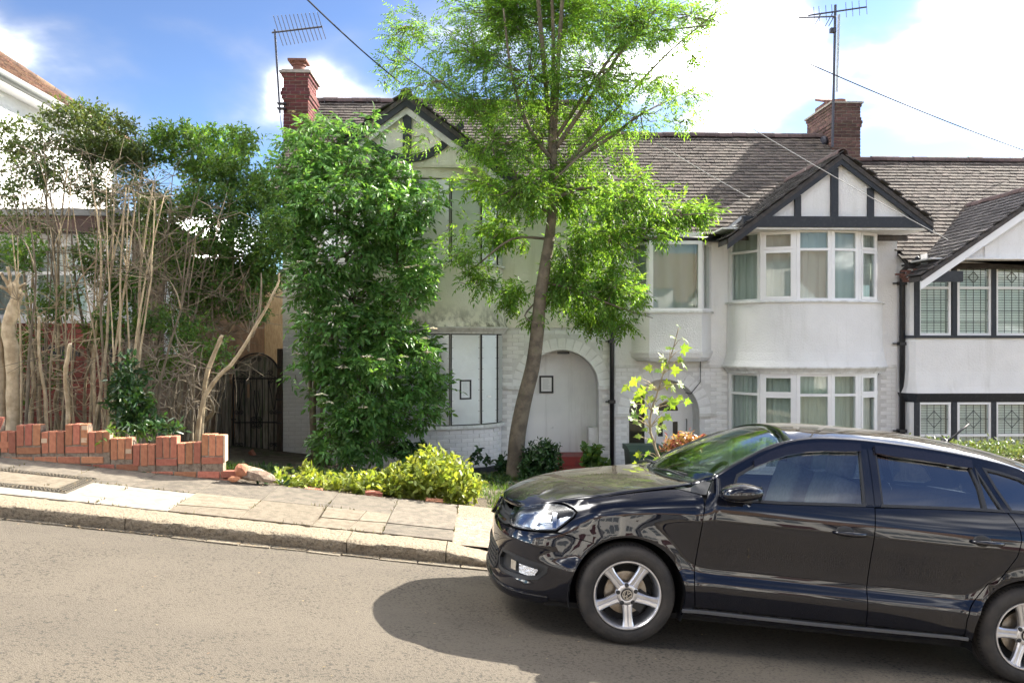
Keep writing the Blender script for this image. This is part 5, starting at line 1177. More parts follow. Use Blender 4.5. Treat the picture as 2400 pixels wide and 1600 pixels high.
def resample(poly, step):
    out = []
    for p, q in zip(poly, poly[1:]+poly[:1]):
        n = max(1, int(math.dist(p, q)/step))
        out += [(p[0]+(q[0]-p[0])*i/n, p[1]+(q[1]-p[1])*i/n) for i in range(n)]
    return out
def shrink(poly, d):
    n = len(poly); A = sum(poly[i][0]*poly[(i+1) % n][1]-poly[(i+1) % n][0]*poly[i][1] for i in range(n)); s = 1 if A > 0 else -1; out = []
    for i in range(n):
        a, b, c = Vector(poly[i-1]), Vector(poly[i]), Vector(poly[(i+1) % n]); d1, d2 = (b-a), (c-b)
        d1 = d1.normalized() if d1.length else d2.normalized(); d2 = d2.normalized() if d2.length else d1
        n1, n2 = Vector((-d1.y, d1.x))*s, Vector((-d2.y, d2.x))*s; m = n1+n2; m = m.normalized() if m.length > 1e-6 else n1
        out.append(tuple(b+m*(d/max(.35, m.dot(n1)))))
    return out
def panel(name, poly, m, parent=CAR, holes=(), gap=.003, off=0.0, step=.03, thick=.014, both=True, fn=side, label=None):
    """a body panel: polygon in (t, z) laid on the car's side surface"""
    poly = resample(shrink(poly, gap), step); holes = [resample(shrink(h, -gap), step) for h in holes]
    us = [p[0] for p in poly]; vs = [p[1] for p in poly]; ex_ = []
    gz_ = sorted(set([round(v, 4) for v in np.arange(.14, 1.45, .03)]+[.40, .412, .425, .44, .455, .795, .805, .815]))
    for u in np.arange(min(us), max(us), .04):
        for v in gz_:
            if min(vs) < v < max(vs) and inside((u, v), poly) and not any(inside((u, v), h) for h in holes):
                if min(math.hypot(u-a, v-b) for L in [poly]+holes for a, b in L) > .014: ex_.append((u, v))
    tri, pts, loops = cdt(poly, holes, ex_)
    e = 2e-3; P = []; N_ = []; I = []
    for u, v in pts:
        p = Vector(fn(u, v)); du = Vector(fn(u+e, v))-Vector(fn(u-e, v)); dv = Vector(fn(u, v+e))-Vector(fn(u, v-e)); n = du.cross(dv).normalized()
        if n.y < 0: n = -n
        if n.x > .2 and p.x < .4: n = -n
        P.append(p+n*off); N_.append(n); I.append(p+n*(off-thick))
    res = []
    for sgn in ((-1, 1) if both else (-1,)):
        mb = MB(); n = len(P); F = [t if sgn > 0 else t[::-1] for t in tri]
        f = lambda q: Vector((q.x, q.y*sgn, q.z))
        V = [f(p) for p in P]+[f(p) for p in I]; rim = []
        for L in loops: rim += [(L[i], n+L[i], n+L[(i+1) % len(L)], L[(i+1) % len(L)]) for i in range(len(L))]
        me = bpy.data.meshes.new(name); me.from_pydata(V, [], F+rim)
        me.polygons.foreach_set('use_smooth', [True]*len(F)+[False]*len(rim)); me.materials.append(m)
        # consistent winding, then exact surface normals on the skin
        acc = sum(pl_.normal.dot(Vector((N_[pl_.vertices[0]].x, N_[pl_.vertices[0]].y*sgn, N_[pl_.vertices[0]].z)))*pl_.area for pl_ in list(me.polygons)[:len(F)])
        if acc < 0: me.flip_normals()
        nr = [Vector((0, 0, 0))]*len(me.loops)
        for pl_ in me.polygons:
            isf = pl_.index < len(F)
            for li in pl_.loop_indices:
                vi = me.loops[li].vertex_index
                nr[li] = Vector((N_[vi].x, N_[vi].y*sgn, N_[vi].z)) if isf and vi < n else pl_.normal.copy()
        me.normals_split_custom_set([tuple(q) for q in nr])
        o = bpy.data.objects.new(name, me); COL.objects.link(o); o.parent = parent[0 if sgn < 0 else 1] if isinstance(parent, tuple) else parent
        res.append(o)
        if label: o['label'] = label
    return tuple(res) if len(res) > 1 else res[0]
def TX(x, z): return (t_of(x, z), z)
def arc_pts(c, a0, a1, n=22, r=AR): return [TX(c[0]+r*math.cos(a0+(a1-a0)*i/n), c[1]+r*math.sin(a0+(a1-a0)*i/n)) for i in range(n+1)]
def acut(c, z, s, r=AR): return c[0]+s*math.sqrt(max(0, r*r-(z-c[1])**2))
FW, RW = ARCHES
hl = [TX(.085, .612), TX(.105, .660), TX(.135, .700), TX(.22, .735), TX(.33, .764), TX(.41, .768), TX(.465, .752), TX(.482, .738), TX(.470, .715), TX(.42, .665), TX(.368, .618), TX(.25, .602), TX(.14, .592), TX(.10, .592)]
# front bumper
a_in = math.acos(max(-1, min(1, (.20-FW[1])/AR)))
jz = .572; jx_ = acut(FW, jz, -1)
ang = lambda z, c=FW, r=AR: math.asin((z-c[1])/r)
bump = [(0, .20), TX(.05, .195), TX(.16, .185), TX(.30, .185), TX(acut(FW, .205, -1), .205)]+arc_pts(FW, math.pi-ang(.205), math.pi-ang(jz), 14)+[TX(.40, .606), TX(.25, .594), TX(.14, .583), TX(.095, .583), TX(.06, .575), (.12, .565), (0, .562)]
fog = [TX(.065, .445), TX(.12, .44), TX(.30, .415), TX(.345, .405), TX(.335, .36), TX(.29, .315), TX(.20, .30), TX(.08, .30), TX(.055, .31), TX(.05, .38)]
grl = [(0, .44), (.30, .435), (.42, .425), (.455, .40), (.46, .33), (.42, .29), (.28, .275), (0, .27)]
body = panel('front_bumper', bump, PAINT, holes=[fog], gap=.002, step=.022)
panel('fog_recess', fog, PLAST, CAR, holes=[], gap=.001, off=-.028, step=.03)
rimf = shrink(fog, .022); panel('fog_surround', fog, PLAST, CAR, holes=[rimf], gap=.0, off=-.002, thick=.03)
fl_ = [TX(.165, .385), TX(.285, .372), TX(.265, .335), TX(.235, .325), TX(.17, .333)]; panel('fog_lamp', fl_, mat('fog_reflector', (.8, .8, .8), .15, metal=.9, bump=.5, bs=60), CAR, off=-.012, gap=0)
fl2 = [TX(.115, .395), TX(.145, .392), TX(.148, .338), TX(.118, .34)]; panel('fog_trim', fl2, CHROME, CAR, off=-.012, gap=0)
lipp = [(0, .200), TX(.05, .195), TX(.16, .186), TX(.30, .187), TX(.37, .20), TX(.36, .225), TX(.30, .225), TX(.16, .225), TX(.05, .238), (0, .245)]
panel('bumper_lip', lipp, PAINT, CAR, off=.014, gap=.001, thick=.03)
panel('lower_grille', grl, PLAST, CAR, off=.004, gap=0, thick=.01)
# mesh bars of the lower grille
for i in range(5):
    z = .29+.028*i; panel('grille_bar', [(0, z), (.43, z), (.43, z+.008), (0, z+.008)], PLAST, CAR, off=.014, gap=0, thick=.012, step=.05)
ug = [(0, .568), (.12, .571), TX(.06, .582), TX(.09, .60), TX(.115, .66), TX(.10, .672), (.3, .664), (0, .662)]
panel('upper_grille', ug, PLAST, CAR, off=-.012, gap=.002)
for z in (.596, .632): panel('grille_strip', [(0, z), (.30, z), (.47, z+.004), (.47, z+.016), (.30, z+.012), (0, z+.012)], CHROME if z < .6 else PLAST, CAR, off=.002, gap=0, thick=.012)
# headlamp: lens over a reflector bowl with its inner pieces
panel('headlamp_bowl', hl, mat('lamp_chrome', (.85, .87, .9), .3, metal=1), CAR, off=-.035, gap=.004, thick=.004)
panel('headlamp_housing', hl, PLAST, CAR, holes=[shrink(hl, .012)], off=-.002, gap=.002, thick=.04)
lens = panel('headlamp', hl, LENS, CAR, off=.0, gap=.003, thick=.003)
for (xa, xb, z0, z1, mm) in ((.235, .255, .645, .705, CHROME), (.345, .37, .635, .722, CHROME), (.225, .36, .655, .662, CHROME)):
    panel('lamp_divider', [TX(xa, z0), TX(xb, z0), TX(xb, z1), TX(xa, z1)], mm, lens, off=-.010, gap=0, thick=.02)
panel('lamp_shade', [TX(.12, .62), TX(.235, .62), TX(.235, .70), TX(.15, .675)], mat('lamp_blue', (.3, .36, .46), .1, metal=.9), lens, off=-.02, gap=0, thick=.005)
# wing
seamA = [(1.246, .262), (1.222, .40), (1.222, .50), (1.236, .75), (1.247, .885), (1.272, .96), (1.30, 1.015)]
wing = arc_pts(FW, math.pi-ang(jz), ang(.205), 24)+[TX(acut(FW, .205, 1)+.02, .20), TX(1.19, .205)]+[TX(x, z) for x, z in seamA[:5]]+[TX(1.235, .93), TX(1.10, .945), TX(1.02, .934), TX(.8, .888), TX(.62, .842), TX(.50, .808), TX(.42, .787), TX(.352, .770), TX(.41, .7745), TX(.468, .760), TX(.490, .742), TX(.474, .708), TX(.425, .66), TX(.377, .614), TX(.41, .604)]
panel('front_wing', wing, PAINT, CAR, step=.022)
trim = [TX(1.10, .948), TX(1.235, .932), TX(1.262, .935), TX(1.296, 1.012), TX(1.262, 1.012), TX(1.19, .968)]
panel('quarter_trim', trim, PLAST, CAR, off=-.004)
# doors
seamB = [(2.296, .262), (2.28, .42), (2.283, .7), (2.294, .967)]
fd_ = [TX(x, z) for x, z in seamA[:6]]+[TX(1.45, belt(1.45)-.004), TX(1.8, belt(1.8)), TX(2.05, belt(2.05)), TX(2.294, belt(2.294))]+[TX(x, z) for x, z in seamB[::-1][1:]]+[TX(1.8, .258)]
fdoor = panel('front_door', fd_, PAINT, CAR)
seamC = [(3.135, 1.02), (3.165, .985), (3.20, .925), (3.205, .87), (3.18, .765), (3.13, .68), (3.075, .60)]
ra = [TX(x, z) for x, z in ((acut(RW, .585, -1, AR+.06), .585), (2.915, .43), (2.90, .36), (2.905, .262))]
rd_ = [TX(x, z) for x, z in seamB]+[TX(2.5, belt(2.5)), TX(2.8, belt(2.8))]+[TX(x, z) for x, z in seamC]+ra+[TX(2.6, .258)]
rdoor = panel('rear_door', rd_, PAINT, CAR)
sill = [TX(1.19, .207), TX(1.24, .255), TX(2.3, .252), TX(2.9, .256), TX(acut(RW, .22, -1)-.0, .22), TX(2.5, .195), TX(1.5, .195)]
panel('sill', sill, PAINT, CAR)
panel('sill_trim', [TX(1.17, .232), TX(2.0, .228), TX(2.93, .236), TX(2.93, .25), TX(2.0, .243), TX(1.17, .247)], mat('satin_strip', (.30, .31, .33), .3, metal=.7), CAR, off=.012, gap=0, thick=.014)
rq = [(p[0], p[1]) for p in ra[::-1]][0:0]+[TX(acut(RW, .22, -1), .22)]+arc_pts(RW, math.pi-ang(.22, RW), ang(.22, RW), 26)+[TX(3.75, .20), (TMAX-.3, .21), (TMAX, .22), (TMAX, 1.0), (TMAX-.5, 1.0), TX(3.6, 1.02), TX(3.40, 1.03), TX(3.16, 1.023)]+[TX(x, z) for x, z in seamC]+ra
panel('rear_quarter', rq, PAINT, CAR, step=.025)
tl = [TX(3.72, .98), TX(3.86, .98), TX(3.93, .93), TX(3.93, .78), TX(3.86, .72), TX(3.76, .76)]
panel('tail_lamp', tl, mat('tail_red', (.35, .01, .01), .1, coat=1), CAR, off=.006, gap=0, thick=.01)
# greenhouse: frames and glass
top = [TX(x, rail(x)) for x in (1.30, 1.45, 1.6, 1.76, 1.88, 2.0, 2.15, 2.3, 2.5, 2.7, 2.9, 3.1, 3.25, 3.4, 3.55, 3.65, 3.75)]
botl = [TX(x, belt(x)) for x in (3.62, 3.4, 3.15, 2.9, 2.6, 2.3, 2.0, 1.7, 1.45, 1.30)]
ro = lambda x, d: TX(x, rail(x)-d)
fg = [TX(1.40, belt(1.4)+.012), TX(1.7, belt(1.7)+.012), TX(2.0, belt(2.0)+.012), TX(2.225, belt(2.2)+.012), TX(2.232, 1.15), ro(2.24, .052), ro(2.1, .05), ro(2.0, .05), ro(1.88, .05), ro(1.76, .055), ro(1.6, .062), ro(1.45, .068)]
rg = [TX(2.345, belt(2.35)+.012), TX(2.7, belt(2.7)+.012), TX(2.985, belt(2.985)+.012), TX(2.975, 1.15), ro(2.94, .065), ro(2.8, .056), ro(2.6, .052), ro(2.345, .052)]
rq2 = [TX(3.005, belt(3.0)+.012), TX(3.10, belt(3.1)+.012), TX(3.06, 1.10), ro(2.985, .085)]
cq = [TX(3.165, 1.035), TX(3.42, 1.045), TX(3.46, 1.07), TX(3.38, 1.165), TX(3.26, 1.225), TX(3.13, 1.252), TX(3.045, 1.262), TX(3.09, 1.16)]
panel('window_frame', top+botl, PAINT, CAR, holes=[fg, rg, rq2, cq], gap=.001, step=.025)
for nm, pg, mm in (('front_side_glass', fg, CGL), ('rear_side_glass', rg, CGD), ('quarter_light', rq2, CGD), ('rear_quarter_glass', cq, CGD)):
    panel(nm, pg, mm, CAR, gap=-.004, off=-.010, thick=.003)
    panel('window_seal', shrink(pg, -.012), PLAST, CAR, holes=[shrink(pg, .004)], gap=0, off=.002, thick=.016)
panel('b_pillar_cover', [TX(2.236, .98), TX(2.288, .985), TX(2.288, rail(2.29)-.05), TX(2.246, rail(2.25)-.05)], mat('gloss_black', (.01, .01, .012), .1, coat=1), CAR, off=.003, gap=0, thick=.004)
panel('b_pillar_cover', [TX(2.296, .985), TX(2.338, .988), TX(2.338, rail(2.34)-.05), TX(2.296, rail(2.3)-.05)], MATS['gloss_black'], CAR, off=.003, gap=0, thick=.004)
# wind deflectors over the side windows
DEF = glassmat('smoked_plastic', (.10, .10, .12), 1.6)
def deflector(xs, d0, d1):
    lo_ = [ro(x, d1*(1 if 0 < i < len(xs)-1 else .9)) for i, x in enumerate(xs)]; hi_ = [ro(x, d0) for x in xs]
    panel('wind_deflector', hi_+lo_[::-1], mat('smoked_deflector', (.012, .012, .018), .12, coat=.6), CAR, off=.022, gap=0, thick=.02)
deflector([1.55, 1.66, 1.76, 1.88, 2.0, 2.12, 2.245], .028, .080); deflector([2.335, 2.45, 2.6, 2.75, 2.88, 2.955], .028, .082)
# top skins: bonnet, windscreen, roof, rear window as lofted strips
bcz = pch([.03, .05, .09, .2, .36, .6, .87, 1.06], [.672, .70, .735, .80, .862, .915, .953, .972])
def strip(name, rows, m, parent=CAR, ns=17, thick=.012, expo=2.3):
    """rows = [(centre (x, z), edge (x, y, z))]"""
    V = []; n = len(rows)
    for (cx, cz), (ex_, ey_, ez_) in rows:
        for j in range(-ns, ns+1):
            s = j/ns; a = abs(s); k = a**expo; V.append((cx+(ex_-cx)*a*a, ey_*s, cz+(ez_-cz)*k))
    w = 2*ns+1; mb = MB(); mb.add(V, [(i*w+j, i*w+j+1, (i+1)*w+j+1, (i+1)*w+j) for i in range(n-1) for j in range(w-1)])
    o = mb.build(name, m, parent, smooth=True); md = o.modifiers.new('thickness', 'SOLIDIFY'); md.thickness = thick; md.offset = -1 if o.data.polygons[len(o.data.polygons)//2].normal.z > 0 else 1
    return o
def edge3(x, z): return side(t_of(x, z), z)
rows = []
for u in np.linspace(0, 1, 30):
    xc_ = .045+(1.075-.045)*u**1.15; xe = .128+(1.205-.128)*u**1.05; ze_ = ftop(xe)-.001; q = edge3(xe, ze_); rows.append(((xc_, bcz(xc_)), (q[0], q[1]-.004, q[2])))
bon = strip('bonnet', rows, PAINT, expo=2.6)
wcz = pch([1.06, 1.25, 1.5, 1.74, 1.83], [.968, 1.095, 1.235, 1.345, 1.378])
rows = []
for u in np.linspace(0, 1, 20):
    xc_ = 1.085+(1.815-1.085)*u; xe = 1.235+(1.755-1.235)*u; q = edge3(xe, rail(xe)); rows.append(((xc_, wcz(xc_)), (q[0], q[1]-.045, q[2]-.004)))
wsc = strip('windscreen', rows, WGL, expo=2.2, thick=.005)
for sg in (-1, 1):   # A pillars
    mb = MB(); V = []; P1_ = []
    for u in np.linspace(0, 1, 24):
        xe = 1.20+(1.84-1.20)*u; q = edge3(xe, rail(xe)); V += [(q[0], (q[1]+.003)*sg, q[2]-.012), (q[0]-.004, (q[1]-.010)*sg, q[2]+.006), (q[0]-.004, (q[1]-.030)*sg, q[2]+.008), (q[0], (q[1]-.05)*sg, q[2]-.004)]
    mb.add(V, [(i*4+k, (i+1)*4+k, (i+1)*4+k+1, i*4+k+1) for i in range(23) for k in range(3)]); mb.build('pillar', PAINT, CAR, smooth=True)
rcz = pch([1.80, 1.95, 2.2, 2.6, 3.0, 3.3, 3.55, 3.68], [1.372, 1.398, 1.420, 1.428, 1.412, 1.378, 1.33, 1.295])
rows = []
for u in np.linspace(0, 1, 34):
    xc_ = 1.822+(3.66-1.822)*u; xe = 1.76+(3.52-1.76)*u; q = edge3(xe, rail(xe)); rows.append(((xc_, rcz(xc_)), (q[0], q[1]-.002, q[2]-.001)))
strip('roof', rows, PAINT, expo=2.6, thick=.02)
rows = []
for u in np.linspace(0, 1, 14):
    xc_ = 3.67+(3.93-3.67)*u; zc_ = 1.29-(1.29-.99)*u**.9; xe = 3.53+(3.70-3.53)*u; ze_ = rail(xe)-.02-(.09*u); q = edge3(min(xe, 3.84), min(ze_, rail(min(xe, 3.84)))); rows.append(((xc_, zc_), (q[0], q[1]-.02, q[2])))
strip('rear_window', rows, CGD, thick=.005)
# dark inner shell, arch liners, floor
mb = MB(); us = np.linspace(0, TMAX, 110); vs = np.linspace(.17, .93, 18)
for sg in (-1, 1):
    V = []; ok = []
    for u in us:
        for v in vs:
            x, y, z = side(u, min(v, ftop(min(PXf(u), 1.2))-.02 if PXf(u) < 1.2 else v)); c = Vector((x-1.95, y)); c = c*(1-.045/max(.1, c.length)); V.append((x+(.04 if x < .3 else 0), max(0, y-.045)*sg, z)); ok.append(min(math.hypot(x-c_[0], z-c_[1]) for c_ in ARCHES) > AR-.01)
    n = len(vs); mb.add(V, [f for i in range(len(us)-1) for k in range(n-1) for f in [(i*n+k, (i+1)*n+k, (i+1)*n+k+1, i*n+k+1)] if all(ok[q] for q in f)])
mb.box((.35, -.70, .16), (3.7, .70, .19)); mb.box((.16, -.50, .20), (1.10, .50, .64)); mb.box((.36, -.70, .20), (.46, .70, .62)); mb.box((1.12, -.70, .60), (1.16, .70, .90)); mb.build('inner_shell', SHELL, CAR)  # engine-bay block added unseen to stop sun leaking through onto the road
for c in ARCHES:
    for sg in (-1, 1):
        m_ = MB(); V = []; n = 26
        for i in range(n+1):
            a = -.35+(math.pi+.7)*i/n
            for y in (.815, .5): V.append((c[0]+(AR+.012)*math.cos(a), y*sg, c[1]+(AR+.012)*math.sin(a)))
        m_.add(V, [(2*i, 2*i+2, 2*i+3, 2*i+1) for i in range(n)]); m_.add([(c[0]+(AR+.012)*math.cos(-.35+(math.pi+.7)*i/n), .5*sg, c[1]+(AR+.012)*math.sin(-.35+(math.pi+.7)*i/n)) for i in range(n+1)], [tuple(range(n+1))]); m_.build('arch_liner', SHELL, CAR)
# wheels
def wheel(cx, sg):
    w = bpy.data.objects.new('wheel', None); COL.objects.link(w); w.parent = CAR; w.location = (cx, sg*.815, .295); w.rotation_euler = (0, R(random.uniform(0, 70)), 0 if sg < 0 else math.pi)
    t = MB(); prof = [(.196, .012), (.205, -.004), (.225, -.012), (.255, -.012), (.275, -.004), (.289, .010), (.296, .028), (.298, .045), (.298, .052), (.290, .053), (.290, .058), (.299, .059), (.300, .085), (.291, .086), (.291, .092), (.300, .093), (.299, .125), (.290, .126), (.290, .132), (.298, .133), (.296, .155), (.285, .172), (.255, .188), (.2, .185)]
    t.lathe((0, 0, 0), (0, 1, 0), prof, 72); t.build('tyre', RUB, w, autos=R(45))
    tr = MB()
    for k in range(72):
        a = 2*math.pi*k/72; ca, sa = math.cos(a), math.sin(a); ca2, sa2 = math.cos(a+.02), math.sin(a+.02)
        q = [(.2925, .014), (.2995, .036)]
        tr.add([(r*c_, y-.0015, r*s_) for r, y in q for c_, s_ in ((ca, sa), (ca2, sa2))], [(0, 1, 3, 2)])
    tr.build('tread_groove', SHELL, w)
    rm = MB(); rm.lathe((0, 0, 0), (0, 1, 0), [(.206, -.002), (.203, -.010), (.196, -.010), (.188, .0), (.183, .02), (.178, .06), (.176, .15), (.19, .175)], 64); rm.build('rim', ALLOY, w, autos=R(40))
    for k in range(5):
        a = math.pi/2+2*math.pi*k/5; s = MB(); secs = [(.035, .074, .012, .03), (.07, .058, .008, .03), (.11, .053, .006, .028), (.15, .055, .002, .026), (.178, .066, -.001, .024), (.190, .078, -.003, .022)]
        V = []; u = Vector((math.cos(a), 0, math.sin(a))); v = Vector((-math.sin(a), 0, math.cos(a)))
        for r, wd, d0, dp in secs:
            for wv, dv in ((-wd/2, d0+dp), (-wd/2, d0+.006), (-wd/2*.72, d0), (-.004, d0+.001), (0, d0+.005), (.004, d0+.001), (wd/2*.72, d0), (wd/2, d0+.006), (wd/2, d0+dp)): V.append(u*r+v*wv+Vector((0, dv, 0)))
        n = 9; s.add(V, [(i*n+j, i*n+j+1, (i+1)*n+j+1, (i+1)*n+j) for i in range(len(secs)-1) for j in range(n-1)]); s.build('spoke', ALLOY, w, autos=R(30))
        b = MB(); ab = a+math.pi/5; c = (math.cos(ab)*.056, .006, math.sin(ab)*.056); b.lathe(c, (0, -1, 0), [(0, .003), (.008, .003), (.010, 0), (.013, 0), (.013, -.02)], 12); b.build('wheel_bolt', PLAST, w, autos=R(40))
    h = MB(); h.lathe((0, .012, 0), (0, -1, 0), [(.072, -.02), (.070, -.004), (.06, .004), (.04, .006), (.036, .004)], 36); h.build('hub', ALLOY, w, autos=R(40))
    cp_ = MB(); cp_.lathe((0, .012, 0), (0, -1, 0), [(.036, 0), (.034, .009), (.0, .011)], 32); cap = cp_.build('centre_cap', mat('cap_black', (.01, .01, .012), .25), w, autos=R(40))
    emblem(cap, .030, .0005)
    d = MB(); d.lathe((0, .07, 0), (0, 1, 0), [(0, 0), (.128, 0), (.128, .02), (0, .02)], 40); d.build('brake_disc', mat('brake_steel', (.34, .31, .27), .35, (.22, .17, .12), 20, .8, metal=.8), w, autos=R(40))
    d = MB(); d.box((.06, .055, -.05), (.14, .11, .07)); d.build('brake_caliper', PLAST, w)
    d = MB(); d.lathe((0, .12, 0), (0, 1, 0), [(0, 0), (.178, 0)], 32); d.build('rim_back', SHELL, w)
    return w
def emblem(parent, r, y):
    """ring with a V standing on a W"""
    e = MB(); n = 32; V = []
    for k in range(n):
        a = 2*math.pi*k/n
        for q in (r, r*.86): V.append((q*math.cos(a), y, q*math.sin(a)))
    e.add(V, [(2*k, 2*((k+1) % n), 2*((k+1) % n)+1, 2*k+1) for k in range(n)])
    def st(a, b):
        a, b = Vector((a[0]*r, y, a[1]*r)), Vector((b[0]*r, y, b[1]*r)); d = (b-a).normalized(); s = Vector((-d.z, 0, d.x))*r*.075; e.add([a-s, b-s, b+s, a+s], [(0, 1, 2, 3)])
    for s in (-1, 1):
        st((s*.36, .82), (0, .12)); st((s*.78, .50), (s*.36, -.80)); st((s*.36, -.80), (0, -.02))
    e.build('emblem', CHROME, parent)
for c in ARCHES:
    for sg in (-1, 1): wheel(c[0], sg)
bd = bpy.data.objects.new('bonnet_badge', None); COL.objects.link(bd); bd.parent = CAR; bd.location = (.012, 0, .635); bd.rotation_euler = (R(-22), 0, R(-90))
m_ = MB(); m_.lathe((0, 0, 0), (0, 1, 0), [(0, 0), (.062, 0), (.062, .02), (0, .02)], 32); m_.build('badge_disc', MATS['cap_black'], bd, autos=R(40)); emblem(bd, .062, -.002)
# mirrors
for sg in (-1, 1):
    mr = bpy.data.objects.new('door_mirror', None); COL.objects.link(mr); mr.parent = CAR
    bm = bmesh.new(); bmesh.ops.create_uvsphere(bm, u_segments=28, v_segments=16, radius=1)
    for v in bm.verts:
        x, y, z = v.co; sq = lambda q, p: math.copysign(abs(q)**p, q)
        xx = sq(x, .8); v.co = Vector((1.435+.128*xx, sg*(.895+.09*sq(y, .75)), .978+.018*xx+(.060 if z > 0 else .048)*sq(z, .75)*(1-.30*max(0, xx))*(1-.1*max(0, -xx))))
    me = bpy.data.meshes.new('mirror_shell'); bm.to_mesh(me); bm.free(); me.materials.append(PAINT); me.polygons.foreach_set('use_smooth', [True]*len(me.polygons)); o = bpy.data.objects.new('mirror_shell', me); COL.objects.link(o); o.parent = mr
    m_ = MB(); m_.prism([(1.40, sg*.90, .93), (1.50, sg*.90, .925), (1.47, sg*.76, .915), (1.36, sg*.76, .92)], (0, 0, .028)); m_.prism([(1.33, sg*.80, .925), (1.50, sg*.80, .925), (1.49, sg*.765, .915), (1.30, sg*.765, .915)], (0, 0, .03)); m_.build('mirror_foot', PLAST, mr)
    m_ = MB(); m_.prism([(1.33, sg*.84, .956), (1.53, sg*.985, .950), (1.53, sg*.985, .958), (1.33, sg*.84, .964)], (.01, 0, .0)); 
    m_ = MB(); m_.prism([(1.27, sg*.772, .935), (1.46, sg*.785, .93), (1.33, sg*.745, 1.02), (1.30, sg*.745, 1.02)], (0, -sg*.02, 0)); m_.build('mirror_base', PLAST, mr)
    m_ = MB(); m_.lathe((1.545, sg*.895, .985), (1, 0, 0), [(0, 0), (.05, 0)], 20); gl = m_.build('mirror_glass', CHROME, mr)
    # door handles
    for xh, zh, dd in ((2.135, .800, fdoor), (2.985, .832, rdoor)):
        par = dd[0 if sg < 0 else 1]; q = side(t_of(xh-.03, zh), zh)
        m_ = MB(); V = []
        h_ = MB(); pts = []; rs = []
        for i in range(11):
            f = i/10; x = xh-.10+.20*f; y = side(t_of(x, zh), zh)[1]; pts.append((x, sg*(y+.030*math.sin(math.pi*min(1, max(0, f)))**.5+.004), zh+.004*f)); rs.append(.010+.006*math.sin(math.pi*f))
        h_.tube(pts, rs, 10); h_.build('door_handle', PAINT, par, smooth=True)
        bm = bmesh.new(); bmesh.ops.create_uvsphere(bm, u_segments=20, v_segments=12, radius=1)
        for v in bm.verts: v.co = Vector((q[0]+.058*v.co.x, sg*(q[1]-.002+.007*v.co.y), zh+.004+.040*v.co.z))
        me = bpy.data.meshes.new('handle_cup'); bm.to_mesh(me); bm.free(); me.materials.append(PLAST); o = bpy.data.objects.new('handle_cup', me); COL.objects.link(o); o.parent = par
# interior
for sg in (-1, 1):
    s = bpy.data.objects.new('front_seat', None); COL.objects.link(s); s.parent = CAR
    def cush(nm, c, sz, rot=0):
        bm = bmesh.new(); bmesh.ops.create_cube(bm, size=1); bmesh.ops.subdivide_edges(bm, edges=bm.edges, cuts=4, use_grid_fill=True)
        for v in bm.verts:
            q = v.co*2; k = 1-.10*(q.y*q.y+q.z*q.z)*.5; v.co = Vector((v.co.x*sz[0]*(1-.25*(abs(q.y)**4+abs(q.z)**4)*.5), v.co.y*sz[1]*k, v.co.z*sz[2]*k))
        bm.transform(Matrix.Translation(c) @ Matrix.Rotation(rot, 4, 'Y')); me = bpy.data.meshes.new(nm); bm.to_mesh(me); bm.free(); me.materials.append(SEAT); me.polygons.foreach_set('use_smooth', [True]*len(me.polygons)); o = bpy.data.objects.new(nm, me); COL.objects.link(o); o.parent = s
    cush('cushion', (1.85, sg*.36, .50), (.5, .50, .16)); cush('backrest', (2.16, sg*.36, .80), (.15, .48, .66), .22); cush('headrest', (2.25, sg*.36, 1.19), (.11, .26, .19), .12)
s = bpy.data.objects.new('rear_seat', None); COL.objects.link(s); s.parent = CAR
m_ = MB(); m_.prism([(2.95, -.64, .45), (3.12, -.64, 1.02), (3.26, -.64, 1.02), (3.15, -.64, .40)], (0, 1.28, 0)); m_.box((2.5, -.64, .4), (3.0, .64, .55)); m_.build('bench', SEAT, s)
m_ = MB(); m_.prism([(1.14, -.68, .92), (1.30, -.68, .945), (1.50, -.68, .90), (1.48, -.68, .60), (1.14, -.68, .60)], (0, 1.36, 0)); m_.build('dashboard', PLAST, CAR)
m_ = MB(); n = 28; c = Vector((1.60, .36, .90)); ax_ = Vector((.85, 0, -.5)).normalized(); u = Vector((0, 1, 0)); v = ax_.cross(u); m_.tube([c+(u*math.cos(2*math.pi*k/n)+v*math.sin(2*math.pi*k/n))*.185 for k in range(n+1)], .016, 8); m_.tube([c-u*.18, c+u*.18], .014, 6); m_.build('steering_wheel', PLAST, CAR, smooth=True)
m_ = MB(); m_.box((1.78, -.09, 1.27), (1.80, .11, 1.32)); m_.build('interior_mirror', PLAST, CAR)
# wipers, scuttle, roof aerial
sct = []
for u in np.linspace(0, 1, 9): pass
rows = []
for u in np.linspace(0, 1, 5):
    xc_ = 1.07+.03*u; q = edge3(1.195+.05*u, rail(1.195+.05*u)); rows.append(((xc_, .958+.012*u), (q[0]-.01, q[1]-.03, q[2]-.022+.01*u)))
strip('scuttle', rows, PLAST, thick=.01)
for y0, y1, x1 in ((-.50, .05, 1.16), (.12, .60, 1.165)):
    m_ = MB(); m_.tube([(1.10, y1, .985), (1.13, (y0+y1)/2, 1.012), (x1+.02, y0, 1.005)], [.010, .008, .006], 6); m_.bar((1.135, y1-.02, 1.005), (x1+.035, y0-.02, 1.018), .012, .016); m_.build('wiper', PLAST, CAR)
m_ = MB(); m_.tube([(3.14, 0, 1.39), (3.30, 0, 1.545)], [.010, .006], 8); m_.lathe((3.13, 0, 1.39), (0, 0, 1), [(.03, 0), (.02, .03), (0, .035)], 12); m_.build('roof_aerial', PLAST, CAR, smooth=True)
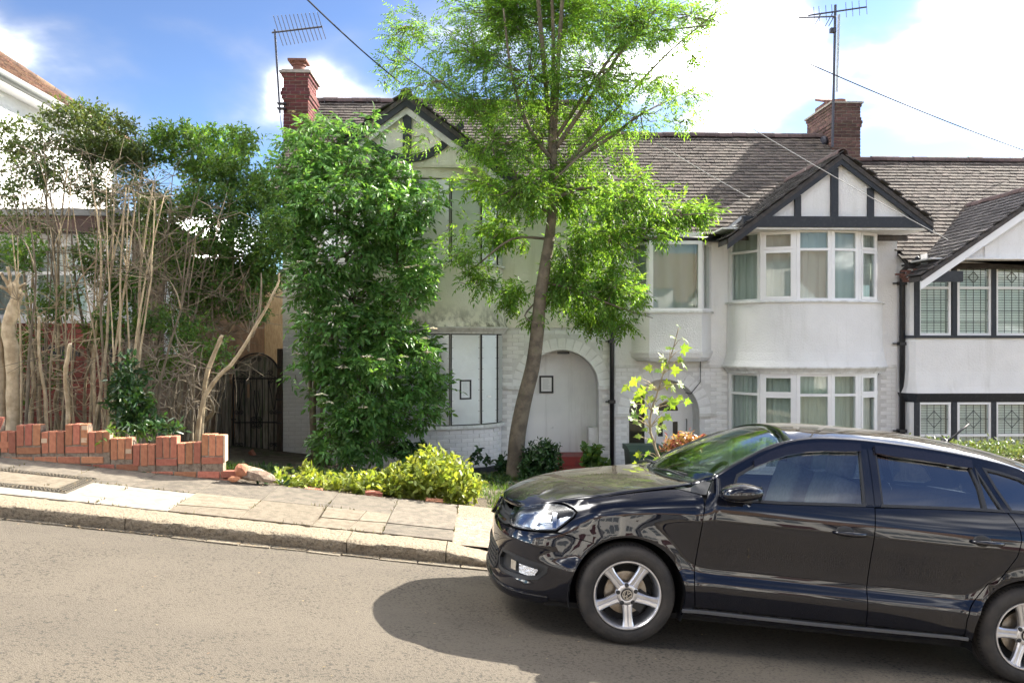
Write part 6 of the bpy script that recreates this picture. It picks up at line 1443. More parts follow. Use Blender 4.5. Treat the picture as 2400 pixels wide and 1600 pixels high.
# ------------------------------------------------------------------ vegetation
def unit(a): return a/np.maximum(1e-9, np.linalg.norm(a, axis=-1, keepdims=True))
def leaf_arrays(pos, d, nrm, L, W, fold=.18, full=False, curl=.0):
    """folded leaf blades: pos base, d along, nrm blade normal (all (N, 3))"""
    d = unit(d); s = unit(np.cross(d, nrm)); n = unit(np.cross(s, d)); L = np.broadcast_to(L, (len(pos),))[:, None]; W = np.broadcast_to(W, (len(pos),))[:, None]
    if not full:
        v = np.stack([pos, pos+d*L*.42+s*W*.5+n*W*fold, pos+d*L-n*L*curl, pos+d*L*.42-s*W*.5+n*W*fold], 1); base = np.array([[0, 1, 2], [0, 2, 3]])
    else:
        m1, m2 = pos+d*L*.30, pos+d*L*.64-n*L*curl*.35
        v = np.stack([pos, m1+s*W*.46+n*W*fold, m2+s*W*.40+n*W*fold, pos+d*L-n*L*curl, m2-s*W*.40+n*W*fold, m1-s*W*.46+n*W*fold, m1, m2], 1)
        base = np.array([[0, 1, 6], [1, 2, 7], [1, 7, 6], [2, 3, 7], [3, 4, 7], [4, 5, 6], [4, 6, 7], [5, 0, 6]])
    k = v.shape[1]; F = (np.arange(len(pos))[:, None, None]*k+base[None]).reshape(-1, 3)
    return v.reshape(-1, 3), F
def compound_arrays(pos, d, up, rach, pairs, L, W, spread=.95, droop=.35, full=False, fold=.18, curl=.1):
    """pinnate leaves; pos base, d rachis direction"""
    N = len(pos); d = unit(d); s = unit(np.cross(d, up)); n = unit(np.cross(s, d)); P = []; D = []; Nn = []; LL = []
    rach = np.broadcast_to(rach, (N,))[:, None]
    for k in range(pairs+1):
        f = .30+.70*k/pairs if pairs else 1; q = pos+d*rach*f-n*rach*droop*f*f; dd = unit(d-n*2*droop*f)
        if k == pairs: P.append(q); D.append(dd); Nn.append(n); LL.append(np.full(N, 1.12))
        else:
            for sg in (-1, 1):
                P.append(q); D.append(unit(dd*math.cos(spread)+s*sg*math.sin(spread)-n*.25+rng.normal(0, .10, (N, 3)))); Nn.append(unit(n+rng.normal(0, .22, (N, 3)))); LL.append(np.full(N, .82+.25*k/pairs))
    P, D, Nn, LL = np.concatenate(P), np.concatenate(D), np.concatenate(Nn), np.concatenate(LL)*rng.uniform(.82, 1.12, N*(2*pairs+1))
    return leaf_arrays(P, D, Nn, L*LL, W*LL, fold, full, curl)
def merge(parts):
    V = []; F = []; n = 0
    for v, f in parts: V.append(v); F.append(f+n); n += len(v)
    return np.concatenate(V), np.concatenate(F)
def blob_points(blobs, n, shell=.55, seed=0):
    """blobs (px, py, rx, ry, Y, ry_depth, weight) -> points in them, weighted by area, and the blob index"""
    r = np.random.default_rng(seed); w = np.array([b[2]*b[3]*(b[6] if len(b) > 6 else 1) for b in blobs], float); idx = r.choice(len(blobs), n, p=w/w.sum())
    v = unit(r.normal(size=(n, 3))); rad = r.uniform(shell, 1.0, n)**.7
    C = np.array([tuple(at(b[0], b[1], b[4])) for b in blobs]); S = np.array([(b[2]*b[4]/FPX, b[5], b[3]*b[4]/FPX) for b in blobs])
    return C[idx]+v*rad[:, None]*S[idx], v, idx, C
def noise_keep(P, scale, thr, seed):
    """drop points where a coarse lattice noise is low, to open gaps in a crown"""
    from mathutils import noise as mn
    return np.array([mn.noise(Vector(p)*scale+Vector((seed, 0, 0))) > thr for p in P])
def sweep(pts, r0, r1, n=7):
    pts = [Vector(p) for p in pts]; out = []
    for i in range(len(pts)-1):
        a, b = pts[i], pts[i+1]; p0 = pts[max(i-1, 0)]; p3 = pts[min(i+2, len(pts)-1)]
        for k in range(4):
            t = k/4; out.append(.5*((2*a)+(b-p0)*t+(2*p0-5*a+4*b-p3)*t*t+(3*a-p0-3*b+p3)*t**3))
    out.append(pts[-1]); m = len(out); return out, [r0+(r1-r0)*i/(m-1) for i in range(m)]
BARK = mat('ash_bark', (.20, .165, .115), .9, (.11, .09, .065), 7, 1, bump=.7, bs=26, col3=(.13, .15, .07), s3=3, r3=(.55, .7), bd=.02)
STEM = mat('pale_stem', (.52, .42, .27), .85, (.33, .25, .15), 9, 1, bump=.5, bs=40, island=.3)
STEMD = mat('brown_stem', (.26, .215, .145), .9, (.15, .12, .08), 9, 1, bump=.5, bs=40, island=.3)
CUT = mat('cut_wood', (.62, .50, .34), .8)
LASH = leafmat('ash_leaf', (.125, .235, .045), (2.0, 1.85, .8), island=.45, hue=.02, tmix=.52)
LELD = leafmat('elder_leaf', (.125, .26, .068), (1.7, 1.6, .8), island=.42, hue=.018, tmix=.40, rough=.38)
LPRV = leafmat('privet_leaf', (.085, .125, .04), (2.0, 1.8, .7), island=.45, hue=.03, tmix=.3, rough=.4)
LMIX = leafmat('hedge_leaf', (.085, .165, .038), (2.0, 1.8, .7), island=.4, hue=.025, tmix=.4)
LYEL = leafmat('nettle_leaf', (.23, .28, .05), (1.6, 1.5, .7), island=.32, hue=.02, tmix=.4)
LSYC = leafmat('sycamore_leaf', (.16, .27, .04), (2.3, 2.0, .6), island=.35, hue=.02, tmix=.5)
LBOX = leafmat('dark_shrub_leaf', (.030, .072, .022), (1.8, 1.7, .7), island=.4, hue=.02, tmix=.25, rough=.35)
FLOW = mat('elder_flower', (.72, .68, .50), .8, (.6, .5, .36), 20, 1, island=.2)
GRASS = leafmat('grass_blade', (.08, .14, .03), (1.8, 1.7, .7), island=.4, hue=.02, tmix=.4)
# ================================================================== the ash tree by the door
TY = 13.6
tree = thing('ash_tree', 'tall slender tree with feathery leaves and curved trunk before the boarded door', 'tree', at(1207, 1118, TY))
tp_ = [(1206, 1135), (1208, 1090), (1213, 1020), (1228, 940), (1248, 860), (1259, 780), (1266, 700), (1278, 620), (1290, 540), (1297, 450), (1297, 340)]
pts, _ = sweep([at(x, y, TY+.02*i) for i, (x, y) in enumerate(tp_)], 1, 1); rad = np.interp(np.linspace(0, 1, len(pts)), [0, .06, .2, .5, .72, .85, 1], [.18, .145, .132, .110, .092, .075, .06])
tk = MB(); tk.tube(pts, list(rad), 14); tk.build('trunk', BARK, tree, smooth=True)
for pp, r0, r1 in (([(1297, 345), (1285, 250), (1272, 120), (1258, -40)], .055, .03), ([(1297, 345), (1304, 240), (1310, 120), (1322, -60)], .05, .028), ([(1290, 360), (1296, 200), (1296, 60), (1290, -60)], .045, .02), ([(1300, 350), (1370, 250), (1450, 130), (1540, 20)], .045, .018), ([(1298, 330), (1400, 180), (1480, 90), (1660, 60)], .035, .010),
                   ([(1297, 380), (1240, 300), (1200, 180), (1180, 20)], .04, .015), ([(1297, 400), (1420, 330), (1500, 270), (1630, 205)], .035, .008), ([(1296, 420), (1180, 330), (1080, 230), (930, 120)], .032, .007), ([(1290, 470), (1390, 440), (1520, 500), (1660, 500)], .032, .007), ([(1282, 560), (1200, 560), (1120, 620), (1085, 640)], .025, .006),
                   ([(1270, 660), (1350, 680), (1450, 720), (1530, 745)], .025, .006), ([(1264, 700), (1230, 740), (1262, 760)], .02, .006), ([(1295, 500), (1220, 470), (1140, 430), (1080, 420)], .025, .006), ([(1460, 300), (1400, 330), (1300, 420)], .02, .02), ([(1297, 420), (1450, 250), (1560, 130), (1690, 20)], .03, .007)):
    q, rr = sweep([at(x, y, TY+.2+(i*.25 if (x+y) % 2 else -i*.2)) for i, (x, y) in enumerate(pp)], r0, r1); b = MB(); b.tube(q, rr, 8); b.build('branch', BARK, tree, smooth=True)
BL = [(960, 60, 95, 60, .55), (935, 150, 70, 45, .5), (1010, 190, 90, 50, .55), (900, 190, 45, 30, .35), (1180, 30, 150, 110, 1.1), (1330, 30, 160, 110, 1.1), (1480, 50, 150, 90, 1), (1620, 40, 100, 60, .75), (1620, 130, 75, 45, .6), (1540, 180, 100, 70, .75), (1400, 170, 140, 110, 1), (1240, 180, 140, 110, 1.05), (1110, 120, 110, 90, .95), (1110, 240, 90, 70, .9),
      (1150, 330, 100, 75, 1), (1280, 330, 110, 80, 1), (1410, 310, 100, 60, .8), (1500, 270, 90, 55, .5), (1620, 220, 70, 50, .4), (1610, 280, 50, 35, .35), (1215, 440, 110, 75, 1.1), (1350, 450, 130, 85, 1.2), (1470, 470, 110, 75, 1.1), (1580, 500, 95, 50, 1.1), (1660, 500, 45, 26, .9), (1120, 430, 80, 55, .95), (1430, 550, 115, 65, 1.1), (1550, 560, 80, 45, .9), (1170, 545, 80, 50, 1), (1090, 590, 50, 42, .9),
      (1120, 655, 62, 48, .95), (1185, 690, 58, 42, 1), (1240, 755, 45, 30, .9), (1330, 670, 100, 75, 1.15), (1440, 670, 90, 75, 1.15), (1400, 745, 85, 45, 1.05), (1470, 760, 50, 25, .8), (1330, 590, 95, 65, 1.1), (1060, 520, 40, 60, .5), (1000, 320, 70, 50, .35), (1440, 380, 70, 40, .7), (1180, -80, 200, 90, .8), (1420, -80, 230, 90, .8)]
BL = [(x, y, rx, ry, TY+random.uniform(-.5, .7), .85*max(rx, ry)*TY/FPX+.15, w) for x, y, rx, ry, w in BL]
BL = [b[:6]+(b[6]*(.8 if b[1] > 420 else 1.05),) for b in BL]
P, v, idx, C = blob_points(BL, 3300, .12, 3); k = noise_keep(P, 1.7, -.17, 5); P, v, idx = P[k], v[k], idx[k]
axis = np.array([tuple(at(1290, 500, TY))]); out = P-axis; out[:, 2] *= .35
tw = unit(unit(out)*.9+v*.7+np.array([0, 0, .15])); parts = []; base_c = C[idx]
for j in range(5):
    hi = P[:, 2] > az(1300, 400, TY)
    for sel, lf, wf in ((hi, .074, .023), (~hi, .088, .031)):
        Q = P[sel]; q = Q-tw[sel]*rng.uniform(0, .30, (len(Q), 1)); a = unit(rng.normal(size=Q.shape)); dd = unit(tw[sel]*.7+a*.8+np.array([0, 0, -.10])); parts.append(compound_arrays(q, dd, np.array([0, 0, 1.])+rng.normal(0, .35, Q.shape), rng.uniform(.15, .27, len(Q)), 4, lf, wf, droop=.3))
V, F = merge(parts); mesh_np('crown', V, F, LASH, tree, kind='stuff')
b = MB()
for i in range(0, len(P), 2):
    p = Vector(P[i]); c = Vector(base_c[i]).lerp(p, .2); m_ = c.lerp(p, .5)+Vector((0, 0, -.05)); b.tube([c, m_, p], [.010, .007, .004], 4, cap=False)
b.build('twigs', BARK, tree, kind='stuff')
# ================================================================== the elder bush
elder = thing('elder_bush', 'huge dark green elder bush with cream flower heads covering the boarded house', 'bush', at(740, 1090, 14.2))
EB = [(760, 320, 90, 50, .9), (705, 400, 70, 65, 1), (820, 380, 100, 70, 1), (910, 420, 80, 65, 1), (760, 470, 110, 75, 1), (900, 510, 100, 75, 1), (980, 480, 55, 55, .8), (690, 540, 70, 60, 1), (800, 580, 110, 75, 1), (930, 600, 85, 65, 1), (985, 650, 45, 50, .8), (720, 660, 60, 60, .95), (830, 690, 110, 70, 1), (950, 690, 60, 50, .9), (780, 770, 90, 60, 1), (890, 780, 90, 65, 1), (975, 800, 55, 45, .8),
      (760, 850, 55, 55, .9), (850, 870, 100, 70, 1.05), (960, 880, 75, 60, 1), (1020, 900, 40, 40, .8), (830, 960, 100, 70, 1.05), (940, 960, 85, 60, 1), (1000, 960, 40, 35, .7), (790, 1040, 60, 48, 1), (880, 1030, 85, 55, 1), (640, 560, 38, 32, .7), (1030, 470, 35, 40, .5), (860, 300, 50, 35, .35), (960, 1060, 40, 28, .7), (740, 930, 25, 30, .3), (660, 440, 45, 45, .8), (655, 500, 40, 40, .8), (650, 620, 35, 35, .5), (690, 330, 45, 30, .7), (940, 360, 40, 30, .4), (1000, 560, 30, 40, .4), (700, 740, 28, 40, .6), (1000, 840, 30, 40, .6), (690, 880, 16, 40, .2)]
EB = [(x, y, rx, ry, 13.9+random.uniform(-.45, .35), .55*max(rx, ry)*14/FPX+.25, w) for x, y, rx, ry, w in EB]
P, v, idx, C = blob_points(EB, 1750, .35, 9); k = noise_keep(P, 1.9, -.30, 2); P, v, idx = P[k], v[k], idx[k]; parts = []
tw = unit(v*np.array([1, 1, .5])+np.array([0, -.35, .35]))
for j in range(4):
    a = unit(rng.normal(size=P.shape)*np.array([1, 1, .7])); dd = unit(tw*.5+a+np.array([0, -.12, .12])); parts.append(compound_arrays(P-tw*rng.uniform(0, .12, (len(P), 1)), dd, np.array([0, -.25, 1.])+rng.normal(0, .45, P.shape), rng.uniform(.13, .22, len(P))*rng.choice([.75, 1, 1.15], len(P)), 3, .108, .043, spread=.85, droop=.45, full=True, fold=.14, curl=.16))
V, F = merge(parts); mesh_np('crown', V, F, LELD, elder, kind='stuff')
for sx_, sy_, ex_, ey_, r0 in ((738, 1085, 748, 700, .055), (745, 1090, 800, 640, .05), (752, 1090, 880, 700, .045), (760, 1095, 930, 800, .04), (735, 1080, 715, 500, .04), (770, 1090, 860, 520, .035), (748, 800, 700, 420, .03)):
    q, rr = sweep([at(sx_, sy_, 14.3), at(sx_*.7+ex_*.3+random.uniform(-6, 6), sy_*.65+ey_*.35, 14.3), at(sx_*.3+ex_*.7, sy_*.3+ey_*.7, 14.2), at(ex_, ey_, 14.0)], r0, .015); b = MB(); b.tube(q, rr, 8); b.build('stem', STEMD, elder, smooth=True)
b = MB()
for i in range(0, len(P), 3): p = Vector(P[i]); c = Vector(C[idx[i]])+Vector((0, .2, -.1)); b.tube([c, c.lerp(p, .5)-Vector((0, 0, .04)), p], [.010, .007, .005], 4, cap=False)
b.build('twigs', STEMD, elder, kind='stuff')
rs = np.random.default_rng(4); done = 0
front = [i for i in range(len(P)) if v[i][1] < -.1 and v[i][2] > .0]
for i in front[::max(1, len(front)//60)]:
    p = Vector(P[i])+Vector(v[i])*.16+Vector((0, -.05, .07)); m_ = MB(); R_ = random.uniform(.06, .11)
    for j in range(34):
        a, r = random.uniform(0, 6.283), R_*math.sqrt(random.random()); c = p+Vector((r*math.cos(a), r*math.sin(a), .018*random.random()-.35*r)); s = .018; m_.add([c+Vector((s, 0, 0)), c+Vector((0, s, .003)), c-Vector((s, 0, 0)), c-Vector((0, s, .003))], [(0, 1, 2, 3)])
    m_.build('flower_head', FLOW, elder)
# ================================================================== thicket behind the brick wall
def stem_obj(parent, pts, r0, r1, m, cut=False, name='stem'):
    q, rr = sweep(pts, r0, r1); rr = [r*random.uniform(.86, 1.14) for r in rr]; q = [p+Vector((random.gauss(0, .12*r0), random.gauss(0, .12*r0), 0)) if 0 < i < len(q)-1 else p for i, p in enumerate(q)]; b = MB(); b.tube(q, rr, 7); o = b.build(name, m, parent, smooth=True)
    if cut:
        c = MB(); d = (q[-1]-q[-2]).normalized(); c.lathe(q[-1]+d*.001, d, [(0, .002), (r1*.92, .001)], 8); c.build('cut_end', CUT, o)
    return o
def twiggy(parent, tips, m, n, lmin, lmax, r=.004, up=.3):
    b = MB()
    for t in tips:
        for _ in range(n):
            d = Vector((random.gauss(0, 1), random.gauss(0, .6), random.gauss(up, .7))).normalized(); L = random.uniform(lmin, lmax); p = Vector(t); q1 = p+d*L*.5+Vector((random.gauss(0, .03), 0, random.gauss(0, .03))); q2 = q1+(d+Vector((random.gauss(0, .4), random.gauss(0, .3), random.gauss(0, .4)))).normalized()*L*.5
            b.tube([p, q1, q2], [r, r*.8, r*.4], 4, cap=False)
    return b.build('twigs', m, parent, kind='stuff')
def foliage(parent, blobs, n, m, L, W, seed, per=7, thr=-.2, sc_=2.2, name='foliage', shell=.2, up=.3, full=False):
    P, v, idx, C = blob_points(blobs, n, shell, seed); k = noise_keep(P, sc_, thr, seed); P, v = P[k], v[k]; tw = unit(v*.6+rng.normal(0, .5, P.shape)+np.array([0, 0, up])); parts = []
    for j in range(per):
        a = unit(rng.normal(size=P.shape)); dd = unit(tw*.5+a); parts.append(leaf_arrays(P+tw*(j/per-.5)*.16, dd, unit(rng.normal(size=P.shape)*.8+np.array([0, -.2, .8])), L*rng.uniform(.7, 1.2, len(P)), W*rng.uniform(.75, 1.15, len(P)), .15, full, .12))
    V, F = merge(parts); o = mesh_np(name, V, F, m, parent, kind='stuff'); return P, C
def gp(px, Y): return Vector((ax(px, Y), Y, garden(ax(px, Y), Y)-.05))
pol = thing('pollarded_shrub', 'thick pale pollarded stem with knobbly cut head at the far left', 'shrub', gp(25, 9.2))
stem_obj(pol, [gp(28, 9.2), at(30, 880, 9.2), at(22, 760, 9.2), at(35, 690, 9.2), at(30, 668, 9.2)], .072, .058, STEM, True, 'trunk')
stem_obj(pol, [gp(10, 9.25), at(8, 900, 9.2), at(-4, 780, 9.2)], .045, .035, STEM, True)
for ex_, ey_ in ((2, 640), (18, 625), (45, 640), (60, 665), (55, 690), (-5, 670)): stem_obj(pol, [at(28, 690, 9.2), at((28+ex_)/2, (690+ey_)/2-4, 9.18), at(ex_, ey_, 9.15)], .022, .016, STEM, True)
rd = random.Random(21)
def thicket(name, label, x0, x1, n, Y0, Y1, ytop, m, lean, cutfrac, seed):
    rr = random.Random(seed); o = thing(name, label, 'shrub', gp((x0+x1)/2, Y0)); tips = []
    for i in range(n):
        px = x0+(x1-x0)*(i+.5)/n+rr.uniform(-8, 8); Y = rr.uniform(Y0, Y1); cut = rr.random() < cutfrac; b = gp(px, Y); top = rr.uniform(740, 940) if cut else rr.uniform(*ytop); r0 = rr.uniform(.009, .025); ln_ = lean+rr.gauss(0, 26)
        h = 1040-top; e = at(px+ln_*h/300, top, Y-.2); m1 = at(px+ln_*h/300*.25+rr.gauss(0, 7), 1040-h*.33, Y); m2 = at(px+ln_*h/300*.6+rr.gauss(0, 9), 1040-h*.68, Y-.1)
        stem_obj(o, [b, m1, m2, e], r0, r0*.75 if cut else r0*.28, m if rr.random() < .7 else STEMD, cut)
        tips += [e] if not cut else []; tips += [m2]
        if not cut and rr.random() < .8:
            e2 = at(px+ln_*h/300*.7+rr.gauss(0, 55), top+rr.uniform(-20, 90), Y-.1); stem_obj(o, [m2, m2.lerp(e2, .5)+Vector((rr.gauss(0, .04), 0, .02)), e2], r0*.5, r0*.15, STEM if rr.random() < .5 else STEMD); tips.append(e2)
    return o, tips
t1, tips1 = thicket('privet_shrub', 'bare pale stems with a sparse dark leafy top in front of the left house', 40, 190, 24, 9.1, 10.6, (330, 560), STEM, -18, .28, 1)
t2, tips2 = thicket('privet_shrub', 'many stemmed shrub with twisted bare twigs left of the leaning stem', 195, 350, 24, 9.2, 11.0, (380, 600), STEM, 14, .35, 2)
t3, tips3 = thicket('privet_shrub', 'tangled brown stems and dense leafy top next to the iron gate', 350, 500, 22, 9.6, 11.6, (480, 680), STEMD, 26, .35, 3)
for o, tips, n in ((t1, tips1, 5), (t2, tips2, 6), (t3, tips3, 6)): twiggy(o, tips, STEMD, n, .15, .55)
twiggy(t2, [at(px, py, 9.8) for px, py in [(rd.uniform(240, 470), rd.uniform(800, 960)) for _ in range(70)]], mat('grey_twig', (.30, .25, .18), .9, island=.3), 3, .12, .4, .006, 0)
twiggy(t1, [at(px, py, 9.6) for px, py in [(rd.uniform(0, 240), rd.uniform(700, 960)) for _ in range(60)]], STEM, 3, .12, .45, .0055, .2)
twiggy(t3, [at(px, py, 10.6) for px, py in [(rd.uniform(340, 600), rd.uniform(640, 900)) for _ in range(60)]], STEMD, 3, .15, .5, .0055, .3)
stem_obj(t3, [gp(455, 9.6), at(480, 930, 9.6), at(560, 830, 9.6), at(640, 690, 9.6), at(655, 640, 9.6)], .034, .008, STEM); stem_obj(t3, [at(590, 790, 9.6), at(610, 720, 9.6), at(612, 640, 9.6)], .02, .006, STEMD); stem_obj(t3, [gp(470, 9.8), at(480, 900, 9.8), at(515, 800, 9.8), at(522, 790, 9.8)], .028, .024, STEM, True)
FB = lambda L, Y: [(x, y, rx, ry, Y+random.uniform(-.4, .4), .5*max(rx, ry)*Y/FPX+.15, w) for x, y, rx, ry, w in L]
foliage(t1, FB([(20, 330, 70, 60, .8), (110, 320, 80, 60, 1), (60, 420, 90, 70, .9), (160, 270, 50, 35, 1), (160, 400, 70, 60, .9), (30, 500, 60, 40, .35), (100, 520, 60, 40, .3)], 10), 1500, LPRV, .052, .026, 31, 7, -.1, 2.6)
foliage(t2, FB([(215, 280, 55, 38, 1.1), (270, 300, 55, 40, 1.1), (230, 350, 70, 50, 1), (300, 370, 60, 45, 1), (250, 440, 70, 55, .8), (310, 480, 60, 55, .8), (280, 540, 60, 40, .4), (200, 600, 50, 50, .18), (330, 640, 50, 60, .2)], 10.2), 1700, LPRV, .055, .027, 32, 7, -.12, 2.6)
foliage(t3, FB([(375, 320, 40, 35, 1), (430, 330, 60, 45, 1.1), (400, 400, 70, 50, 1.1), (480, 400, 70, 60, 1.1), (560, 420, 60, 60, 1), (620, 440, 50, 50, 1), (410, 480, 70, 50, .9), (500, 490, 80, 60, 1.2), (590, 510, 70, 60, 1.2), (440, 560, 70, 45, .8), (540, 570, 80, 50, 1.1), (620, 590, 50, 50, 1), (480, 620, 70, 40, .6), (570, 640, 70, 40, .8), (450, 690, 60, 40, .3), (340, 360, 40, 40, 1), (350, 440, 50, 50, 1), (380, 540, 60, 50, 1), (420, 620, 60, 40, .7), (520, 680, 70, 40, .6), (610, 660, 50, 45, .9), (600, 730, 45, 40, .4), (650, 520, 40, 60, 1), (560, 330, 45, 35, .8)], 11), 4300, LMIX, .062, .028, 33, 7, -.2, 2.2)
foliage(t3, FB([(380, 620, 50, 50, .6), (440, 660, 60, 50, .7), (520, 640, 60, 45, .9), (600, 640, 45, 50, .9), (480, 730, 60, 40, .5), (560, 720, 55, 40, .6), (400, 740, 40, 40, .35)], 11.2), 1700, LMIX, .06, .028, 34, 6, -.1, 2.4, 'shaded_foliage')
twiggy(t3, [at(px, py, 11.0) for px, py in [(rd.uniform(330, 640), rd.uniform(560, 800)) for _ in range(60)]], STEMD, 3, .15, .6, .0055, .4)
foliage(t1, FB([(60, 600, 80, 60, .5), (120, 700, 80, 60, .4), (60, 800, 60, 60, .35), (170, 640, 60, 60, .5), (30, 900, 40, 60, .3), (130, 860, 60, 60, .3)], 9.9), 900, LMIX, .055, .027, 35, 5, -.1, 2.6, 'lower_leaves')
foliage(t2, FB([(240, 600, 70, 60, .6), (300, 680, 60, 70, .6), (230, 760, 60, 60, .4), (330, 780, 60, 60, .5), (380, 850, 60, 50, .3), (430, 760, 70, 60, .5), (500, 830, 50, 50, .35)], 10.0), 1900, LMIX, .055, .027, 36, 5, -.1, 2.6, 'lower_leaves')
bt2 = thing('leafy_tree', 'light green leafy tree top rising behind the thicket', 'tree', at(540, 1000, 17.5))
stem_obj(bt2, [at(540, 1000, 17.5), at(545, 700, 17.5), at(540, 420, 17.5)], .12, .03, BARK, False, 'trunk')
foliage(bt2, FB([(480, 320, 50, 45, 1), (540, 330, 45, 35, .9), (590, 340, 50, 40, 1), (620, 380, 45, 40, 1), (520, 390, 80, 50, 1), (600, 430, 60, 40, 1)], 17.5), 900, LASH, .10, .04, 41, 7, -.25, 1.4, 'crown')
lo_ = thing('leafy_undergrowth', 'dark green broad leaves low behind the red brick wall', 'plant', gp(310, 9.0))
foliage(lo_, FB([(300, 880, 35, 60, .8), (310, 950, 45, 50, 1), (330, 990, 60, 25, 1), (280, 930, 30, 40, .6), (400, 1000, 30, 15, .6)], 9.1), 260, LBOX, .085, .035, 51, 6, -.4, 3, up=.5, full=True)
yl = thing('young_shrub', 'bright green young leaves peeping over the brick wall', 'plant', gp(310, 8.8))
foliage(yl, FB([(300, 990, 40, 22, 1), (335, 1005, 30, 20, 1), (265, 1015, 20, 12, .6)], 8.75), 45, LMIX, .085, .032, 52, 6, -.5, 3, up=.2, full=True)
# ================================================================== bushes by the pavement and the house
nb_ = thing('yellow_green_bush', 'sunlit yellow green leafy bush spilling onto the pavement', 'bush', gp(1010, 8.8))
foliage(nb_, [(1020, 1120, 90, 52, 8.95, .38, 1), (960, 1135, 75, 42, 8.9, .32, 1), (1080, 1145, 48, 36, 8.75, .26, 1), (900, 1138, 55, 30, 8.9, .26, .8), (1010, 1075, 40, 26, 9.1, .2, .5)], 620, LYEL, .078, .044, 61, 6, -.5, 3, up=.8, shell=.45, full=True)
low = thing('low_weeds', 'low patchy weeds along the pavement edge left of the yellow green bush', 'weeds', gp(760, 8.7))
foliage(low, [(700, 1132, 40, 14, 8.8, .22, 1), (770, 1132, 50, 17, 8.85, .25, 1), (840, 1135, 45, 22, 8.8, .25, 1), (655, 1118, 20, 10, 8.9, .2, .6), (880, 1150, 40, 14, 8.65, .15, .7)], 190, LYEL, .066, .038, 62, 6, -.6, 3, up=.8, full=True)
ws = thing('pale_weed', 'small pale upright weed at the foot of the elder bush', 'plant', gp(722, 9.6))
stem_obj(ws, [gp(725, 9.6), at(722, 1100, 9.6)], .008, .004, STEM); foliage(ws, [(722, 1108, 16, 18, 9.6, .08, 1)], 20, LYEL, .08, .04, 63, 5, -.9, 3, up=.2, full=True)
bb_ = thing('round_shrub', 'rounded dark glossy shrub beside the curved tree trunk', 'bush', gp(1268, 13.3))
foliage(bb_, [(1268, 1090, 52, 55, 13.3, .36, 1), (1285, 1065, 30, 35, 13.3, .25, .6), (1250, 1110, 35, 35, 13.2, .25, .8)], 520, LBOX, .070, .034, 64, 7, -.6, 3, up=.5, full=True)
iv = thing('leafy_plant', 'light green lobed plant growing beside the red step', 'plant', gp(1395, 14.6))
foliage(iv, [(1390, 1075, 26, 42, 14.6, .2, 1), (1405, 1100, 30, 25, 14.5, .2, 1)], 80, LMIX, .12, .085, 65, 5, -.6, 3, up=.4, full=True)
iv2 = thing('leafy_plant', 'dark creeping plant at the bay foot left of the trunk', 'plant', gp(1180, 14.2))
foliage(iv2, [(1178, 1092, 22, 25, 14.3, .2, 1), (1120, 1072, 30, 18, 14.5, .2, .5), (980, 1062, 55, 25, 14.0, .25, 1)], 120, LBOX, .11, .075, 66, 5, -.6, 3, up=.3, full=True)
os_ = thing('flowering_shrub', 'small shrub with pale pink and orange leaves by the white front door', 'bush', gp(1605, 11.6))
foliage(os_, [(1600, 1040, 42, 24, 11.6, .25, 1), (1580, 1050, 30, 20, 11.6, .2, 1), (1625, 1030, 25, 18, 11.6, .2, 1)], 130, leafmat('pink_leaf', (.42, .22, .10), (1.2, 1.1, .8), island=.4, hue=.06, tmix=.3), .075, .034, 67, 6, -.6, 3, up=.5, full=True)
foliage(os_, [(1595, 1062, 45, 24, 11.65, .25, 1)], 90, LMIX, .075, .034, 68, 6, -.6, 3, up=.5, name='lower_leaves', full=True)
# sycamore sapling: every leaf a part
sap = thing('sycamore_sapling', 'spindly sycamore sapling with big sunlit lobed leaves before the white door', 'tree', gp(1550, 11.1)); SY = 11.1
sp_ = [(1552, 1130), (1546, 1078), (1535, 1046), (1523, 1002), (1527, 962), (1542, 916), (1554, 877), (1569, 843), (1578, 815), (1590, 768)]
stem_obj(sap, [at(x, y, SY) for x, y in sp_], .020, .006, STEMD, False, 'stem')
def lobed(sz):
    pts = []
    for a, r in ((-150, .18), (-128, .52), (-105, .34), (-78, .78), (-52, .46), (-32, .70), (-14, .60), (0, 1.0), (14, .60), (32, .70), (52, .46), (78, .78), (105, .34), (128, .52), (150, .18)): pts.append((r*math.sin(R(a))*sz, r*math.cos(R(a))*sz))
    return pts
me_l = []
for cv in (0.15, .3, .45):
    me = bpy.data.meshes.new('leaf'); pp = lobed(1); V = [(0, 0, 0)]+[(x, y, -cv*(x*x+.6*y*abs(y))+.12*abs(x)) for x, y in pp]; me.from_pydata(V, [], [(0, i, i+1) for i in range(1, len(pp))]); me.materials.append(LSYC); me_l.append(me)
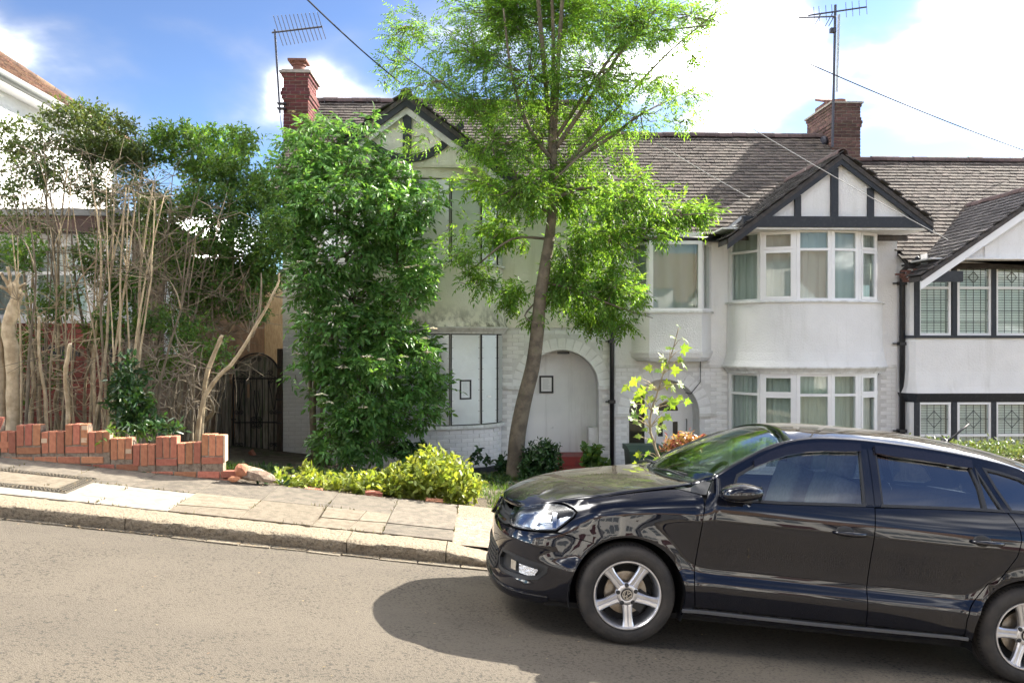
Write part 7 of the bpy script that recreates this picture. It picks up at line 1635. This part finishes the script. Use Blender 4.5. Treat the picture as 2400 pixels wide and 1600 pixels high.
LV = [(1592, 765, 18, 3), (1580, 790, 22, -1), (1602, 792, 22, 1), (1572, 815, 24, -1), (1600, 818, 26, 1), (1556, 838, 26, -1), (1590, 842, 18, 1), (1560, 855, 22, -1), (1600, 850, 26, 1), (1545, 868, 24, -1), (1578, 868, 26, 1), (1525, 862, 26, -1), (1488, 892, 28, -1), (1470, 905, 26, -1), (1500, 885, 24, -1), (1560, 900, 26, 1), (1575, 905, 28, 1), (1592, 898, 22, 1), (1530, 905, 24, -1), (1510, 915, 26, -1), (1500, 930, 26, -1), (1520, 935, 24, 1), (1550, 930, 26, 1), (1570, 940, 28, 1), (1590, 930, 20, 1), (1608, 940, 20, 1), (1487, 945, 26, -1), (1510, 955, 28, -1), (1535, 958, 24, 1), (1558, 962, 26, 1), (1575, 950, 30, 1), (1490, 970, 24, -1), (1515, 975, 24, -1), (1545, 985, 24, 1), (1560, 975, 24, 1), (1495, 990, 26, -1), (1480, 980, 20, -1), (1540, 1005, 22, 1), (1552, 998, 20, 1), (1515, 1005, 20, -1), (1500, 1022, 22, -1), (1525, 1030, 18, -1), (1520, 1060, 24, -1), (1500, 1065, 24, -1), (1535, 1075, 24, 1), (1515, 1085, 24, -1), (1490, 1088, 22, -1), (1545, 1095, 20, 1)]
for x, y, s_, sd_ in LV:
    p = at(x, y, SY+random.uniform(-.22, .22)); sz = s_*SY/FPX*.95
    o = put('leaf', random.choice(me_l), p, (0, 0, 0), sap); sz *= random.uniform(.75, 1.05)
    Mr = Matrix.Rotation(random.uniform(.2, 1.35), 4, 'X') @ Matrix.Rotation(random.uniform(-.8, .8), 4, 'Y') @ Matrix.Rotation(random.uniform(-.5, .5)-(sd_ if abs(sd_) == 1 else 0)*2.0+(0 if abs(sd_) == 1 else 0), 4, 'Z')
    o.matrix_basis = Matrix.Translation(p) @ Mr @ Matrix.Scale(sz, 4)
b = MB()
for x, y, s_, sd_ in LV[2:]:
    j = min(range(len(sp_)), key=lambda k: abs(sp_[k][1]-(y+22))); b.tube([at(*sp_[j], SY), at((sp_[j][0]+x)/2, (sp_[j][1]+y)/2-6, SY), at(x, y, SY)], [.005, .004, .003], 4, cap=False)
b.build('leaf_stalks', STEM, sap, kind='stuff')
# hedge in front of the right house
hx0, hx1 = ax(2120, 9.0), 10.5
hg = thing('clipped_hedge', 'clipped green hedge with a sunlit top beyond the car roof', 'hedge', (hx0+2, 9, -.5))
HT = lambda x: az(2250, 1052, 9.0)-.045*(x-5.1)
n = 5200; X_ = rng.uniform(hx0, hx1, n); f = rng.uniform(0, 1, n); Yh = np.where(f < .5, 8.62+rng.normal(0, .03, n), rng.uniform(8.62, 9.4, n)); zt_ = np.array([HT(x) for x in X_]); Zh = np.where(f < .5, zt_-rng.uniform(0, 1.1, n), zt_+rng.normal(0, .025, n))
P = np.stack([X_, Yh, Zh], 1); parts = [leaf_arrays(P+rng.normal(0, .03, P.shape), unit(rng.normal(size=P.shape)+np.array([0, -.3, .5])), unit(rng.normal(size=P.shape)+np.array([0, -.3, .7])), rng.uniform(.035, .06, n), .024, .15) for _ in range(4)]
V, F = merge(parts); mesh_np('foliage', V, F, leafmat('clipped_leaf', (.105, .145, .05), (1.6, 1.5, .8), island=.4, hue=.03, tmix=.3), hg, kind='stuff')
m_ = MB(); m_.prism([(hx0+.05, 8.68, -1.2), (hx0+.05, 9.35, -1.2), (hx0+.05, 9.35, HT(hx0)-.05), (hx0+.05, 8.68, HT(hx0)-.05)], (hx1-hx0-.1, 0, HT(hx1)-HT(hx0))); m_.build('branches', STEMD, hg)
# grass and weeds over the garden
n = 5200; X_ = rng.uniform(-3.6, 2.6, n); Yg = rng.uniform(8.6, 15.0, n); Pg = np.array([(x, y, garden(x, y)-.01) for x, y in zip(X_, Yg)]); k = noise_keep(Pg, .9, .02, 8) | (np.hypot(Pg[:, 0]-.05, Pg[:, 1]-13.5) < .8); Pg = Pg[k]
parts = [leaf_arrays(Pg+rng.normal(0, .02, Pg.shape)*np.array([1, 1, 0]), unit(rng.normal(0, .35, Pg.shape)+np.array([0, 0, 1])), unit(rng.normal(size=Pg.shape)), rng.uniform(.05, .15, len(Pg)), .008, .05) for _ in range(4)]
V, F = merge(parts); tag(mesh_np('grass', V, F, GRASS), 'scattered rough grass over the front garden', 'grass', kind='stuff')
n = 700; X_ = rng.uniform(-6.5, 2.6, n); Yg = rng.uniform(8.55, 13.5, n); Pg = np.array([(x, y, garden(x, y)+.02) for x, y in zip(X_, Yg)]); k = (Pg[:, 0] < -1.2) | (Pg[:, 1] > 11); Pg = Pg[k]
parts = [leaf_arrays(Pg+rng.normal(0, .05, Pg.shape)*np.array([1, 1, .3]), unit(rng.normal(size=Pg.shape)+np.array([0, 0, .5])), unit(rng.normal(0, .5, Pg.shape)+np.array([0, 0, 1])), rng.uniform(.05, .10, len(Pg)), .04, .15, True) for _ in range(5)]
V, F = merge(parts); tag(mesh_np('ground_ivy', V, F, LBOX), 'dark ground ivy and weeds over the front gardens', 'weeds', kind='stuff')
